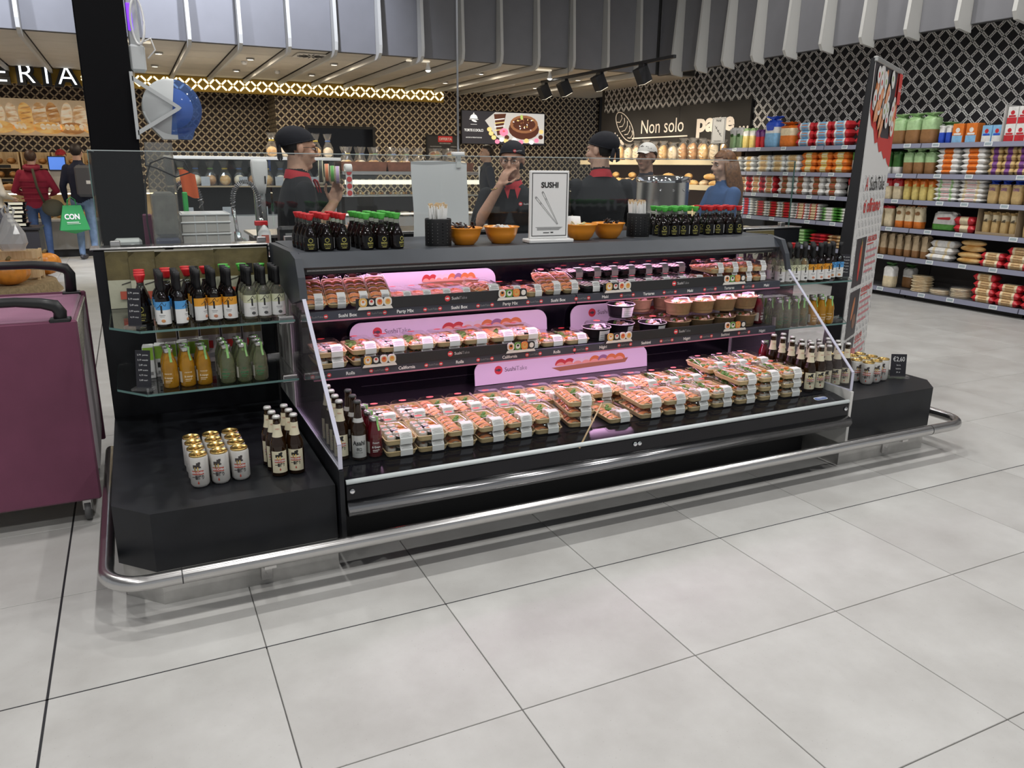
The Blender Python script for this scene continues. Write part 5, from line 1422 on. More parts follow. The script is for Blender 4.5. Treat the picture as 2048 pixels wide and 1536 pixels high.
def bowl(lab, loc, fill, seed):
    t = thing('orange_bowl', lab, 'bowl', loc)
    one(lathe([(0, 0), (.044, 0), (.046, .003), (.06, .018), (.072, .045), (.078, .07), (.0845, .074), (.0845, .0775), (.075, .0765), (.068, .045), (.05, .014), (0, .008)], 32, cap=False), 'bowl_wall', ORB, t, True)
    rr = random.Random(seed)
    for k in range(18):
        w_, l_ = (.012, .055) if fill == 0 else (.022, .032) if fill == 1 else (.018, .04)
        mt = [mat('sachet_dark', (.03, .02, .02), .3), mat('sachet_clear', (.6, .6, .58), .3), mat('sachet_pale', (.55, .5, .25), .35)][fill]
        o = one(xf(cbox(-w_/2, w_/2, -l_/2, l_/2, -.002, .002, .0008), Matrix.Rotation(rr.uniform(-.7, .7), 4, 'X')), 'sauce_sachet', mt)
        a = rr.uniform(0, 6.3); r = .045*math.sqrt(rr.random())
        o.location = (loc[0]+r*math.cos(a), loc[1]+r*math.sin(a), loc[2]+.05+.028*rr.random()*(1.2 if fill == 0 else 1)); o.rotation_euler = (rr.uniform(-.5, .5), rr.uniform(-.4, .4), rr.uniform(0, 6))
        tag(o, ['dark sauce sachet in the orange bowl beside the first chopstick cup', 'clear sachet in the orange bowl beside the SUSHI sign', 'pale sachet in the orange bowl with the white cup', 'black sachet in the orange bowl beside the second chopstick cup'][seed], 'sachet', 'sachets in bowl %s' % 'abcd'[seed])
    return t
bowl('orange bowl of dark sachets beside the perforated cup', (1.357, 3.34, 1.1155), 0, 0)
bowl('orange bowl beside the white SUSHI sign, nearly empty', (1.545, 3.345, 1.1155), 1, 1)
bowl('orange bowl of pale sachets with a white cup in it', (1.985, 3.37, 1.1155), 2, 2)
bowl('orange bowl of black sachets beside the second chopstick cup', (2.165, 3.40, 1.1155), 0, 3)
one(lathe([(.036, 0), (.03, .05), (.027, .05), (.033, .002)], 20, cap=False), 'paper_cup', PAPER, None, True, loc=(1.965, 3.40, 1.177), label='white paper cup upside down in the orange bowl of pale sachets', cat='cup')
sg = thing('sushi_sign', 'white framed upright sign with two drawn chopsticks and the word SUSHI', 'sign', (1.768, 3.30, 1.1155), R(-3))
one(cbox(-.115, .115, -.045, .045, 0, .018, .004), 'foot', WHITE, sg)
one(cbox(-.1, .1, -.008, .008, .018, .328, .003), 'panel', WHITE, sg)
q = MB()
for a in ((-.09, -.087, .03, .318), (.087, .09, .03, .318)): q.add(box(a[0], a[1], -.0092, -.0082, a[2], a[3]))
for a in ((.03, .033), (.315, .318)): q.add(box(-.09, .09, -.0092, -.0082, a[0], a[1]))
q.obj('border', INK, sg)
MB().text('SUSHI', .024, (0, -.0095, .252), bold=.035).obj('lettering', INK, sg)
for (x0, z0, x1, z1) in ((-.035, .228, .045, .085), (-.068, .205, .042, .083)):
    q = MB(); d = Vector((x1-x0, 0, z1-z0)).normalized(); n = Vector((-d.z, 0, d.x))
    for s in (-1, 1):
        w0, w1 = .0042, .0012
        a = Vector((x0, -.0092, z0))+n*s*w0; b = Vector((x1, -.0092, z1))+n*s*w1
        q.add(([tuple(a-n*s*.0006), tuple(b-n*s*.0003), tuple(b+n*s*.0006), tuple(a+n*s*.0008)], [(0, 1, 2, 3)]))
    c0 = Vector((x0, -.0092, z0))
    q.add(tube([tuple(c0+d*(-.003)+n*.0042*math.cos(t)+d*.003*math.sin(t)) for t in [2*PI*i/10 for i in range(10)]], .0008, 4, closed=True))
    q.add(tube([tuple(c0+d*.03+n*.004), tuple(c0+d*.03-n*.004)], .0006, 4)).add(tube([tuple(c0+d*.036+n*.004), tuple(c0+d*.036-n*.004)], .0006, 4))
    q.obj('chopstick_drawing', INK, sg)
q = MB()
for k, z in enumerate((.07, .066, .062, .058)): q.add(box(-.07+.008*(k > 0), .07-.006*k, -.0092, -.0085, z, z+.0011))
q.add(box(-.03, .0, -.0092, -.0085, .044, .0475)).add(box(.008, .022, -.0092, -.0085, .044, .049))
q.obj('small_print', INK, sg)
# ================================================================== SUSHI TRAYS
TRAYB = mat('tray_tan', (.74, .56, .30), .5); TRAYK = mat('tray_black', (.02, .018, .02), .35)
RICE = mat('rice_white', (.8, .77, .7), .7, bump=.6, bscale=500); NORI = mat('nori_black', (.012, .018, .012), .6)
WSAB = mat('wasabi_green', (.12, .26, .05), .6, noise=.4, nscale=150); GING = mat('pink_ginger', (.75, .42, .35), .5); CARR = mat('carrot_orange', (.75, .25, .04), .5)
def salmon_mat():
    m, nt, b = _new('salmon_striped')
    tc = nt.nodes.new('ShaderNodeTexCoord'); w = nt.nodes.new('ShaderNodeTexWave'); w.inputs['Scale'].default_value = 60; w.inputs['Distortion'].default_value = 2.5
    nt.links.new(tc.outputs['Object'], w.inputs[0])
    r = nt.nodes.new('ShaderNodeValToRGB'); r.color_ramp.elements[0].position = .55; r.color_ramp.elements[1].position = .95
    r.color_ramp.elements[0].color = (.86, .24, .05, 1); r.color_ramp.elements[1].color = (.9, .58, .36, 1)
    nt.links.new(w.outputs['Fac'], r.inputs[0]); nt.links.new(r.outputs[0], b.inputs['Base Color'])
    b.inputs['Roughness'].default_value = .25
    MATS['salmon'] = m
    return m
SALM = salmon_mat()
nig = MB().add(xf(ball((0, 0, 0), .022, .015, .010, 10, 6), T(0, 0, .010)), 0, True)
nig.add(grid(lambda u, v: ((2*u-1)*.0275, (2*v-1)*.0145, .0185-.012*abs(2*u-1)**2.2-.005*abs(2*v-1)**2+.003), 6, 4), 1, True)
NIG = nig.mesh('salmon_nigiri', [RICE, SALM])
rl = MB().add(lathe([(.0145, 0), (.0145, .022)], 12, cap=False), 1, True).add(lathe([(.0145, .022), (.006, .0222)], 12, cap=False), 0).add(lathe([(.006, .0223), (0, .0223)], 8, cap=False), 2)
ROLL = rl.mesh('maki_roll', [RICE, NORI, SALM])
ur = MB().add(lathe([(.015, 0), (.0165, .005), (.0165, .018), (.015, .022)], 12, cap=False), 0, True).add(lathe([(.015, .022), (.007, .0222)], 12, cap=False), 0).add(lathe([(.0075, .0225), (0, .0225)], 8, cap=False), 1)
UROLL = ur.mesh('rice_roll', [RICE, SALM])
gr = MB()
for k in range(7): gr.add(xf(ball((0, 0, 0), .014, .008, .006, 8, 5), T(random.uniform(-.018, .018), random.uniform(-.028, .028), .012+random.uniform(0, .006), rz=random.uniform(0, 3))), 0, True)
GREENS = gr.mesh('seaweed_salad', [WSAB])
ging = MB()
for k in range(6): ging.add(xf(ball((0, 0, 0), .013, .009, .005, 8, 5), T(random.uniform(-.016, .016), random.uniform(-.022, .022), .013+random.uniform(0, .008), rz=random.uniform(0, 3))), k % 2, True)
GINGER = ging.mesh('pickled_ginger', [GING, CARR])
def meshobj(me, name, parent, loc, rz=0):
    o = bpy.data.objects.new(name, me); COL.objects.link(o); o.parent = parent; o.location = loc; o.rotation_euler = (0, 0, rz); return o
_tr = {}
def tray(kind, lab, grp, W=.126, D=.2, basem=None, lidh=.044):
    """front = -Y; parts: base, clear lid, paper sleeve label, sticker, food"""
    key = (W, D, lidh)
    if key not in _tr:
        def ring(w, d, z, r=.014): return [(x, y, z) for x, y in rrect(w, d, r, 3)]
        b = MB().add(loft([ring(W*.88, D*.92, 0), ring(W*.97, D*.97, .018), ring(W, D, .019), ring(W, D, .022), ring(W*.94, D*.955, .022), ring(W*.86, D*.9, .004)], True))
        l = MB().add(loft([ring(W*.985, D*.985, .0225), ring(W*.96, D*.965, .027), ring(W*.88, D*.9, lidh-.004), ring(W*.83, D*.86, lidh), ring(W*.3, D*.3, lidh+.0005)], False), 0, True)
        lx = W*.14; lw = W*.195
        sv = MB().add(box(lx-lw, lx+lw, -D*.30, -D*.43, lidh+.0008, lidh+.0014))
        sv.add(([(lx-lw, -D*.43, lidh+.001), (lx+lw, -D*.43, lidh+.001), (lx+lw, -D*.505, .024), (lx-lw, -D*.505, .024)], [(3, 2, 1, 0)]))
        sv.add(([(lx-lw, -D*.505, .024), (lx+lw, -D*.505, .024), (lx+lw, -D*.5, .001), (lx-lw, -D*.5, .001)], [(3, 2, 1, 0)]))
        sv.add(([(lx-lw, -D*.28, lidh+.0015), (lx+lw, -D*.28, lidh+.0015), (lx+lw, -D*.43, lidh+.0015), (lx-lw, -D*.43, lidh+.0015)], [(3, 2, 1, 0)]))
        d = Vector((0, -D*.075, .024-lidh-.001)).normalized()
        for k in range(6):       # rows of small print
            t0 = .12+.13*k
            yy = -D*.43-D*.075*t0-.0008; zz = lidh+.001-(lidh+.001-.024)*t0+.0004
            ww = lw*(.85 if k % 3 else .55)
            sv.add(([(lx-ww, yy, zz), (lx+ww, yy, zz), (lx+ww, yy-D*.075*.045, zz-(lidh-.023)*.045), (lx-ww, yy-D*.075*.045, zz-(lidh-.023)*.045)], [(3, 2, 1, 0)]), 1)
        st = MB().add(xf(lathe([(.017, 0), (0, .0003)], 14), T(-W*.05, D*.36, lidh+.001)@Matrix.Scale(.6, 4, (0, 1, 0))))
        _tr[key] = (b.mesh('tray', [TRAYB]), b.mesh('tray_dark', [TRAYK]), l.mesh('lid', [LID]), sv.mesh('label_sleeve', [PAPER, INKG]), st.mesh('sticker', [mat('sticker_red', (.8, .1, .08), .5)]))
    bm, bk, lm, sm_, stm = _tr[key]
    o = bpy.data.objects.new('sushi_tray', bk if basem else bm); COL.objects.link(o); tag(o, lab, 'sushi tray', grp)
    meshobj(lm, 'lid', o, (0, 0, 0)); meshobj(sm_, 'label_sleeve', o, (0, 0, 0)); meshobj(stm, 'sticker', o, (0, 0, 0))
    n = 5
    if kind == 'salmon':
        for k in range(n): meshobj(NIG, 'salmon_nigiri', o, (-W*.22, -D*.36+D*.72*k/(n-1), .007), 0)
        for k in range(3): meshobj(UROLL, 'rice_roll', o, (W*.22, -D*.34+.036*k, .006))
        meshobj(GREENS, 'seaweed_salad', o, (W*.2, D*.22, .004))
    elif kind == 'rolls':
        for k in range(4):
            meshobj(UROLL, 'rice_roll', o, (-W*.27, -D*.35+.04*k, .006)); meshobj(UROLL if k % 2 else ROLL, 'rice_roll' if k % 2 else 'maki_roll', o, (.0, -D*.35+.04*k, .006))
        meshobj(GINGER, 'pickled_ginger', o, (W*.26, D*.2, .004)); meshobj(NIG, 'salmon_nigiri', o, (W*.24, -D*.2, .007)); meshobj(NIG, 'salmon_nigiri', o, (W*.24, -D*.02, .007))
    elif kind == 'maki':
        for k in range(5):
            for j in range(3): meshobj(ROLL, 'maki_roll', o, (-W*.28+W*.28*j, -D*.36+D*.18*k, .006))
    elif kind == 'salad':
        for x in (-.24, .2):
            for y in (-.28, .02, .28): meshobj(GREENS if (x < 0) == (y > -.2) else GINGER, 'seaweed_salad' if (x < 0) == (y > -.2) else 'pickled_ginger', o, (W*x, D*y, .005), y*9)
        meshobj(UROLL, 'rice_roll', o, (-W*.24, -D*.36, .006)); meshobj(UROLL, 'rice_roll', o, (W*.02, -D*.36, .006))
    elif kind == 'rose':
        for k in range(n): meshobj(NIG, 'salmon_nigiri', o, (-W*.2, -D*.36+D*.72*k/(n-1), .007)); meshobj(NIG, 'salmon_nigiri', o, (W*.22, -D*.36+D*.72*k/(n-1), .007))
    return o
rt = random.Random(4)
def deckz(y): return .378+(y-2.72)*(.027/.78)+.0015
S1 = Proto(tray('salmon', 'x', 'y')); S2 = Proto(tray('rolls', 'x', 'y')); S3 = Proto(tray('salad', 'x', 'y')); S4 = Proto(tray('maki', 'x', 'y', basem=True, W=.1, D=.15, lidh=.045)); S5 = Proto(tray('rose', 'x', 'y'))
def stackput(P, x, y, n, z0, rz, lab, grp, dz=.0462, tilt=2.0):
    for l in range(n):
        P.put((x+rt.uniform(-.002, .002), y+.0*l, z0+l*dz+.004), rz, lab+(', on top' if l == n-1 and n > 1 else ', below' if n > 1 else ''), grp+(' top' if l == n-1 else ' lower'), rot=(R(tilt), 0, rz))
# bottom deck, front row then second row
R1 = [(.842, 'rolls'), (.97, 'rolls'), (1.096, 'salmon'), (1.226, 'salmon'), (1.356, 'salmon'), (1.486, 'salmon'), (1.66, 'skew'), (1.84, 'single'), (2.005, 'rose'), (2.138, 'rose'), (2.270, 'salmon'), (2.408, 'salad'), (2.552, 'salad3'), (2.694, 'salad3'), (2.838, 'salad3')]
for x, k in R1:
    y = 2.812
    z = deckz(y)
    if k == 'rolls': stackput(S2, x, y, 2, z, R(-1), 'tray of mixed rice rolls in the front row beside the dark red juice', 'roll trays in the front row')
    elif k == 'salmon': stackput(S1, x, y, 2, z, R(rt.uniform(-3, 2)), 'tan tray of salmon nigiri in the front row of the bottom deck', 'salmon trays in the front row')
    elif k == 'skew': stackput(S1, x, y+.02, 3, z, R(-7), 'salmon tray set askew in the middle of the front row', 'askew salmon trays')
    elif k == 'single': stackput(S1, x, y, 1, z, 0, 'single low salmon tray between the askew stack and the double nigiri trays', 'single salmon tray')
    elif k == 'rose': stackput(S5, x, y, 2, z, R(-2), 'tan tray filled with two rows of salmon nigiri in the front row', 'double nigiri trays')
    elif k == 'salad': stackput(S3, x, y, 2, z, 0, 'green seaweed salad tray in the two-high stack of the front row', 'two-high salad trays')
    else: stackput(S3, x, y, 3, z, R(-1), 'seaweed salad tray in the three-high stacks beside the beer bottles', 'three-high salad trays in front')
R2 = [(.842, 'rolls'), (.97, 'rolls'), (1.096, 'salmon'), (1.226, 'salmon'), (1.356, 'salmon'), (1.486, 'salmon'), (1.616, 'salmon'), (1.747, 'salmon'), (1.878, 'salmon'), (2.006, 'salmon'), (2.136, 'rose'), (2.266, 'salad'), (2.40, 'salad'), (2.545, 'salad3'), (2.685, 'salad3'), (2.825, 'salad3')]
for x, k in R2:
    y = 3.022
    z = deckz(y)
    if k == 'rolls': stackput(S2, x, y, 2, z, R(-1), 'tan tray of mixed rice rolls in the second row near the acrylic side', 'roll trays in the second row')
    elif k in ('salmon', 'rose'): stackput(S1 if k == 'salmon' else S5, x, y, 2, z, R(rt.uniform(-3, 2)), 'salmon nigiri tray in the second row below the pink board' if k == 'salmon' else 'tan tray of double salmon nigiri in the second row', 'salmon trays in the second row')
    elif k == 'salad': stackput(S3, x, y, 2, z, 0, 'green salad tray in the second row beside the tall salad stacks', 'salad trays in the second row')
    else: stackput(S3, x, y, 3, z, R(-1), 'green seaweed salad tray in the three-high stacks at the back of the deck', 'three-high salad trays behind')
# middle shelf
for k, x in enumerate((.690, .832, .962, 1.092, 1.222, 1.352, 1.482, 1.612)):
    stackput((S2, S3, S2, S3, S2, S3, S1, S2)[k], x, 3.262, 2, .6375, R(rt.uniform(-2, 2)), 'tan roll tray in front of the long pink board on the middle shelf', 'roll trays on the middle shelf', tilt=.5)
for x in (1.745, 1.878): stackput(S3, x, 3.262, 1, .6375, 0, 'low tan salad tray between the long pink board and the poke bowls', 'low trays on the middle shelf', tilt=.5)
# top shelf: four tilted party boxes, flat trays, maki boxes, rose trays
PBX = Proto(tray('rose', 'x', 'y', W=.088, D=.20, lidh=.05))
for k, x in enumerate((.642, .735, .828, .921)):
    PBX.put((x, 3.265, .929), 0, 'tall tilted sushi box in the row of four beside the top board', 'tilted sushi boxes', rot=(R(24), 0, R(-4)))
for k, x in enumerate((1.018, 1.11, 1.202, 1.294)):
    stackput(PBX, x, 3.285, 1, .8835, 0, 'flat sushi tray lying before the top board behind the black strip', 'flat trays on the top shelf', tilt=.5)
stackput(S5, 1.41, 3.262, 1, .906, 0, 'raised sushi tray between the flat trays and the salmon boxes on the top shelf', 'raised tray', tilt=4)
PBX.put((1.535, 3.265, .885), 0, 'short salmon box lying flat on the top shelf', 'flat salmon box', rot=(R(.5), 0, 0))
PBX.put((1.64, 3.265, .885), 0, 'salmon box lying flat beside the tilted salmon boxes', 'second flat salmon box', rot=(R(.5), 0, 0))
for x in (1.745, 1.84): PBX.put((x, 3.27, .915), 0, 'tilted long salmon box in the middle of the top shelf', 'tilted salmon boxes', rot=(R(18), 0, R(-3)))
for k in range(7):
    stackput(S4, 1.95+.104*k, 3.245, 1, .8835, 0, 'small black-based maki box in the front line on the top shelf', 'maki boxes in front', tilt=.5)
    stackput(S4, 1.95+.104*k, 3.405, 2, .8835, 0, 'small black-based maki box in the back line on the top shelf', 'maki boxes behind', tilt=.5, dz=.047)
for k, x in enumerate((2.705, 2.80, 2.895, 2.99)):
    stackput(PBX, x, 3.27, 2, .8835, 0, 'pink-lit sushi tray in the two-high row at the end of the top shelf', 'pink-lit trays at the shelf end', tilt=.5, dz=.052)
# poke bowls
KRAFT = mat('kraft_paper_bowl', (.42, .29, .15), .6, noise=.08, nscale=60)
def poke(wallm, lab, grp, foodset, sleeve):
    o = one(lathe([(0, 0), (.056, 0), (.058, .002), (.068, .06), (.071, .0605), (.071, .064), (.066, .064), (.06, .012), (0, .01)], 24, cap=False), 'poke_bowl', wallm, None, True, label=lab, cat='bowl', group=grp)
    one(lathe([(.0725, .062), (.0725, .068), (.066, .07), (.055, .088), (.03, .093), (0, .094)], 24, cap=False), 'dome_lid', LID, o, True)
    one(tube([(.0718*math.cos(t), .0718*math.sin(t), .0635) for t in [2*PI*i/24 for i in range(24)]], .002, 5, closed=True), 'rim', mat('rim_white', (.8, .75, .75), .4) if sleeve else wallm, o, True)
    q = MB()
    for k in range(16): q.add(xf(ball((0, 0, 0), .013, .009, .007, 8, 5), T(.04*math.cos(k*2.4)*(k % 4)/3, .04*math.sin(k*2.4)*(k % 4)/3, .058+.006*random.random(), rz=k)), k % 4, True)
    q.obj('poke_filling', foodset, o)
    one(xf(lathe([(.017, 0), (0, .0004)], 12), T(0, 0, .0945)), 'sticker', mat('sticker_red'), o)
    if sleeve:
        q = MB().add(grid(lambda u, v: ((.0585+.0095*v)*math.cos(FRONT-.3+1.3*u), (.0585+.0095*v)*math.sin(FRONT-.3+1.3*u), .004+.05*v), 8, 1), 0)
        for k in range(4): q.add(grid(lambda u, v: ((.0598+.008*(.2+.18*k))*math.cos(FRONT-.2+1.0*u), (.0598+.008*(.2+.18*k))*math.sin(FRONT-.2+1.0*u), .012+.01*k+.002*v), 6, 1), 1)
        q.obj('label_sleeve', [PAPER, INKG], o)
    else:
        MB().add(grid(lambda u, v: ((.0585+.0095*v)*math.cos(FRONT+.75+.3*u), (.0585+.0095*v)*math.sin(FRONT+.75+.3*u), .004+.05*v), 4, 1)).obj('label_strip', PAPER, o)
    return o
PK = Proto(poke(KRAFT, 'kraft poke bowl with clear dome in the double row on the middle shelf', 'kraft poke bowls', [SALM, WSAB, RICE, GING], False))
for x, y in ((2.36, 3.378), (2.53, 3.378)): PK.put((x, y, .6375)); PK.put((x, y, .6375+.097), R(20))
for x, y in ((2.50, 3.228), (2.65, 3.228), (2.80, 3.235), (2.95, 3.24)): PK.put((x, y, .6375), R(5)); PK.put((x, y, .6375+.097), R(15))
PW = Proto(poke(TRAYK, 'black poke bowl with white rim beside the low salad trays', 'black poke bowls', [SALM, GING, WSAB, RICE], True))
PW.put((2.015, 3.235, .6375)); PW.put((2.185, 3.28, .6375), R(20)); PW.put((2.345, 3.228, .6375), R(10), 'black poke bowl with white rim in front of the kraft bowls', 'black bowl before the kraft bowls'); PW.put((2.178, 3.275, .6375+.097), R(-8), 'black poke bowl with white rim standing on another bowl', 'stacked black bowl')
# loose chopstick leaning on the front glass
st_ = one(tube([(1.56, 2.60, .345), (1.70, 2.662, .505)], [.004, .0025], 8), 'loose_chopstick', mat('pale_wood'), None, True, label='single pale chopstick resting against the low front glass', cat='chopstick')
# ================================================================== PEOPLE
import numpy as np
def limb(pts, rs, n=12):
    out = [tube(pts, rs, n)]
    for p, r in zip(pts, rs): out.append(ball(p, r, r, r, n, 8))
    return out
def hand_geo(w, d, wd, curl=.5, spread=.018, s=1.0, thumb=1):
    """w wrist, d pointing direction, wd width direction (towards the thumb side); returns parts and bones"""
    w = Vector(w); d = Vector(d).normalized(); wd = (Vector(wd)-d*Vector(wd).dot(d)).normalized(); nrm = d.cross(wd)
    parts, bones = [], []
    M = Matrix.Translation(w+d*.048*s) @ Matrix((wd, nrm, d)).transposed().to_4x4()
    parts.append(xf(ball((0, 0, 0), .041*s, .017*s, .055*s, 12, 8), M))
    bones.append((w, w+d*.1*s, .03))
    for k, (L, off) in enumerate(((.072, 1.5), (.08, .5), (.075, -.5), (.058, -1.5))):
        p = w+d*.088*s+wd*off*spread*s; a = 0; pts = [tuple(p-d*.03*s), tuple(p)]
        for sg in (.45, .32, .25):
            a += curl*(.8+.15*k)
            p = p+(d*math.cos(a)+nrm*math.sin(a))*L*sg*s; pts.append(tuple(p))
        parts += limb(pts, [.0095*s, .0095*s, .0088*s, .008*s, .0072*s], 8)
        for a_, b_ in zip(pts[1:], pts[2:]): bones.append((Vector(a_), Vector(b_), .01))
    p0 = w+d*.02*s+wd*.028*s*thumb
    p1 = p0+(d*.5+wd*.7*thumb+nrm*.25).normalized()*.042*s; p2 = p1+(d*.8+wd*.25*thumb+nrm*.45).normalized()*.03*s; p3 = p2+(d*.85+nrm*.5).normalized()*.022*s
    parts += limb([tuple(p0), tuple(p1), tuple(p2), tuple(p3)], [.014*s, .0115*s, .01*s, .008*s], 8)
    bones.append((p0, p2, .012)); bones.append((p2, p3, .01))
    return parts, bones

def person(label, loc, rz, H=1.72, skin=(.55, .32, .22), top=(.02, .02, .025), legs=(.03, .035, .05), shoes=(.05, .05, .05), arms=None, hands=(None, None), sleeve=.5, head=(0, 0), lean=(0, 0), voxel=.007, bulk=1.0, sleeve_c=None, torso_bulk=1.0, jacket=False):
    """local: faces -Y. arms: (right elbow, right wrist, left elbow, left wrist) in local metres for a 1.75 m body"""
    k = H/1.75
    parts, bones = [], []
    def B(a, b, r, m): bones.append((Vector(a), Vector(b), r, m))
    lx, ly = lean
    tb = torso_bulk
    rings = []
    for z, f, rx, ry in ((.84, 0, .15, .105), (.92, 0, .168, .118), (1.05, .25, .152*tb, .108*tb), (1.18, .5, .162*tb, .116*tb), (1.30, .78, .178*tb, .118*tb), (1.39, .95, .172, .098), (1.44, 1, .118, .078), (1.475, 1.05, .066, .062), (1.55, 1.1, .054, .056)):
        rings.append([(lx*f+rx*math.cos(2*PI*i/24), ly*f+ry*math.sin(2*PI*i/24)*(1.0), z) for i in range(24)])
    parts.append(loft(rings))
    B((0, 0, .95), (lx*.8, ly*.8, 1.36), .16*tb, 'top'); B((lx-.13, ly, 1.40), (lx+.13, ly, 1.40), .07, 'top')
    B((lx*1.05, ly*1.05, 1.49), (lx*1.1, ly*1.1, 1.56), .06, 'skin')
    B((-.06, 0, .86), (.06, 0, .86), .13, 'legs')
    # legs
    for s in (-1, 1):
        parts += limb([(s*.088, 0, .90), (s*.095, -.01, .50), (s*.098, .015, .10)], [.093*bulk, .062*bulk, .045*bulk])
        parts.append(ball((s*.1, -.045, .042), .045, .125, .045, 14, 9))
        B((s*.09, 0, .86), (s*.097, 0, .13), .075, 'legs'); B((s*.1, .04, .04), (s*.1, -.14, .035), .05, 'shoes')
    # arms
    arms = arms or ((-.25, .03, 1.12), (-.26, -.04, .88), (.25, .03, 1.12), (.26, -.04, .88))
    for i, s in enumerate((-1, 1)):
        S = Vector((lx+s*.172, ly, 1.385)); E = Vector(arms[2*i]); W = Vector(arms[2*i+1])
        ra = .058*(1.12 if jacket else 1)
        parts += limb([tuple(S), tuple(S.lerp(E, .5)), tuple(E), tuple(E.lerp(W, .4)), tuple(W)], [ra*1.02, ra*.9, .043*(1.2 if jacket else 1), .040*(1.2 if jacket else 1), .028])
        mid = S.lerp(E, min(1, sleeve*2)) if sleeve < .5 else (E if sleeve == .5 else E.lerp(W, (sleeve-.5)*2))
        if sleeve <= .5:
            B(S, mid, .06, 'top')
            if sleeve < .5: B(mid, E, .045, 'skin')
            B(E, W, .035, 'skin')
        else:
            B(S, E, .06, 'top'); B(E, mid, .045, 'top'); B(mid, W, .03, 'skin')
        h = hands[i]
        dd = (W-E).normalized()
        if h is None: h = dict(d=dd, wd=(0, -1, 0), curl=.35)
        hp, hb = hand_geo(W, h.get('d', dd), h.get('wd', (0, -1, 0)), h.get('curl', .4), thumb=h.get('thumb', 1))
        parts += hp
        for a, b, r in hb: bones.append((a, b, r, 'skin'))
    # head
    HC = Vector((lx*1.15, ly*1.15-.015, 1.628)); HM = Matrix.Translation(HC) @ Matrix.Rotation(R(head[0]), 4, 'Z') @ Matrix.Rotation(R(head[1]), 4, 'X')
    hd = [ball((0, .012, .03), .0755, .094, .086, 18, 12), ball((0, -.028, -.04), .057, .062, .072, 16, 10), ball((0, -.062, -.097), .029, .024, .02, 10, 7), ball((0, -.082, .024), .052, .014, .012, 12, 7),
          tube([(0, -.088, .018), (0, -.104, -.008), (0, -.112, -.028)], [.008, .010, .0135], 10), ball((0, -.11, -.03), .012, .013, .010, 10, 7), ball((-.011, -.099, -.034), .009, .01, .008, 8, 6), ball((.011, -.099, -.034), .009, .01, .008, 8, 6),
          ball((0, -.088, -.058), .022, .012, .0065, 10, 6), ball((0, -.086, -.069), .019, .012, .007, 10, 6), ball((-.04, -.06, -.025), .026, .028, .026, 10, 7), ball((.04, -.06, -.025), .026, .028, .026, 10, 7),
          ball((-.078, .008, -.008), .010, .02, .032, 10, 8), ball((.078, .008, -.008), .010, .02, .032, 10, 8)]
    parts += [xf(g_, HM) for g_ in hd]
    parts.append(tube([tuple(HC+Vector((0, .02, -.05))), (lx*1.05, ly*1.05+.005, 1.46)], [.052, .057], 16))
    B(HM @ Vector((0, 0, .03)), HM @ Vector((0, -.03, -.06)), .085, 'skin')
    mb = MB()
    for p in parts: mb.add(p)
    me = bpy.data.meshes.new('tmp'); me.from_pydata([tuple(Vector(p)*k) for p in mb.v], [], mb.f); me.update()
    tmp = bpy.data.objects.new('tmp', me); COL.objects.link(tmp)
    rm = tmp.modifiers.new('r', 'REMESH'); rm.mode = 'VOXEL'; rm.voxel_size = voxel
    sm_ = tmp.modifiers.new('s', 'SMOOTH'); sm_.factor = .5; sm_.iterations = 3 if voxel < .01 else 1
    dg = bpy.context.evaluated_depsgraph_get()
    nm = bpy.data.meshes.new_from_object(tmp.evaluated_get(dg))
    bpy.data.objects.remove(tmp); bpy.data.meshes.remove(me)
    nm.name = 'person'
    order = ['skin', 'top', 'legs', 'shoes']
    tag_ = '%d_%d' % (int(loc[0]*100), int(loc[1]*100))
    mats = [mat('skin_'+tag_, skin, .5, noise=.06, nscale=60), mat('cloth_top_'+tag_, top, .85, noise=.06, nscale=12, bump=.12, bscale=14), mat('cloth_legs_'+tag_, legs, .85, noise=.2, nscale=12, bump=.25, bscale=30), mat('shoes_'+tag_, shoes, .5)]
    nm.materials.clear()
    for m in mats: nm.materials.append(m)
    n = len(nm.polygons)
    co = np.zeros(n*3); nm.polygons.foreach_get('center', co); co = co.reshape(-1, 3)/k
    best = np.full(n, 1e9); idx = np.zeros(n, int)
    for a, b, r, m in bones:
        a = np.array(a); b = np.array(b); ab = b-a; L = max(ab@ab, 1e-9)
        t = np.clip(((co-a)@ab)/L, 0, 1)
        dist = np.linalg.norm(co-(a+t[:, None]*ab), axis=1)/r
        u = dist < best; best[u] = dist[u]; idx[u] = order.index(m)
    nm.polygons.foreach_set('material_index', idx.astype(np.int32))
    nm.polygons.foreach_set('use_smooth', np.ones(n, bool))
    o = bpy.data.objects.new('person', nm); COL.objects.link(o)
    o.location = loc; o.rotation_euler = (0, 0, R(rz)); tag(o, label, 'person')
    S = Matrix.Scale(k, 4)
    o_head = S @ HM
    # eyes
    for s in (-1, 1):
        q = MB().add(xf(ball((s*.031, -.0765, .003), .0115, .0115, .0052, 10, 7), o_head), 0, True).add(xf(ball((s*.031, -.0868, .003), .0058, .0028, .0045, 8, 6), o_head), 1, True)
        q.obj('eye', [mat('eye_white', (.55, .5, .47), .3), mat('iris_dark', (.02, .012, .01), .2)], o)
        one(xf(tube([(s*.015, -.094, .024), (s*.032, -.0955, .029), (s*.05, -.083, .024)], [.003, .004, .002], 6), o_head), 'eyebrow', mat('brow_dark', (.015, .01, .008), .8), o, True)
    one(xf(ball((0, -.0955, -.063), .02, .0055, .006, 10, 6), o_head), 'lips', mat('lips_'+tag_, (skin[0]*.8, skin[1]*.55, skin[2]*.55), .45), o, True)
    return o, o_head, S

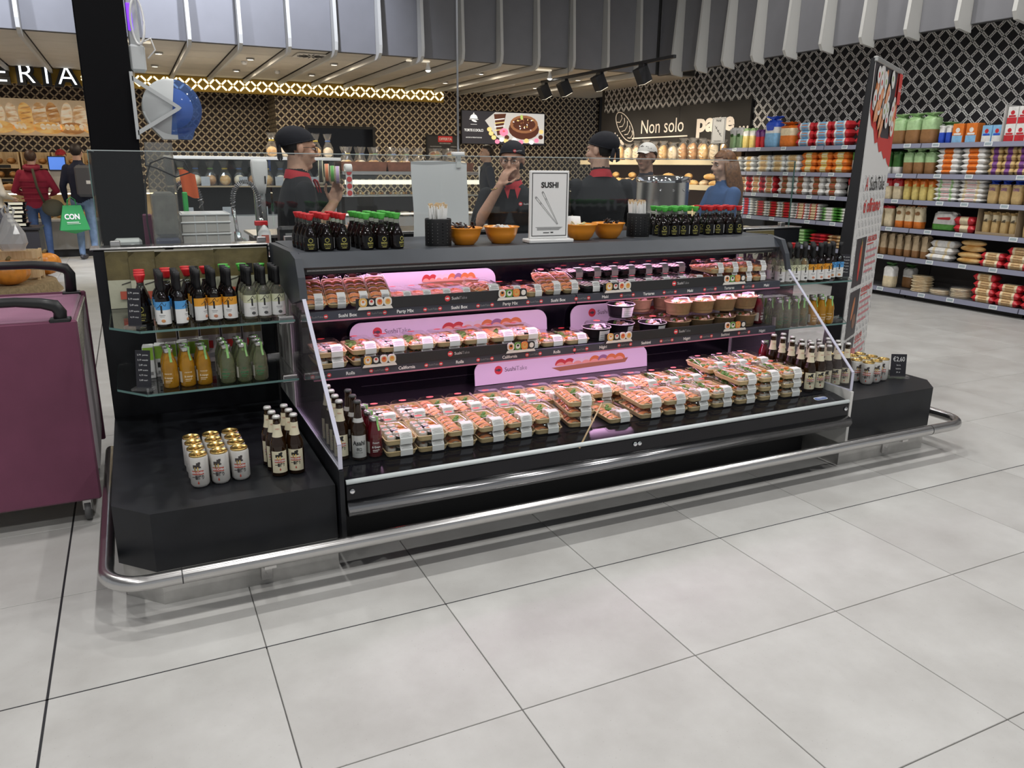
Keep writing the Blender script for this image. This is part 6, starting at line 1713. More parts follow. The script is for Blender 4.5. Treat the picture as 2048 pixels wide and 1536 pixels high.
def shell(head_m, sx, keep, name, m, parent, c=(0, .012, .03), r=(.0755, .094, .086), thick=.006, rough=0., seed=0):
    rr = random.Random(seed)
    v_, f_ = ball(c, r[0]*sx, r[1]*sx, r[2]*sx, 32, 22)
    cen = lambda q: [sum(v_[i][k] for i in q)/len(q) for k in range(3)]
    f2 = [q for q in f_ if keep(*cen(q))]
    v3 = [tuple(Vector(p)+Vector((rr.uniform(-1, 1), rr.uniform(-1, 1), rr.uniform(-1, 1)))*rough) for p in v_]
    return MB().add(xf((v3, f2), head_m), 0, True).obj(name, m, parent)
def hair(head_m, parent, c=(.02, .012, .008), long=False, name='hair', col='hair'):
    hm = mat('hair_%s' % col, c, .55, noise=.4, nscale=90)
    shell(head_m, 1.13, lambda x, y, z: z > (.055-.35*y if y < .0 else .03-1.6*y) and z > -.085, name, hm, parent, rough=.0015, seed=3)
BNAVY = mat('bandana_navy', (.006, .007, .012), .85, noise=.15, nscale=12, bump=.2, bscale=22)
def bandana(head_m, parent, emblem=False):
    q = MB()
    v_, f_ = ball((0, .026, .040), .0855, .114, .084, 28, 18)
    def cz(q_): return [sum(v_[i][k] for i in q_)/len(q_) for k in range(3)]
    f2 = [q_ for q_ in f_ if cz(q_)[2] > .040-.32*(cz(q_)[1]+.02)]
    q.add((v_, f2), 0, True)
    # band, knot and tails
    q.add(tube([(.083*math.cos(t), .016+.104*math.sin(t), .040-.30*(.016+.104*math.sin(t)+.02)) for t in [2*PI*i/28 for i in range(28)]], .0045, 7, closed=True), 0, True)
    q.add(ball((0, .118, .0), .022, .016, .018, 10, 7), 0, True)
    for s in (-1, 1): q.add(xf(cbox(-.022, .022, -.004, .004, -.085, .0, .003), T(s*.02, .12, 0, ry=R(-s*16), rx=R(-10))), 0, True)
    ob = MB(); ob.v = [tuple(head_m @ Vector(p)) for p in q.v]; ob.f = q.f; ob.m = q.m; ob.sm = q.sm
    c = ob.obj('bandana', BNAVY, parent)
    if emblem:
        e = MB(); fish_logo(e, (.035, .068), .011, -.0845, 0, 1); e.text('SushiTake', .008, (.062, -.076, .064), (.85, .53, 0), (0, 0, 1), 1)
        e.v = [tuple(head_m @ Vector(p)) for p in e.v]; e.obj('emblem', [LOGOR, WTXT], c)
def collar(o, k, lean=(0, 0), c=(.42, .01, .02)):
    lx, ly = lean
    rings = [[((lx*1.05+rx*math.cos(2*PI*i/24))*k, (ly*1.05+ry*math.sin(2*PI*i/24))*k, (z+.012*math.sin(2*PI*i/24))*k) for i in range(24)] for z, rx, ry in ((1.445, .088, .082), (1.462, .08, .078), (1.495, .066, .069), (1.497, .061, .063), (1.47, .06, .062))]
    q = MB().add(loft(rings, False), 0, True)
    for s in (-1, 1): q.add(xf(prism([(0, 0), (.045, -.012), (.02, -.085)], 1, -.006, 0), Matrix.Scale(k, 4) @ Matrix.Translation((lx+s*.012, ly-.098, 1.45)) @ Matrix.Scale(s, 4, (1, 0, 0)) @ Matrix.Rotation(R(-20), 4, 'X')))
    return q.obj('collar', mat('collar_red', c, .7), o)
def glasses(hm, o, c=(.02, .02, .02)):
    q = MB()
    for s in (-1, 1):
        q.add(tube([(s*.033+.023*math.cos(t), -.102+.006*abs(math.cos(t)), .004+.017*math.sin(t)) for t in [2*PI*i/18 for i in range(18)]], .0016, 6, closed=True))
        q.add(tube([(s*.056, -.095, .008), (s*.08, -.04, .008), (s*.082, .01, .002)], .0016, 6))
    q.add(tube([(-.011, -.104, .008), (0, -.107, .01), (.011, -.104, .008)], .0014, 6))
    q.v = [tuple(hm @ Vector(p)) for p in q.v]
    q.obj('glasses', mat('spectacle_frame', c, .3), o)
CH = (.007, .008, .011)
# chef in profile, holding label rolls to his mouth
chef1, hm1, S1_ = person('chef in black jacket and bandana seen in profile holding label rolls', (.845, 4.66, 0), 92, 1.665, top=CH, arms=((-.235, -.04, 1.125), (-.15, -.20, 1.315), (.24, -.06, 1.12), (.13, -.25, 1.12)),
                          hands=(dict(d=(.12, -.35, 1), wd=(.2, .9, .3), curl=.75), dict(curl=.6)), head=(0, 6), lean=(0, -.03), voxel=.006)
bandana(hm1, chef1); collar(chef1, 1.665/1.75, (0, -.03)); glasses(hm1, chef1)
shell(hm1, 1.03, lambda x, y, z: y > .0 and z < .06 and z > -.045 and y > .03-.2*z, 'hair', mat('hair_black', (.008, .007, .007), .6), chef1)
# chef facing the shopper, hand raised to his glasses
chef2, hm2, S2_ = person('chef in black jacket facing the counter with one hand raised to his face', (2.22, 4.66, 0), -22, 1.615, skin=(.5, .28, .19), top=CH, arms=((-.27, -.12, 1.14), (-.085, -.165, 1.46), (.25, -.02, 1.12), (.20, -.2, 1.02)),
                          hands=(dict(d=(.45, -.02, .9), wd=(.5, -.6, -.3), curl=.5), dict(curl=.4)), head=(-14, 8), lean=(0, -.04), voxel=.006)
bandana(hm2, chef2, True); collar(chef2, 1.615/1.75, (0, -.04)); glasses(hm2, chef2, (.12, .12, .12))
shell(hm2, 1.03, lambda x, y, z: y > .0 and z < .06 and z > -.05 and y > .0-.2*z, 'hair', mat('hair_black'), chef2)
q = MB(); fish_logo(q, (.0, .0), .012, 0, 0, 1); q.text('SushiTake', .011, (.05, 0, -.005), mi=1); cb = q.obj('chest_emblem', [LOGOR, WTXT], chef2); cb.location = (.05, -.165, 1.235)
one(tube([((-.108+.034*math.cos(t))*.949, (-.155+.034*math.sin(t)*.8)*.949, (1.40+.01*math.cos(t))*.949) for t in [2*PI*i/16 for i in range(16)]], .003, 6, closed=True), 'bracelet', GOLD, chef2, True)
# chef seen from behind, looking aside
chef3, hm3, S3_ = person('chef in black jacket seen from behind with his head turned aside', (2.82, 4.56, 0), 165, 1.685, skin=(.6, .38, .28), top=CH, arms=((-.27, -.07, 1.12), (-.2, -.28, 1.05), (.27, -.05, 1.11), (.23, -.26, 1.03)), sleeve=.42, head=(40, 4), lean=(0, .02), voxel=.006, torso_bulk=1.1)
bandana(hm3, chef3); collar(chef3, 1.685/1.75, (0, .02))
shell(hm3, 1.02, lambda x, y, z: y > .03 and z < .04 and z > -.06, 'hair', mat('hair_black'), chef3)

# label rolls in the first chef's hand
def ring(c, r, w, m1, m2, name, lab, rzr, grp=None):
    o = thing(name, lab, 'label roll', c, 0, grp)
    o.rotation_euler = rzr
    one(xf(lathe([(r*.55, -w/2), (r, -w/2), (r, w/2), (r*.55, w/2), (r*.55, -w/2)], 28, cap=False), Matrix.Rotation(R(90), 4, 'Y')), 'roll', m1, o, True)
    one(xf(lathe([(r+.0006, -w*.36), (r+.0006, w*.36)], 28, cap=False), Matrix.Rotation(R(90), 4, 'Y')), 'printed_face', m2, o, True)
    return o
lb1 = mat('backing_cream', (.68, .66, .45), .5)
hx, hy, hz = 1.005, 4.44, 1.425
for k, (dx, r, m2, l_) in enumerate(((-.045, .058, mat('roll_black', (.05, .05, .04), .5), 'cream label roll with black print nearest the chef\'s mouth'), (-.012, .046, mat('roll_orange', (.75, .25, .12), .5), 'orange printed label roll in the chef\'s hand'), (.018, .042, mat('roll_green', (.12, .4, .08), .5), 'green printed label roll in the chef\'s hand'), (.046, .046, mat('roll_lilac', (.55, .4, .62), .5), 'lilac label roll at the chef\'s fingertips'))):
    ring((hx+dx, hy, hz-.006*k), r, .024, lb1, m2, 'label_roll', l_, (0, 0, R(-14)))
t = thing('sticker_strip', 'hanging white strip of round red stickers beside the chef\'s hand', 'stickers', (1.105, 4.40, 1.29), R(0))
one(grid(lambda u, v: (-.018+.036*u, .004*math.sin(3*v), .15*v), 1, 8), 'backing', PAPER, t)
one(xf(lathe([(.014, -.018), (.026, -.018), (.026, .018), (.014, .018), (.014, -.018)], 20, cap=False), T(0, .018, .15) @ Matrix.Rotation(R(90), 4, 'Y')), 'roll', PAPER, t, True)
for k in range(4):
    st = one(xf(lathe([(.0145, 0), (0, .0003)], 20), T(0, -.0015, .02+.037*k, rx=R(90))), 'round_sticker', mat('sticker_coral', (.65, .08, .08), .5), t)

# customers and staff further off
CAPW = mat('cap_white', (.72, .71, .66), .8)
def cap(hm, o, m, name='cap'):
    q = MB()
    v_, f_ = ball((0, .014, .045), .084, .102, .085, 24, 16)
    f2 = [q_ for q_ in f_ if sum(v_[i][2] for i in q_)/len(q_) > .042]
    q.add((v_, f2), 0, True)
    q.add(grid(lambda u, v: ((2*u-1)*(.07-.012*v), -.075-.075*v*(1-.35*(2*u-1)**2), .05-.018*v-.012*(2*u-1)**2), 8, 4), 0, True)
    q.v = [tuple(hm @ Vector(p)) for p in q.v]
    q.obj(name, m, o)
c4, h4, _ = person('customer in a white baseball cap standing beyond the steel stock pot', (3.93, 5.62, 0), -62, 1.66, skin=(.35, .2, .14), top=(.03, .03, .04), head=(0, -4), voxel=.009)
cap(h4, c4, CAPW); hair(h4, c4)
c5, h5, _ = person('customer with long brown hair and blue jacket beyond the glass screen', (4.28, 5.05, 0), -100, 1.60, skin=(.55, .35, .26), top=(.05, .11, .26), head=(0, 6), voxel=.009, sleeve=.95, jacket=True, arms=((-.24, -.1, 1.12), (-.1, -.26, 1.08), (.24, -.1, 1.12), (.1, -.26, 1.08)))
hm_ = mat('hair_chestnut', (.16, .07, .025), .5, noise=.4, nscale=60)
shell(h5, 1.14, lambda x, y, z: (z > .05-.3*y if y < .02 else True) and z > -.08, 'hair', hm_, c5, rough=.002)
q = MB()
for i in range(34):
    a = R(-22+224*i/33); x = .084*math.cos(a); y = .02+.094*math.sin(a)
    q.add(tube([tuple(h5 @ Vector((x, y, .02))), tuple(h5 @ Vector((x*1.1, y*1.08+.005, -.08))), tuple(h5 @ Vector((x*1.25, y*1.15+.02, -.2))), tuple(h5 @ Vector((x*1.2, y*1.1+.02, -.33-.03*(i % 3))))], [.016, .02, .022, .008], 7), 0, True)
q.obj('long_hair', hm_, c5)
c6, h6, _ = person('man in a dark suit and white shirt standing by the cake showcase', (4.93, 11.2, 0), -100, 1.77, skin=(.5, .3, .2), top=(.03, .033, .045), head=(10, 0), voxel=.014, sleeve=.95, jacket=True)
hair(h6, c6); one(xf(prism([(-.05, .0), (.05, 0), (.0, -.2)], 1, -.012, 0), Matrix.Translation((0, -.118, 1.46))), 'shirt_front', PAPER, c6)
c7, h7, _ = person('woman in a crimson padded jacket and jeans with an olive shoulder bag', (-1.27, 13.95, 0), 172, 1.63, skin=(.55, .35, .26), top=(.26, .012, .04), legs=(.05, .09, .2), shoes=(.7, .7, .72), voxel=.014, sleeve=.97, jacket=True, torso_bulk=1.18, arms=((-.30, -.02, 1.12), (-.18, -.2, 1.05), (.30, -.02, 1.12), (.2, -.2, 1.05)))
hair(h7, c7, (.05, .022, .012), col='dark_brown')
q = MB()
for z in (1.0, 1.09, 1.18, 1.27): q.add(tube([(.193*math.cos(t), .14*math.sin(t), z*.931) for t in [2*PI*i/24 for i in range(24)]], .006, 6, closed=True), 0, True)
q.add(tube([(.085*math.cos(t), .035+.08*math.sin(t), 1.385-.02*math.sin(t)) for t in [2*PI*i/20 for i in range(20)]], .035, 8, closed=True), 0, True)
q.obj('quilted_hood_and_seams', mat('jacket_crimson', (.24, .011, .035), .7), c7)
OLB = mat('olive_canvas', (.055, .05, .03), .8)
t = thing('shoulder_bag', 'slouchy olive shoulder bag hanging at the crimson jacket', 'bag', (-1.05, 13.72, .80))
one(ball((0, 0, 0), .15, .07, .13, 16, 10), 'bag_body', OLB, t, True); one(tube([(-.1, 0, .06), (-.17, -.02, .3), (-.2, .03, .56)], .018, 8), 'strap', OLB, t, True)
c8, h8, _ = person('man in a navy jacket with a grey backpack carrying a green shopping bag', (-.66, 13.9, 0), 160, 1.73, skin=(.5, .3, .22), top=(.01, .013, .035), legs=(.16, .24, .38), shoes=(.06, .055, .06), voxel=.014, sleeve=.95, jacket=True)
hair(h8, c8, (.02, .012, .01), col='short_dark')
t = thing('backpack', 'slim grey backpack worn over the navy jacket', 'backpack', (-.58, 13.66, 1.2), R(-20))
one(cbox(-.13, .13, -.06, .06, -.24, .22, .04), 'pack_body', mat('backpack_grey', (.09, .09, .1), .8), t); one(cbox(.04, .1, -.064, -.06, -.05, .0, .001), 'logo_patch', WHITE, t)
for s in (-1, 1): one(tube([(s*.08, .05, -.2), (s*.1, .09, 0), (s*.09, .13, .2), (s*.07, .02, .22)], .014, 6), 'strap', mat('backpack_grey'), t)
t = thing('shopping_bag', 'bright green shopping bag with white print in the man\'s hand', 'bag', (-.80, 13.62, .42), R(10))
GRB = mat('bag_green', (.02, .3, .08), .4); q = MB().add(([(-.2, -.07, .06), (.2, -.07, .06), (.2, .07, .06), (-.2, .07, .06), (-.12, -.02, .42), (.12, -.02, .42), (.12, .02, .42), (-.12, .02, .42), (0, 0, 0)], [(0, 1, 5, 4), (1, 2, 6, 5), (2, 3, 7, 6), (3, 0, 4, 7), (0, 8, 1), (1, 8, 2), (2, 8, 3), (3, 8, 0)]))
o_ = q.obj('bag_body', GRB, t)
q = MB().text('CON', .075, (-.02, -.062, .22), (1, 0, 0), (0, .14, .99), maxw=.2, bold=.04).add(([(-.1, -.074, .17), (.06, -.074, .17), (.06, -.0725, .18), (-.1, -.0725, .18)], [(0, 1, 2, 3)])).add(([(-.1, -.0765, .15), (.08, -.0765, .15), (.08, -.076, .155), (-.1, -.076, .155)], [(0, 1, 2, 3)]))
q.obj('print', WTXT, o_)
for y in (-.02, .02): one(tube([(-.06, y, .41), (-.05, y, .5), (.0, y, .54), (.05, y, .5), (.06, y, .41)], .006, 6), 'handle', GRB, t)
c9, h9, _ = person('shopper in a beige coat at the bread counter beside the crimson jacket', (-1.74, 13.3, 0), 120, 1.6, skin=(.55, .35, .26), top=(.5, .45, .36), legs=(.05, .05, .06), voxel=.014, sleeve=.97, jacket=True, torso_bulk=1.15, arms=((-.3, -.02, 1.12), (-.1, -.22, 1.05), (.3, -.02, 1.12), (.1, -.22, 1.05)))
hair(h9, c9, (.1, .06, .03), col='light_brown')
c10, h10, _ = person('baker with a red cap behind the bakery counter', (-.95, 15.25, 0), -5, 1.66, skin=(.6, .38, .28), top=(.55, .5, .44), voxel=.014)
cap(h10, c10, mat('cap_red', (.35, .02, .03), .8)); hair(h10, c10)
# ================================================================== INSIDE THE ISLAND
# black column with towel dispenser
cl = thing('black_column', 'tall square black steel column behind the glass screen', 'column', (-.035, 4.45, 0))
one(cbox(-.105, .105, -.105, .105, 0, 4.74, .003), 'shaft', mat('column_black', (.004, .004, .005), .7, spec=.12), cl)
one(box(-.107, -.105, -.105, -.102, 0, 4.74), 'corner_seam', GLOSSB, cl)
DGR = mat('dispenser_grey', (.55, .57, .57), .4); DBL = clear('blue_tinted_plastic', (.36, .5, .82), .9, .05, haze=.3, hazec=(.16, .28, .62))
ds = thing('paper_towel_dispenser', 'grey and translucent blue round paper towel dispenser on a column bracket', 'dispenser', (.235, 4.42, 1.72), R(0))
def halfdisc(a0, a1, r, n=16): return [(r*math.cos(R(a0+(a1-a0)*i/n)), r*math.sin(R(a0+(a1-a0)*i/n))) for i in range(n+1)]
PRD = [(0, -.082), (.11, -.08), (.128, -.07), (.136, -.05), (.136, .06), (.125, .075), (0, .08)]
one(xf(lathe(PRD, 18, R(82), R(262)), Matrix.Rotation(R(90), 4, 'X')), 'housing', DGR, ds, True)
one(prism([(-.135, -.02), (.012, -.02), (.012, -.146), (-.055, -.146), (-.105, -.088)], 1, -.074, .074), 'outlet', DGR, ds)
one(xf(lathe(PRD, 18, R(-98), R(82)), Matrix.Rotation(R(90), 4, 'X')), 'blue_cover', DBL, ds, True)
one(prism([(.012, -.1), (.1, -.08), (.078, -.146), (.012, -.146)], 1, -.074, .074), 'blue_outlet', DBL, ds)
one(xf(lathe([(.02, -.06), (.095, -.06), (.095, .06), (.02, .06)], 28), Matrix.Rotation(R(90), 4, 'X')), 'paper_roll', mat('towel_roll_blue', (.5, .58, .8), .8), ds, True)
q = MB()
for z, s in ((.115, 1), (-.11, -1)):
    q.add(prism([(-.165, z), (-.165, z+.022*s), (.03, .010*s), (.04, .0), (.015, 0)] if s > 0 else [(-.165, z), (.015, 0), (.04, .0), (.03, .010*s), (-.165, z+.022*s)], 1, -.1, -.085))
q.add(box(-.175, -.16, -.1, -.02, -.15, .155)); q.obj('bracket', DGR, ds)
# socket strip and coiled cable on the column
ps_ = thing('socket_strip', 'white socket strip with violet light and coiled cable on the column', 'socket', (.10, 4.40, 1.98))
one(cbox(-.025, .025, -.03, .03, 0, .35, .006), 'strip_body', DGR, ps_)
one(cbox(-.03, .04, -.05, .03, -.1, .02, .01), 'charger', DGR, ps_)
one(cbox(-.022, .0, -.034, -.03, .08, .2, .002), 'violet_light', mat('violet_led', (.3, .1, 1), .4, emit=(.16, .02, 1), estr=1.3), ps_)
one(tube([(.02+.028*math.cos(t), -.05+.01*math.sin(2*t), .12+.1*math.sin(t)) for t in [2*PI*i/24 for i in range(24)]], .0055, 7, closed=True), 'cable_coil', WHITE, ps_, True)
one(tube([(.03, -.045, .03), (.07, -.05, .05), (.085, -.05, 0), (.05, -.045, -.04)], .004, 6), 'cable_coil', WHITE, ps_, True)
cbk = one(tube([(.085, 4.0, 1.52), (.08, 3.99, 1.45), (.12, 3.97, 1.44), (.2, 3.96, 1.40), (.26, 3.955, 1.42), (.24, 3.95, 1.47), (.16, 3.96, 1.485), (.1, 3.98, 1.46), (.07, 4.0, 1.38), (.06, 4.02, 1.2), (.07, 4.03, 1.035)], .004, 6), 'loose_cable', BLACKM, None, True, label='looped black cable hanging behind the glass screen by the column', cat='cable')
# tall clear tub with brown sacks
tb = thing('acrylic_bin', 'tall clear acrylic bin leaning beside the column behind the glass', 'bin', (.142, 4.08, 1.031))
for b_ in (box(-.058, .058, -.06, -.056, 0, .52), box(-.058, .058, .056, .06, 0, .52), box(-.058, -.054, -.056, .056, 0, .52), box(.054, .058, -.056, .056, 0, .52)):
    one(b_, 'acrylic_wall', clear('bin_acrylic', (.8, .79, .76), .9, .05, haze=.07), tb)
one(cbox(-.052, .052, -.054, .054, .002, .09, .01), 'blue_pack', mat('pack_blue', (.12, .16, .42), .6), tb)
one(cbox(-.05, .05, -.05, .05, .095, .3, .015), 'grey_pack', mat('pack_greyish', (.4, .4, .4), .6, noise=.3, nscale=15), tb)
# squat grey scale box and purple binder
o = thing('tape_machine', 'small pale grey device on the worktop in front of the column', 'device', (-.03, 4.13, 1.031))
one(cbox(-.06, .06, -.05, .05, 0, .085, .012), 'body', mat('device_pale', (.6, .62, .6), .5), o); one(xf(lathe([(.02, 0), (.016, .004), (0, .004)], 14), T(.02, -.05, .045, rx=R(90))), 'dial', DGR, o)
one(cbox(-.02, .02, -.03, .03, 0, .19, .004), 'plum_binder', mat('plum_cover', (.14, .025, .07), .6), loc=(.065, 4.25, 1.0305), label='upright plum coloured binder behind the pale grey device', cat='binder')
one(cbox(-.03, .16, 0, .05, 0, .022, .006), 'film_tray', mat('tray_ice_blue', (.4, .5, .75), .3), loc=(-.02, 3.955, 1.0305), label='flat ice blue tray at the glass by the column', cat='tray')
# white crates
def crate(z, h, lab):
    t = thing('food_crate', lab, 'crate', (.318, 4.2, z))
    w, d = .108, .12
    for b_ in (cbox(-w, w, -d, -d+.008, 0, h, .002), cbox(-w, w, d-.008, d, 0, h, .002), cbox(-w, -w+.008, -d+.008, d-.008, 0, h, .002), cbox(w-.008, w, -d+.008, d-.008, 0, h, .002)):
        one(b_, 'crate_wall', mat('crate_translucent', (.68, .64, .6), .4), t)
    one(box(-w, w, -d, d, 0, .004), 'crate_floor', mat('crate_translucent'), t)
    q = MB()
    for z2 in (h-.008, h*.5): q.add(cbox(-w-.006, w+.006, -d-.006, d+.006, z2, z2+.008, .002))
    for x in (-.05, .0, .05): q.add(box(x-.003, x+.003, -d-.004, -d, 0, h))
    q.obj('rib', mat('crate_rim', (.72, .72, .72), .4), t)
    one(box(-w+.01, w-.01, -d+.01, d-.01, .004, h*.75), 'contents', mat('pink_fish', (.65, .42, .38), .6, noise=.2, nscale=20), t)
crate(1.031, .105, 'white food crate at the bottom of the pair beside the sink'); crate(1.138, .09, 'white food crate stacked on another beside the sink')
# spring taps
def spring_tap(lab, x, y, s, z0=1.031, d=1):
    t = thing('spring_tap', lab, 'tap', (x, y, z0))
    one(tube([(0, 0, 0), (0, 0, .09)], .018, 14), 'base', CHROME, t, True)
    one(tube([(.0, -.018, .05), (.02*d, -.05, .055), (.07*d, -.07, .03)], [.01, .009, .007], 8), 'spout', CHROME, t, True)
    one(tube([(0, 0, .08), (-.01*d, 0, .2*s)], .009, 10), 'riser', CHROME, t, True)
    path = [Vector((-.01*d, 0, .2*s))]+[Vector((-.01*d+(.065-.065*math.cos(a))*d, 0, .2*s+.16*s*0+.095*s*math.sin(a)+.03)) for a in [PI*i/16 for i in range(17)]]+[Vector((.125*d, 0, .15*s))]
    one(tube(path, .008, 8), 'hose', mat('hose_dark', (.1, .1, .1), .5), t, True)
    # spring helix around the hose
    pts = []; n = 150
    L = len(path)-1
    for i in range(n):
        f = i/(n-1)*L; a = int(min(f, L-1)); p = path[a].lerp(path[a+1], f-a); dd = (path[a+1]-path[a]).normalized(); u = Vector((0, 1, 0)); w_ = dd.cross(u)
        ang = i*2*PI/5
        pts.append(tuple(p+(u*math.cos(ang)+w_*math.sin(ang))*.0125))
    one(tube(pts, .0022, 4), 'spring', CHROME, t)
    one(tube([(.125*d, 0, .15*s), (.128*d, 0, .09*s)], [.011, .015], 10), 'spray_head', CHROME, t, True)
spring_tap('sprung steel tap beside the soap dispenser behind the glass', .485, 4.32, 1.05)
spring_tap('sprung steel tap half covered by the orange cloth', .212, 4.46, 1.05)
one(grid(lambda u, v: (.075*u+.012*v, -.004*math.sin(9*u)+.01*v, .125-.125*v-.018*u+.006*math.sin(14*v+5*u)), 10, 12), 'orange_cloth', mat('cloth_orange', (.85, .16, .05), .9, bump=.4, bscale=300), None, True, loc=(.238, 4.43, 1.305), label='bright orange cleaning cloth hung over the sprung tap', cat='cloth')
one(cbox(-.012, .012, -.02, .02, 0, .29, .004), 'green_cutting_board', mat('board_green', (.03, .35, .07), .5), loc=(.252, 4.375, 1.0305), label='narrow green cutting board standing under the orange cloth', cat='cutting board')
so = thing('soap_dispenser', 'white wall soap dispenser hanging between tap and chef behind the glass', 'dispenser', (.63, 4.44, 1.31))
one(loft([[(x*w_, y-.03, z) for x, y in rrect(1, .07, .03, 4)] for z, w_ in ((.0, .04), (.05, .06), (.1, .078), (.16, .08), (.175, .07))]), 'shell', WHITE, so, True)
one(box(.018, .026, -.067, -.065, .05, .09), 'window', INK, so); one(tube([(0, -.03, .0), (0, -.03, -.03)], .012, 8), 'nozzle', DGR, so)
one(cbox(-.03, .03, .005, .03, -.28, .15, .004), 'mounting_post', STEEL, so)
sb = thing('spray_bottle', 'white spray bottle with a red nozzle beside the sink', 'bottle', (.605, 4.22, 1.031))
one(lathe([(0, 0), (.03, 0), (.032, .01), (.032, .09), (.014, .12), (.012, .13)], 16), 'body', WHITE, sb, True); one(cbox(-.045, .02, -.012, .012, .125, .15, .004), 'nozzle', RED, sb); one(cyl_patch(.0325, .02, .08, FRONT-.6, FRONT+.6), 'label', mat('spray_label', (.7, .2, .15), .5), sb)
# paper sheet clipped on the glass
pn = thing('clipped_paper_sheet', 'large white paper sheet clipped to the glass screen', 'paper', (0, 3.912, 0))
one(grid(lambda u, v: (1.305+.305*u+.006*math.sin(5*v), .003*math.sin(6*u)+.004*math.sin(4*v), 1.085+.395*v+.006*math.sin(4*u)*(v > .9)), 10, 12), 'sheet', mat('sheet_translucent', (.9, .9, .92), .7), pn, True)
one(cbox(1.52, 1.585, -.027, .006, 1.5125, 1.53, .004), 'clip', WHITE, pn); one(cbox(1.545, 1.568, -.016, .008, 1.45, 1.512, .002), 'clip_tongue', WHITE, pn)
# rolling pin and chopping boards, jug, bowls on the worktop
one(cbox(-.16, .16, -.05, .05, 0, .03, .008), 'bamboo_mat_stack', wood_mat('bamboo', (.5, .36, .16), (.7, .55, .3)), loc=(1.5, 4.2, 1.0305), label='pale bamboo board lying on the worktop behind the paper sheet', cat='board')
jg = thing('white_jug', 'white plastic jug standing behind the first orange bowl', 'jug', (1.63, 4.12, 1.031))
one(lathe([(0, 0), (.05, 0), (.055, .01), (.048, .12), (.052, .135), (.047, .13), (.044, .01)], 20, cap=False), 'body', WHITE, jg, True); one(tube([(-.05, 0, .11), (-.085, 0, .1), (-.085, 0, .04), (-.053, 0, .03)], .006, 8), 'handle', WHITE, jg, True)
ct = thing('steel_container', 'round steel container with lid behind the clipped paper sheet', 'container', (1.70, 4.3, 1.031))
one(lathe([(0, 0), (.05, 0), (.05, .08), (.053, .082), (.053, .095), (.03, .105), (0, .106)], 20), 'body', STEEL, ct, True); one(lathe([(0, .1), (.012, .106), (.01, .12), (0, .122)], 12), 'knob', BLACKM, ct, True)
one(cbox(-.09, .09, -.05, .05, 0, .03, .008), 'blue_tray', mat('tray_light_blue', (.5, .62, .7), .4), loc=(2.28, 4.1, 1.0305), label='light blue plastic tray behind the bowl of black sachets', cat='tray')
one(cbox(-.17, .17, -.06, .06, 0, .035, .012), 'wooden_lid', mat('cream_wood', (.68, .55, .3), .45), loc=(3.36, 4.05, 1.0305), label='cream coloured lid lying on the worktop at the end of the counter', cat='lid')
bpy.data.objects['wooden_lid'].location = (3.45, 3.96, 1.068)
sk = thing('dark_sauce_tub', 'black tub beside the red-capped bottles behind the glass', 'tub', (.72, 4.06, 1.031)); one(cbox(-.07, .07, -.05, .05, 0, .13, .012), 'tub', BLACKM, sk); one(cbox(-.045, .045, -.052, -.05, .03, .1, .001), 'grey_label', INKG, sk)
# stock pot on its own steel table
st2 = thing('steel_table', 'small steel table under the stock pot', 'table', (3.55, 5.0, 0))
one(cbox(-.24, .26, -.24, .24, 1.0, 1.03, .003), 'top', STEEL, st2)
for a in (-.21, .23):
    for b in (-.21, .21): one(box(a-.015, a+.015, b-.015, b+.015, 0, 1.0), 'leg', STEEL, st2)
pt = thing('stock_pot', 'large steel stock pot with a lid inside the island', 'pot', (3.655, 5.0, 1.031))
one(lathe([(0, 0), (.19, 0), (.195, .01), (.195, .33), (.2, .335)], 32), 'pot_wall', STEEL, pt, True); one(lathe([(.203, .325), (.203, .36), (.19, .368), (.1, .375), (0, .378)], 32, cap=False), 'lid', CHROME, pt, True)
for k in range(4): one(ball((.196*math.cos(R(-130+28*k)), .196*math.sin(R(-130+28*k)), .27), .008, .008, .008, 8, 6), 'rivet', CHROME, pt, True)
one(tube([(.918-.918+1.565, 3.93, 1.107), (1.565, 3.93, 4.74)], .0055, 8), 'steel_wire_post', mat('post_grey', (.45, .47, .5), .35, .6), None, True, label='thin grey post rising from the glass screen to the ceiling', cat='post')

# ================================================================== CAKE SHOWCASES AND BAKERY COUNTER
TERRA = mat('terracotta_crate', (.22, .085, .045), .6, noise=.2, nscale=12)
cs = thing('cake_showcase', 'glass cake showcase with lit shelf and terracotta crates on top', 'showcase', (0, 12.3, 0))
one(cbox(3.0, 5.35, 0, .7, 0, .66, .005), 'base', mat('counter_warm_grey', (.34, .33, .31), .5), cs)
one(box(3.0, 5.35, .66, .7, .98, 1.32), 'rear_glass', GLASS, cs); one(box(3.0, 5.35, .66, .7, .66, .979), 'rear_panel', mat('panel_dark_brown', (.06, .04, .03), .5), cs); one(box(3.0, 5.35, .0, .008, .66, 1.3), 'front_glass', GLASS, cs)
one(cbox(3.0, 5.35, .1, .65, .98, .995, .002), 'glass_shelf', mat('shelf_pale', (.5, .48, .45), .4), cs)
one(cbox(2.98, 5.37, -.02, .7, 1.32, 1.37, .004), 'top', STEEL, cs)
one(box(3.02, 5.33, .0, .02, 1.17, 1.24), 'lit_ledge', mat('ledge_lit', (.85, .83, .78), .4, emit=(1, .92, .8), estr=.5), cs)
one(box(3.0, 5.35, -.02, .0, .70, .73), 'price_ledge', mat('ledge_lit'), cs)
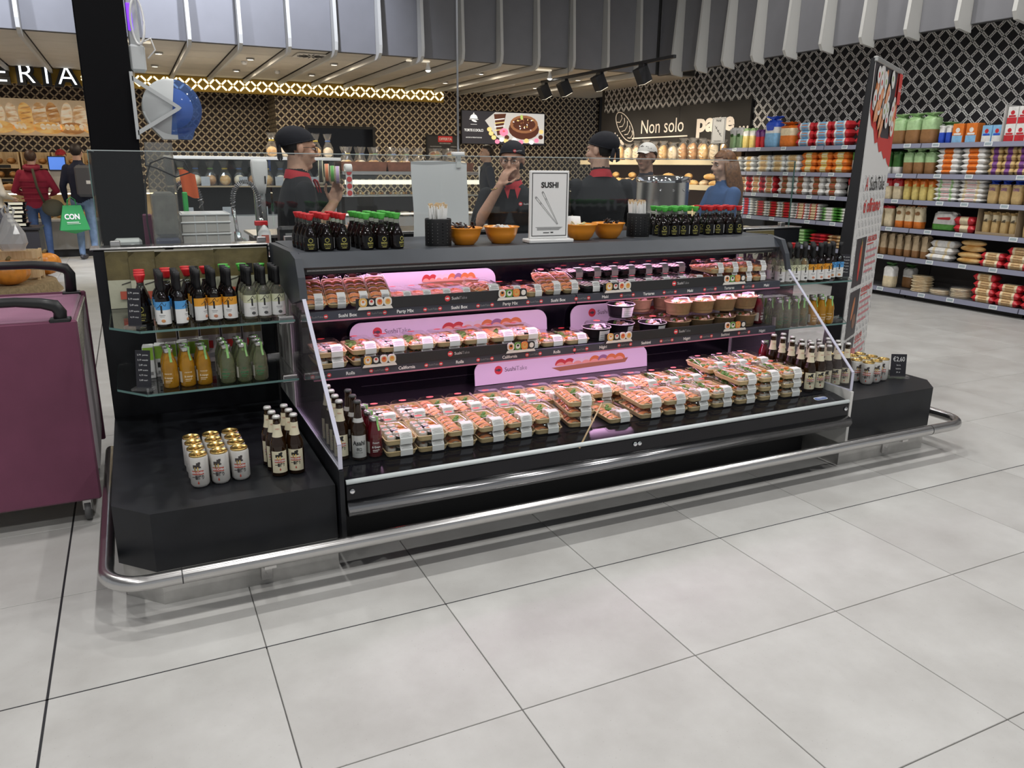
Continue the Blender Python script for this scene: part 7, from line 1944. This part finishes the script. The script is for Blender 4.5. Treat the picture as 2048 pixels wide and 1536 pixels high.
for k in range(12):
    o = thing('cake_slice', 'small tray of glazed pastries on the lit showcase shelf', 'pastry', (3.15+.18*k, 12.6, .996), 0, 'pastry trays in the showcase')
    one(cbox(-.07, .07, -.08, .08, 0, .01, .002), 'tray', PAPER, o)
    for i in range(3): one(ball((-.04+.04*i, 0, .03), .022, .05, .022, 10, 7), 'pastry', (CR1, CR2, CR4)[(k+i) % 3], o, True)
for k in range(12):
    o = thing('pastry_tray', 'tray of dark cakes at the foot of the showcase', 'pastry', (3.15+.18*k, 12.55, .661), 0, 'dark cakes at the showcase foot')
    one(cbox(-.07, .07, -.1, .1, 0, .01, .002), 'tray', STEEL, o); one(cbox(-.055, .055, -.085, .085, .01, .07, .01), 'cake', (CR2, mat('choc_cake', (.06, .02, .012), .4), CR3)[k % 3], o)
def wrapped(lab, grp, seed):
    rr = random.Random(seed)
    o = one(xf(ball((0, 0, 0), .08, .075, .055, 12, 8), T(0, 0, .056)), 'wrapped_cake', (CR1, CR4, CR2)[seed % 3], None, True, label=lab, cat='cake', group=grp)
    rings = [[((s*rr.uniform(.88, 1.1))*math.cos(2*PI*i/12), (s*.9*rr.uniform(.88, 1.1))*math.sin(2*PI*i/12), z*rr.uniform(.97, 1.03)) for i in range(12)] for z, s in ((.004, .085), (.05, .09), (.1, .082), (.15, .05), (.175, .03), (.2, .05), (.25, .075))]
    MB().add(loft(rings, False)).obj('clear_wrap', FILM, o)
    one(tube([(.034*math.cos(t), .034*math.sin(t), .172) for t in [2*PI*i/10 for i in range(10)]], .008, 6, closed=True), 'ribbon', (mat('ribbon_yellow', (.7, .55, .1), .4), mat('ribbon_blue', (.1, .2, .5), .4), mat('ribbon_green', (.2, .4, .1), .4))[seed % 3], o)
    o.scale = (1, 1, 1.4)
    return o
WR = [Proto(wrapped('cake in clear crinkled wrap in a terracotta crate', 'wrapped cakes in crates', s)) for s in (0, 1, 2)]
for k in range(3):
    x0 = 3.35+.74*k
    t = thing('terracotta_crate', ['terracotta crate of wrapped cakes at the dark showcase end', 'terracotta crate of wrapped cakes in the middle of the showcase', 'terracotta crate of wrapped cakes behind the clipped paper'][k], 'crate', (x0, 12.6, 1.371))
    for b_ in (prism([(-.35, 0), (.35, 0), (.37, .14), (-.37, .14)], 1, -.24, -.22), prism([(-.35, 0), (.35, 0), (.37, .14), (-.37, .14)], 1, .22, .24)): one(b_, 'crate_side', TERRA, t)
    for x in (-.35, .33): one(box(x, x+.02, -.22, .22, 0, .14), 'crate_end', TERRA, t)
    one(box(-.35, .35, -.22, .22, 0, .012), 'crate_floor', TERRA, t)
    for i in range(3):
        for j in range(2): WR[(i+j+k) % 3].put((x0-.22+.22*i, 12.49+.22*j, 1.384), i)
dk = thing('dark_showcase', 'dark glass showcase with white ledge beyond the sink', 'showcase', (0, 12.3, 0))
one(cbox(.5, 2.95, .35, .7, 0, 1.52, .005), 'back', mat('showcase_dark', (.012, .011, .012), .3), dk)
one(cbox(.48, 2.97, -.02, .7, 1.52, 1.565, .004), 'ledge', mat('ledge_pale', (.72, .7, .66), .4), dk)
one(cbox(.5, 2.95, .0, .35, 0, .72, .005), 'base', mat('counter_warm_grey'), dk); one(box(.5, 2.95, 0, .008, .72, 1.52), 'front_glass', GLASS, dk)
one(cbox(.5, 2.95, .02, .35, 1.13, 1.15, .002), 'shelf', mat('wood_edge', (.35, .26, .16), .6), dk)
for k in range(9):
    o = one(cbox(-.06, .06, -.004, .004, 0, .13, .001), 'price_card', mat('card_grey', (.35, .35, .36), .6), loc=(.75+.26*k, 12.34+.02*(k % 3), 1.1505 if k % 2 else .7205), label='small pale card standing inside the dark showcase', cat='card', group='cards in the dark showcase')
for k in range(12): WR[k % 3].put((.7+.2*k, 12.54, 1.1505), k, 'fruit basket in clear wrap inside the dark showcase', 'wrapped baskets in the dark showcase')
for k, x in enumerate((2.0, 2.2, 2.42, 2.65, 2.84)): WR[k % 3].put((x, 12.55, 1.5655), k, 'wrapped cake standing on the white ledge of the dark showcase', 'wrapped cakes on the white ledge')
# bakery counter on the left
bk = thing('bakery_counter', 'grey fronted bakery counter with lit pastry display behind the shoppers', 'counter', (0, 14.36, 0))
one(cbox(-4.8, .42, 0, .7, .12, .56, .005), 'front_panel', mat('counter_warm_grey'), bk); one(cbox(-4.8, .42, .05, .7, 0, .12, .005), 'kick', BLACKM, bk)
one(cbox(-4.8, .42, -.03, .7, .56, .6, .004), 'ledge', mat('ledge_pale'), bk); one(box(-4.8, .42, .0, .008, .6, 1.0), 'front_glass', GLASS, bk)
one(cbox(-4.8, .42, .0, .7, 1.0, 1.03, .004), 'top', mat('ledge_pale'), bk); one(box(-4.8, .42, .66, .7, .6, 1.0), 'rear_panel', mat('panel_warm', (.55, .42, .26), .6), bk)
one(box(-4.8, .42, .1, .13, .97, .99), 'light_strip', mat('lit_warm', (1, .9, .7), .4, emit=(1, .85, .6), estr=6), bk)
PR_ = Proto(roll('pastry_bun', .07, CR1, 'baked bun in the lit bakery counter behind the shoppers', 'buns in the bakery counter'))
for k in range(22): PR_.put((-2.6+.13*k, 14.5+.12*(k % 2), .602), rs.uniform(0, 3))
PT_ = Proto(roll('flat_loaf', .14, CR2, 'flat loaf on top of the bakery counter', 'flat loaves on the bakery counter'))
for k in range(4): PT_.put((-1.35-.3*k, 14.5, 1.032), rs.uniform(-.3, .3))
# wooden bread bins on the back wall
CRW = wood_mat('bin_pine', (.6, .42, .22), (.75, .58, .35), (30, 3, 3))
lbw = ['beside the scale', 'behind the baker', 'behind the crimson jacket', 'behind the beige coat', 'near the left wall']
for k, x in enumerate((-.45, -.9, -1.35, -1.8, -2.25)):
    t = thing('bread_bin', 'tall pine bread bin with three sloping trays ' + lbw[k], 'bread bin', (x, 15.9, 0))
    for s in (-.2, .2): one(cbox(s-.012, s+.012, -.25, .25, 0, 1.62, .003), 'side_board', CRW, t)
    one(cbox(-.19, .19, .22, .25, 0, 1.62, .003), 'back_board', CRW, t)
    for z in (.95, 1.17, 1.39):
        o = one(prism([(-.25, z-.03), (.22, z+.05), (.22, z+.065), (-.25, z-.015)], 0, -.188, .188), 'tray_board', CRW, t); one(cbox(-.188, .188, -.265, -.25, z-.04, z+.03, .003), 'lip', CRW, o)
        one(cbox(-.08, .08, -.27, -.266, z-.03, z+.02, .001), 'name_card', INK, o)
    for z in (1.0, 1.22, 1.44):
        for i in (-1, 1): PT_.put((x+.09*i, 15.72, z-.015), R(80+rs.uniform(-5, 5)), 'crusty loaf lying in a pine bread bin', 'loaves in the pine bins')
sc2 = thing('counter_scale', 'pale counter scale with a blue lit screen in front of the baker', 'scale', (-.97, 14.55, 1.031))
one(cbox(-.13, .13, -.12, .12, 0, .35, .02), 'housing', mat('scale_pale', (.6, .58, .52), .5), sc2); one(cbox(-.12, .13, -.15, -.12, .3, .52, .006), 'screen_frame', BLACKM, sc2)
one(box(-.105, .115, -.152, -.15, .315, .505), 'screen', mat('screen_blue', (.08, .2, .75), .4, emit=(.12, .3, .9), estr=.6), sc2)

# ================================================================== LEFT FOREGROUND: CART, PUMPKINS
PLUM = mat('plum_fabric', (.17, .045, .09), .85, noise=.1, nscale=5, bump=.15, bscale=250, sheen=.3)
ct_ = thing('covered_trolley', 'tall trolley under a plum fabric cover with black handles', 'trolley', (-.24, 3.45, 0))
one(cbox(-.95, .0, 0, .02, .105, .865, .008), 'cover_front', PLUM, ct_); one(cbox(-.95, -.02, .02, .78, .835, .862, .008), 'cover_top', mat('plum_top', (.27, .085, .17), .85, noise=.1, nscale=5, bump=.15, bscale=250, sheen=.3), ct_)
one(cbox(-.95, .0, .76, .78, .12, .87, .006), 'cover_back', PLUM, ct_)
one(prism([(.02, .45), (.02, .85), (.76, .85), (.76, .2), (.3, .15), (.1, .2)], 0, -.02, -.008), 'cover_side', PLUM, ct_)
one(prism([(.04, .62), (.04, .845), (.74, .845), (.5, .80)], 0, -.008, -.003), 'mesh_window', mat('mesh_pale', (.42, .4, .33), .8, noise=.5, nscale=150), ct_)
one(cbox(-.93, -.03, .03, .75, .12, .16, .004), 'base_frame', STEELD, ct_)
HBL = mat('handle_black', (.014, .014, .015), .38)
for y, z in ((.03, .93), (.76, .99)):
    one(tube([(-.06, y, .85), (-.055, y, z-.035), (-.07, y, z-.01), (-.115, y, z+.002), (-.2, y, z+.012), (-.9, y, z+.012)], [.024, .024, .025, .021, .019, .019], 12), 'handle', HBL, ct_, True)
    one(cbox(-.095, -.02, y-.03, y+.03, .855, .872, .004), 'handle_foot', HBL, ct_)
for x in (-.06, -.88):
    for y in (.06, .7):
        c_s = one(xf(lathe([(.035, -.012), (.045, -.012), (.045, .012), (.035, .012), (0, .012)], 18), T(x, y, .046) @ Matrix.Rotation(R(90), 4, 'Y')), 'castor', mat('wheel_grey', (.12, .12, .12), .5), ct_, True); one(cbox(x-.018, x+.018, y-.025, y+.025, .05, .12, .003), 'fork', STEEL, c_s)
# pumpkins, burlap table, crate, bags
BUR = mat('burlap', (.33, .25, .14), .95, noise=.25, nscale=30, bump=.8, bscale=90)
tb2 = thing('burlap_platform', 'low round platform draped in burlap under the pumpkins', 'platform', (-1.75, 10.7, 0))
one(lathe([(.0, .13), (.78, .13), (.86, .115), (.88, .05), (.92, 0)], 30, cap=False), 'burlap_cover', BUR, tb2, True); one(lathe([(.6, 0), (.6, .12), (0, .12)], 20), 'core', BLACKM, tb2)
PUM = mat('pumpkin_orange', (.72, .26, .03), .35, noise=.15, nscale=14)
def pumpkin(lab, loc, r, flat=.75):
    nseg = 40
    rings = []
    for j in range(13):
        t = -PI/2+PI*j/12
        rings.append([((r*math.cos(t)*(1+.045*math.cos(10*2*PI*i/nseg)))*math.cos(2*PI*i/nseg), (r*math.cos(t)*(1+.045*math.cos(10*2*PI*i/nseg)))*math.sin(2*PI*i/nseg), r*flat*(math.sin(t)*(1-.18*max(0, math.sin(t))**4)+1)) for i in range(nseg)])
    o = one(loft(rings), 'pumpkin', PUM, None, True, loc=loc, label=lab, cat='pumpkin')
    one(tube([(0, 0, r*flat*1.8), (.01, 0, r*flat*1.98), (.03, .005, r*flat*2.08)], [.025, .018, .016], 8), 'stem', mat('stem_brown', (.2, .15, .06), .8), o, True)
pumpkin('large ribbed orange pumpkin lying in front of the pine crate', (-1.30, 10.25, .131), .2)
pumpkin('orange pumpkin with a white stripe behind the pine crate', (-1.02, 11.06, .131), .17, .85)
pumpkin('dark orange pumpkin at the plastic carrier bags', (-1.80, 10.62, .131), .22, .85)
cr_ = thing('pine_crate', 'pale pine slatted crate standing behind the large pumpkin', 'crate', (-1.27, 10.72, .131), R(-8))
for k, z in enumerate((.03, .14, .25)): one(cbox(-.24, .24, -.13, -.118, z, z+.09, .002), 'slat', CRW, cr_); one(cbox(-.24, .24, .118, .13, z, z+.09, .002), 'slat', CRW, cr_)
for x in (-.24, .215):
    for y in (-.118, .088): one(cbox(x, x+.03, y, y+.03, 0, .35, .002), 'post', CRW, cr_)
    for z in (.03, .14, .25): one(cbox(x+.008, x+.02, -.088, .088, z, z+.09, .002), 'end_slat', CRW, cr_)
FLM = clear('milky_plastic', (.82, .82, .82), 1, .15, haze=.4, hazec=(.8, .8, .8))
def carrier(lab, loc, seed, h):
    rr = random.Random(seed)
    t = thing('plastic_carrier_bag', lab, 'bag', loc)
    rings = [[((s*rr.uniform(.8, 1.15))*math.cos(2*PI*i/14), s*.6*rr.uniform(.8, 1.15)*math.sin(2*PI*i/14), z*h) for i in range(14)] for z, s in ((0, .12), (.2, .16), (.45, .14), (.7, .09), (.85, .06), (1., .03))]
    one(loft(rings, False), 'bag_body', FLM, t)
    for s in (-1, 1): one(tube([(s*.03, 0, h*.85), (s*.06, .01, h*1.05), (s*.02, .01, h*1.2), (0, 0, h*1.0)], .014, 6), 'handle', FLM, t, True)
carrier('white plastic carrier bag hanging over the pine crate', (-1.25, 10.45, .49), 1, .42); carrier('white plastic carrier bag slumped over the dark pumpkin', (-1.72, 10.55, .53), 2, .36)
# stack of black punnets behind the bags
PNT = thing('black_punnet', 'black food punnet in the untidy stack above the carrier bags', 'punnet', group='black punnets in the stack')
one(loft([[(x, y, z) for x, y in rrect(w_, d_, .03, 3)] for z, w_, d_ in ((0, .2, .14), (.045, .25, .18), (.05, .26, .19))]), 'tub', GLOSSB, PNT); one(box(-.08, .08, -.0955, -.093, .015, .045), 'label', CREAM, PNT)
PP_ = Proto(PNT)
sd = thing('produce_stand', 'dark stand holding the stack of black punnets', 'stand', (-1.72, 12.0, 0)); one(cbox(-.4, .62, -.25, .3, .0, .62, .01), 'body', mat('stand_dark', (.03, .03, .035), .6), sd); one(cbox(-.42, .64, -.27, .32, .62, .65, .004), 'top', BLACKM, sd)
for l in range(6):
    for k in range(3): PP_.put((-1.98+.32*k+rs.uniform(-.02, .02), 12.0+rs.uniform(-.03, .03), .651+l*.0525), rs.uniform(-.08, .08))

# ================================================================== ROLL-UP BANNER
bn = thing('roll_up_banner', 'tall roll-up banner with sushi photos and red and white print', 'banner', (0, 0, 0))
P0 = Vector((4.012, 3.49, 0)); P1 = Vector((4.727, 3.895, 0)); U = (P1-P0).normalized(); BW = (P1-P0).length; N = Vector((U.y, -U.x, 0))
MBN = Matrix((U, -N, Vector((0, 0, 1)))).transposed().to_4x4(); MBN.translation = P0
def bobj(q, name, mats, parent=bn):
    q.v = [tuple(MBN @ Vector(p)) for p in q.v]
    return q.obj(name, mats, parent)
BNW = mat('banner_white', (.76, .75, .73), .55); BNR = mat('banner_red', (.62, .06, .05), .5); BNG = mat('banner_grey_line', (.6, .6, .6), .55); BNK = mat('banner_dark', (.05, .045, .05), .5)
sheet = bobj(MB().add(box(0, BW, 0, .004, .08, 2.085)), 'sheet', BNW)
bobj(MB().add(cbox(-.01, BW+.01, -.012, .014, 2.07, 2.10, .004)), 'top_bar', mat('bar_silver', (.6, .6, .58), .3, .6))
bobj(MB().add(cbox(.03, BW+.02, -.05, .12, 0, .08, .01)), 'cassette', mat('bar_silver'))
bobj(MB().add(prism([(.02, 2.09), (.006, 2.09), (.006, .08), (.125, .08)], 0, -.012, .0)), 'black_side', BLACKM)
bobj(MB().add(prism([(.02, 2.09), (.03, 2.09), (.125, .08), (.115, .08)], 0, .0, BW)), 'rear_sheet', BLACKM)
q = MB()
# photo area with torn lower edge
pts = [(0, 2.07), (BW, 2.07), (BW, 1.48), (BW*.9, 1.50), (BW*.8, 1.54), (BW*.72, 1.53), (BW*.6, 1.58), (BW*.5, 1.57), (BW*.4, 1.63), (BW*.3, 1.62), (BW*.2, 1.70), (BW*.1, 1.72), (0, 1.80)]
q.add(([(a, -.0015, b) for a, b in pts], [tuple(range(len(pts)))]), 0)
pts = [(0, 2.07), (BW*.86, 2.07), (BW*.8, 1.66), (BW*.5, 1.66), (BW*.3, 1.72), (0, 1.86)]
q.add(([(a, -.002, b) for a, b in pts], [tuple(range(len(pts)))]), 1)
rr = random.Random(8)
def bdisc(x, z, rx, rz, y, a=0): return disc(x, z, rx, rz, y, a, 16)
for k in range(46):
    x = rr.uniform(.05, BW-.06); z = rr.uniform(1.66 if x > BW*.4 else 1.80-.12*x/BW, 2.03)
    if k % 3 == 0: q.add(bdisc(x, z, .075, .034, -.003-.0002*k, R(60)), 3).add(bdisc(x, z, .06, .012, -.0031-.0002*k, R(60)), 5)
    else: q.add(bdisc(x, z, .05, .05, -.003-.0002*k), 2).add(bdisc(x, z, .04, .04, -.0031-.0002*k), 4).add(bdisc(x, z, .018, .018, -.0032-.0002*k), (3, 6, 0)[k % 3])
q.add(box(BW*.87, BW, -.0135, -.013, 1.88, 2.07), 0)
q.text('Sushi', .03, (BW*.93, -.0145, 1.96), mi=4, maxw=BW*.1)
bobj(q, 'photo_print', [BNR, BNK, mat('banner_rice', (.75, .72, .68), .5), mat('banner_salmon', (.78, .3, .12), .5), BNW, mat('banner_pink', (.8, .5, .35), .5), mat('banner_green', (.3, .4, .15), .5)])
q = MB()
for i in range(8):        # faint wave scales
    for j in range(24):
        x = .06+.1*i+.05*(j % 2); z = .12+.055*j
        if z > 1.42: continue
        for r_ in (.045, .03):
            q.add(tube([(max(0, min(BW, x+r_*math.cos(t))), -.001, z+r_*math.sin(t)) for t in [PI*k/6 for k in range(7)]], .0012, 3, cap=False), 0)
bobj(q, 'wave_pattern', [BNG])
q = MB()
q.text('A', .085, (.18, -.003, 1.335), mi=0, maxw=.12).text('SushiTake', .085, (.27, -.003, 1.335), mi=1, maxw=.46, align='L')
q.text('ti offriamo', .085, (.16, -.003, 1.2), mi=0, maxw=.52, align='L', bold=.02)
PICM = [BNR, INK, BNK, mat('banner_text_pink', (.62, .25, .27), .5), mat('banner_orange', (.55, .2, .08), .5), mat('banner_green'), mat('banner_brown', (.25, .12, .07), .5), BNW, mat('banner_coral', (.68, .22, .2), .5)]
for k, (z, w_) in enumerate(((1.0, 'FRESCHEZZA'), (.66, 'PROFESSIONALITÀ'), (.33, 'QUALITÀ'))):
    q.text(w_, .035, (.42, -.003, z), mi=0, maxw=.34, align='L', bold=.03); q.add(box(.42, .62, -.003, -.002, z-.02, z-.013), 0)
    for i in range(4): q.add(box(.42, .76-.05*(i == 3)-.03*(i % 2), -.003, -.002, z-.07-.045*i, z-.055-.045*i), 3)
    pq = MB().add(box(.1, .38, -.003, -.002, z-.27, z+.04), 2)
    if k == 0: pq.add(bdisc(.24, z-.12, .03, .12, -.004), 0).add(bdisc(.26, z-.08, .018, .1, -.0045), 4).add(bdisc(.24, z+.01, .006, .03, -.005), 5)
    elif k == 1: pq.add(bdisc(.22, z-.08, .03, .08, -.004, R(-20)), 4).add(bdisc(.28, z-.17, .05, .05, -.0045), 6)
    else: pq.add(bdisc(.24, z-.16, .1, .06, -.004), 4).add(bdisc(.26, z-.1, .04, .03, -.0045), 7)
    bobj(pq, 'picture', PICM)
bobj(MB().add(([(BW*.42+.2*math.cos(PI*i/16), -.003, .095+.2*math.sin(PI*i/16)) for i in range(17)], [tuple(range(17))]), 8), 'emblem', PICM)
bobj(q, 'text_print', PICM)
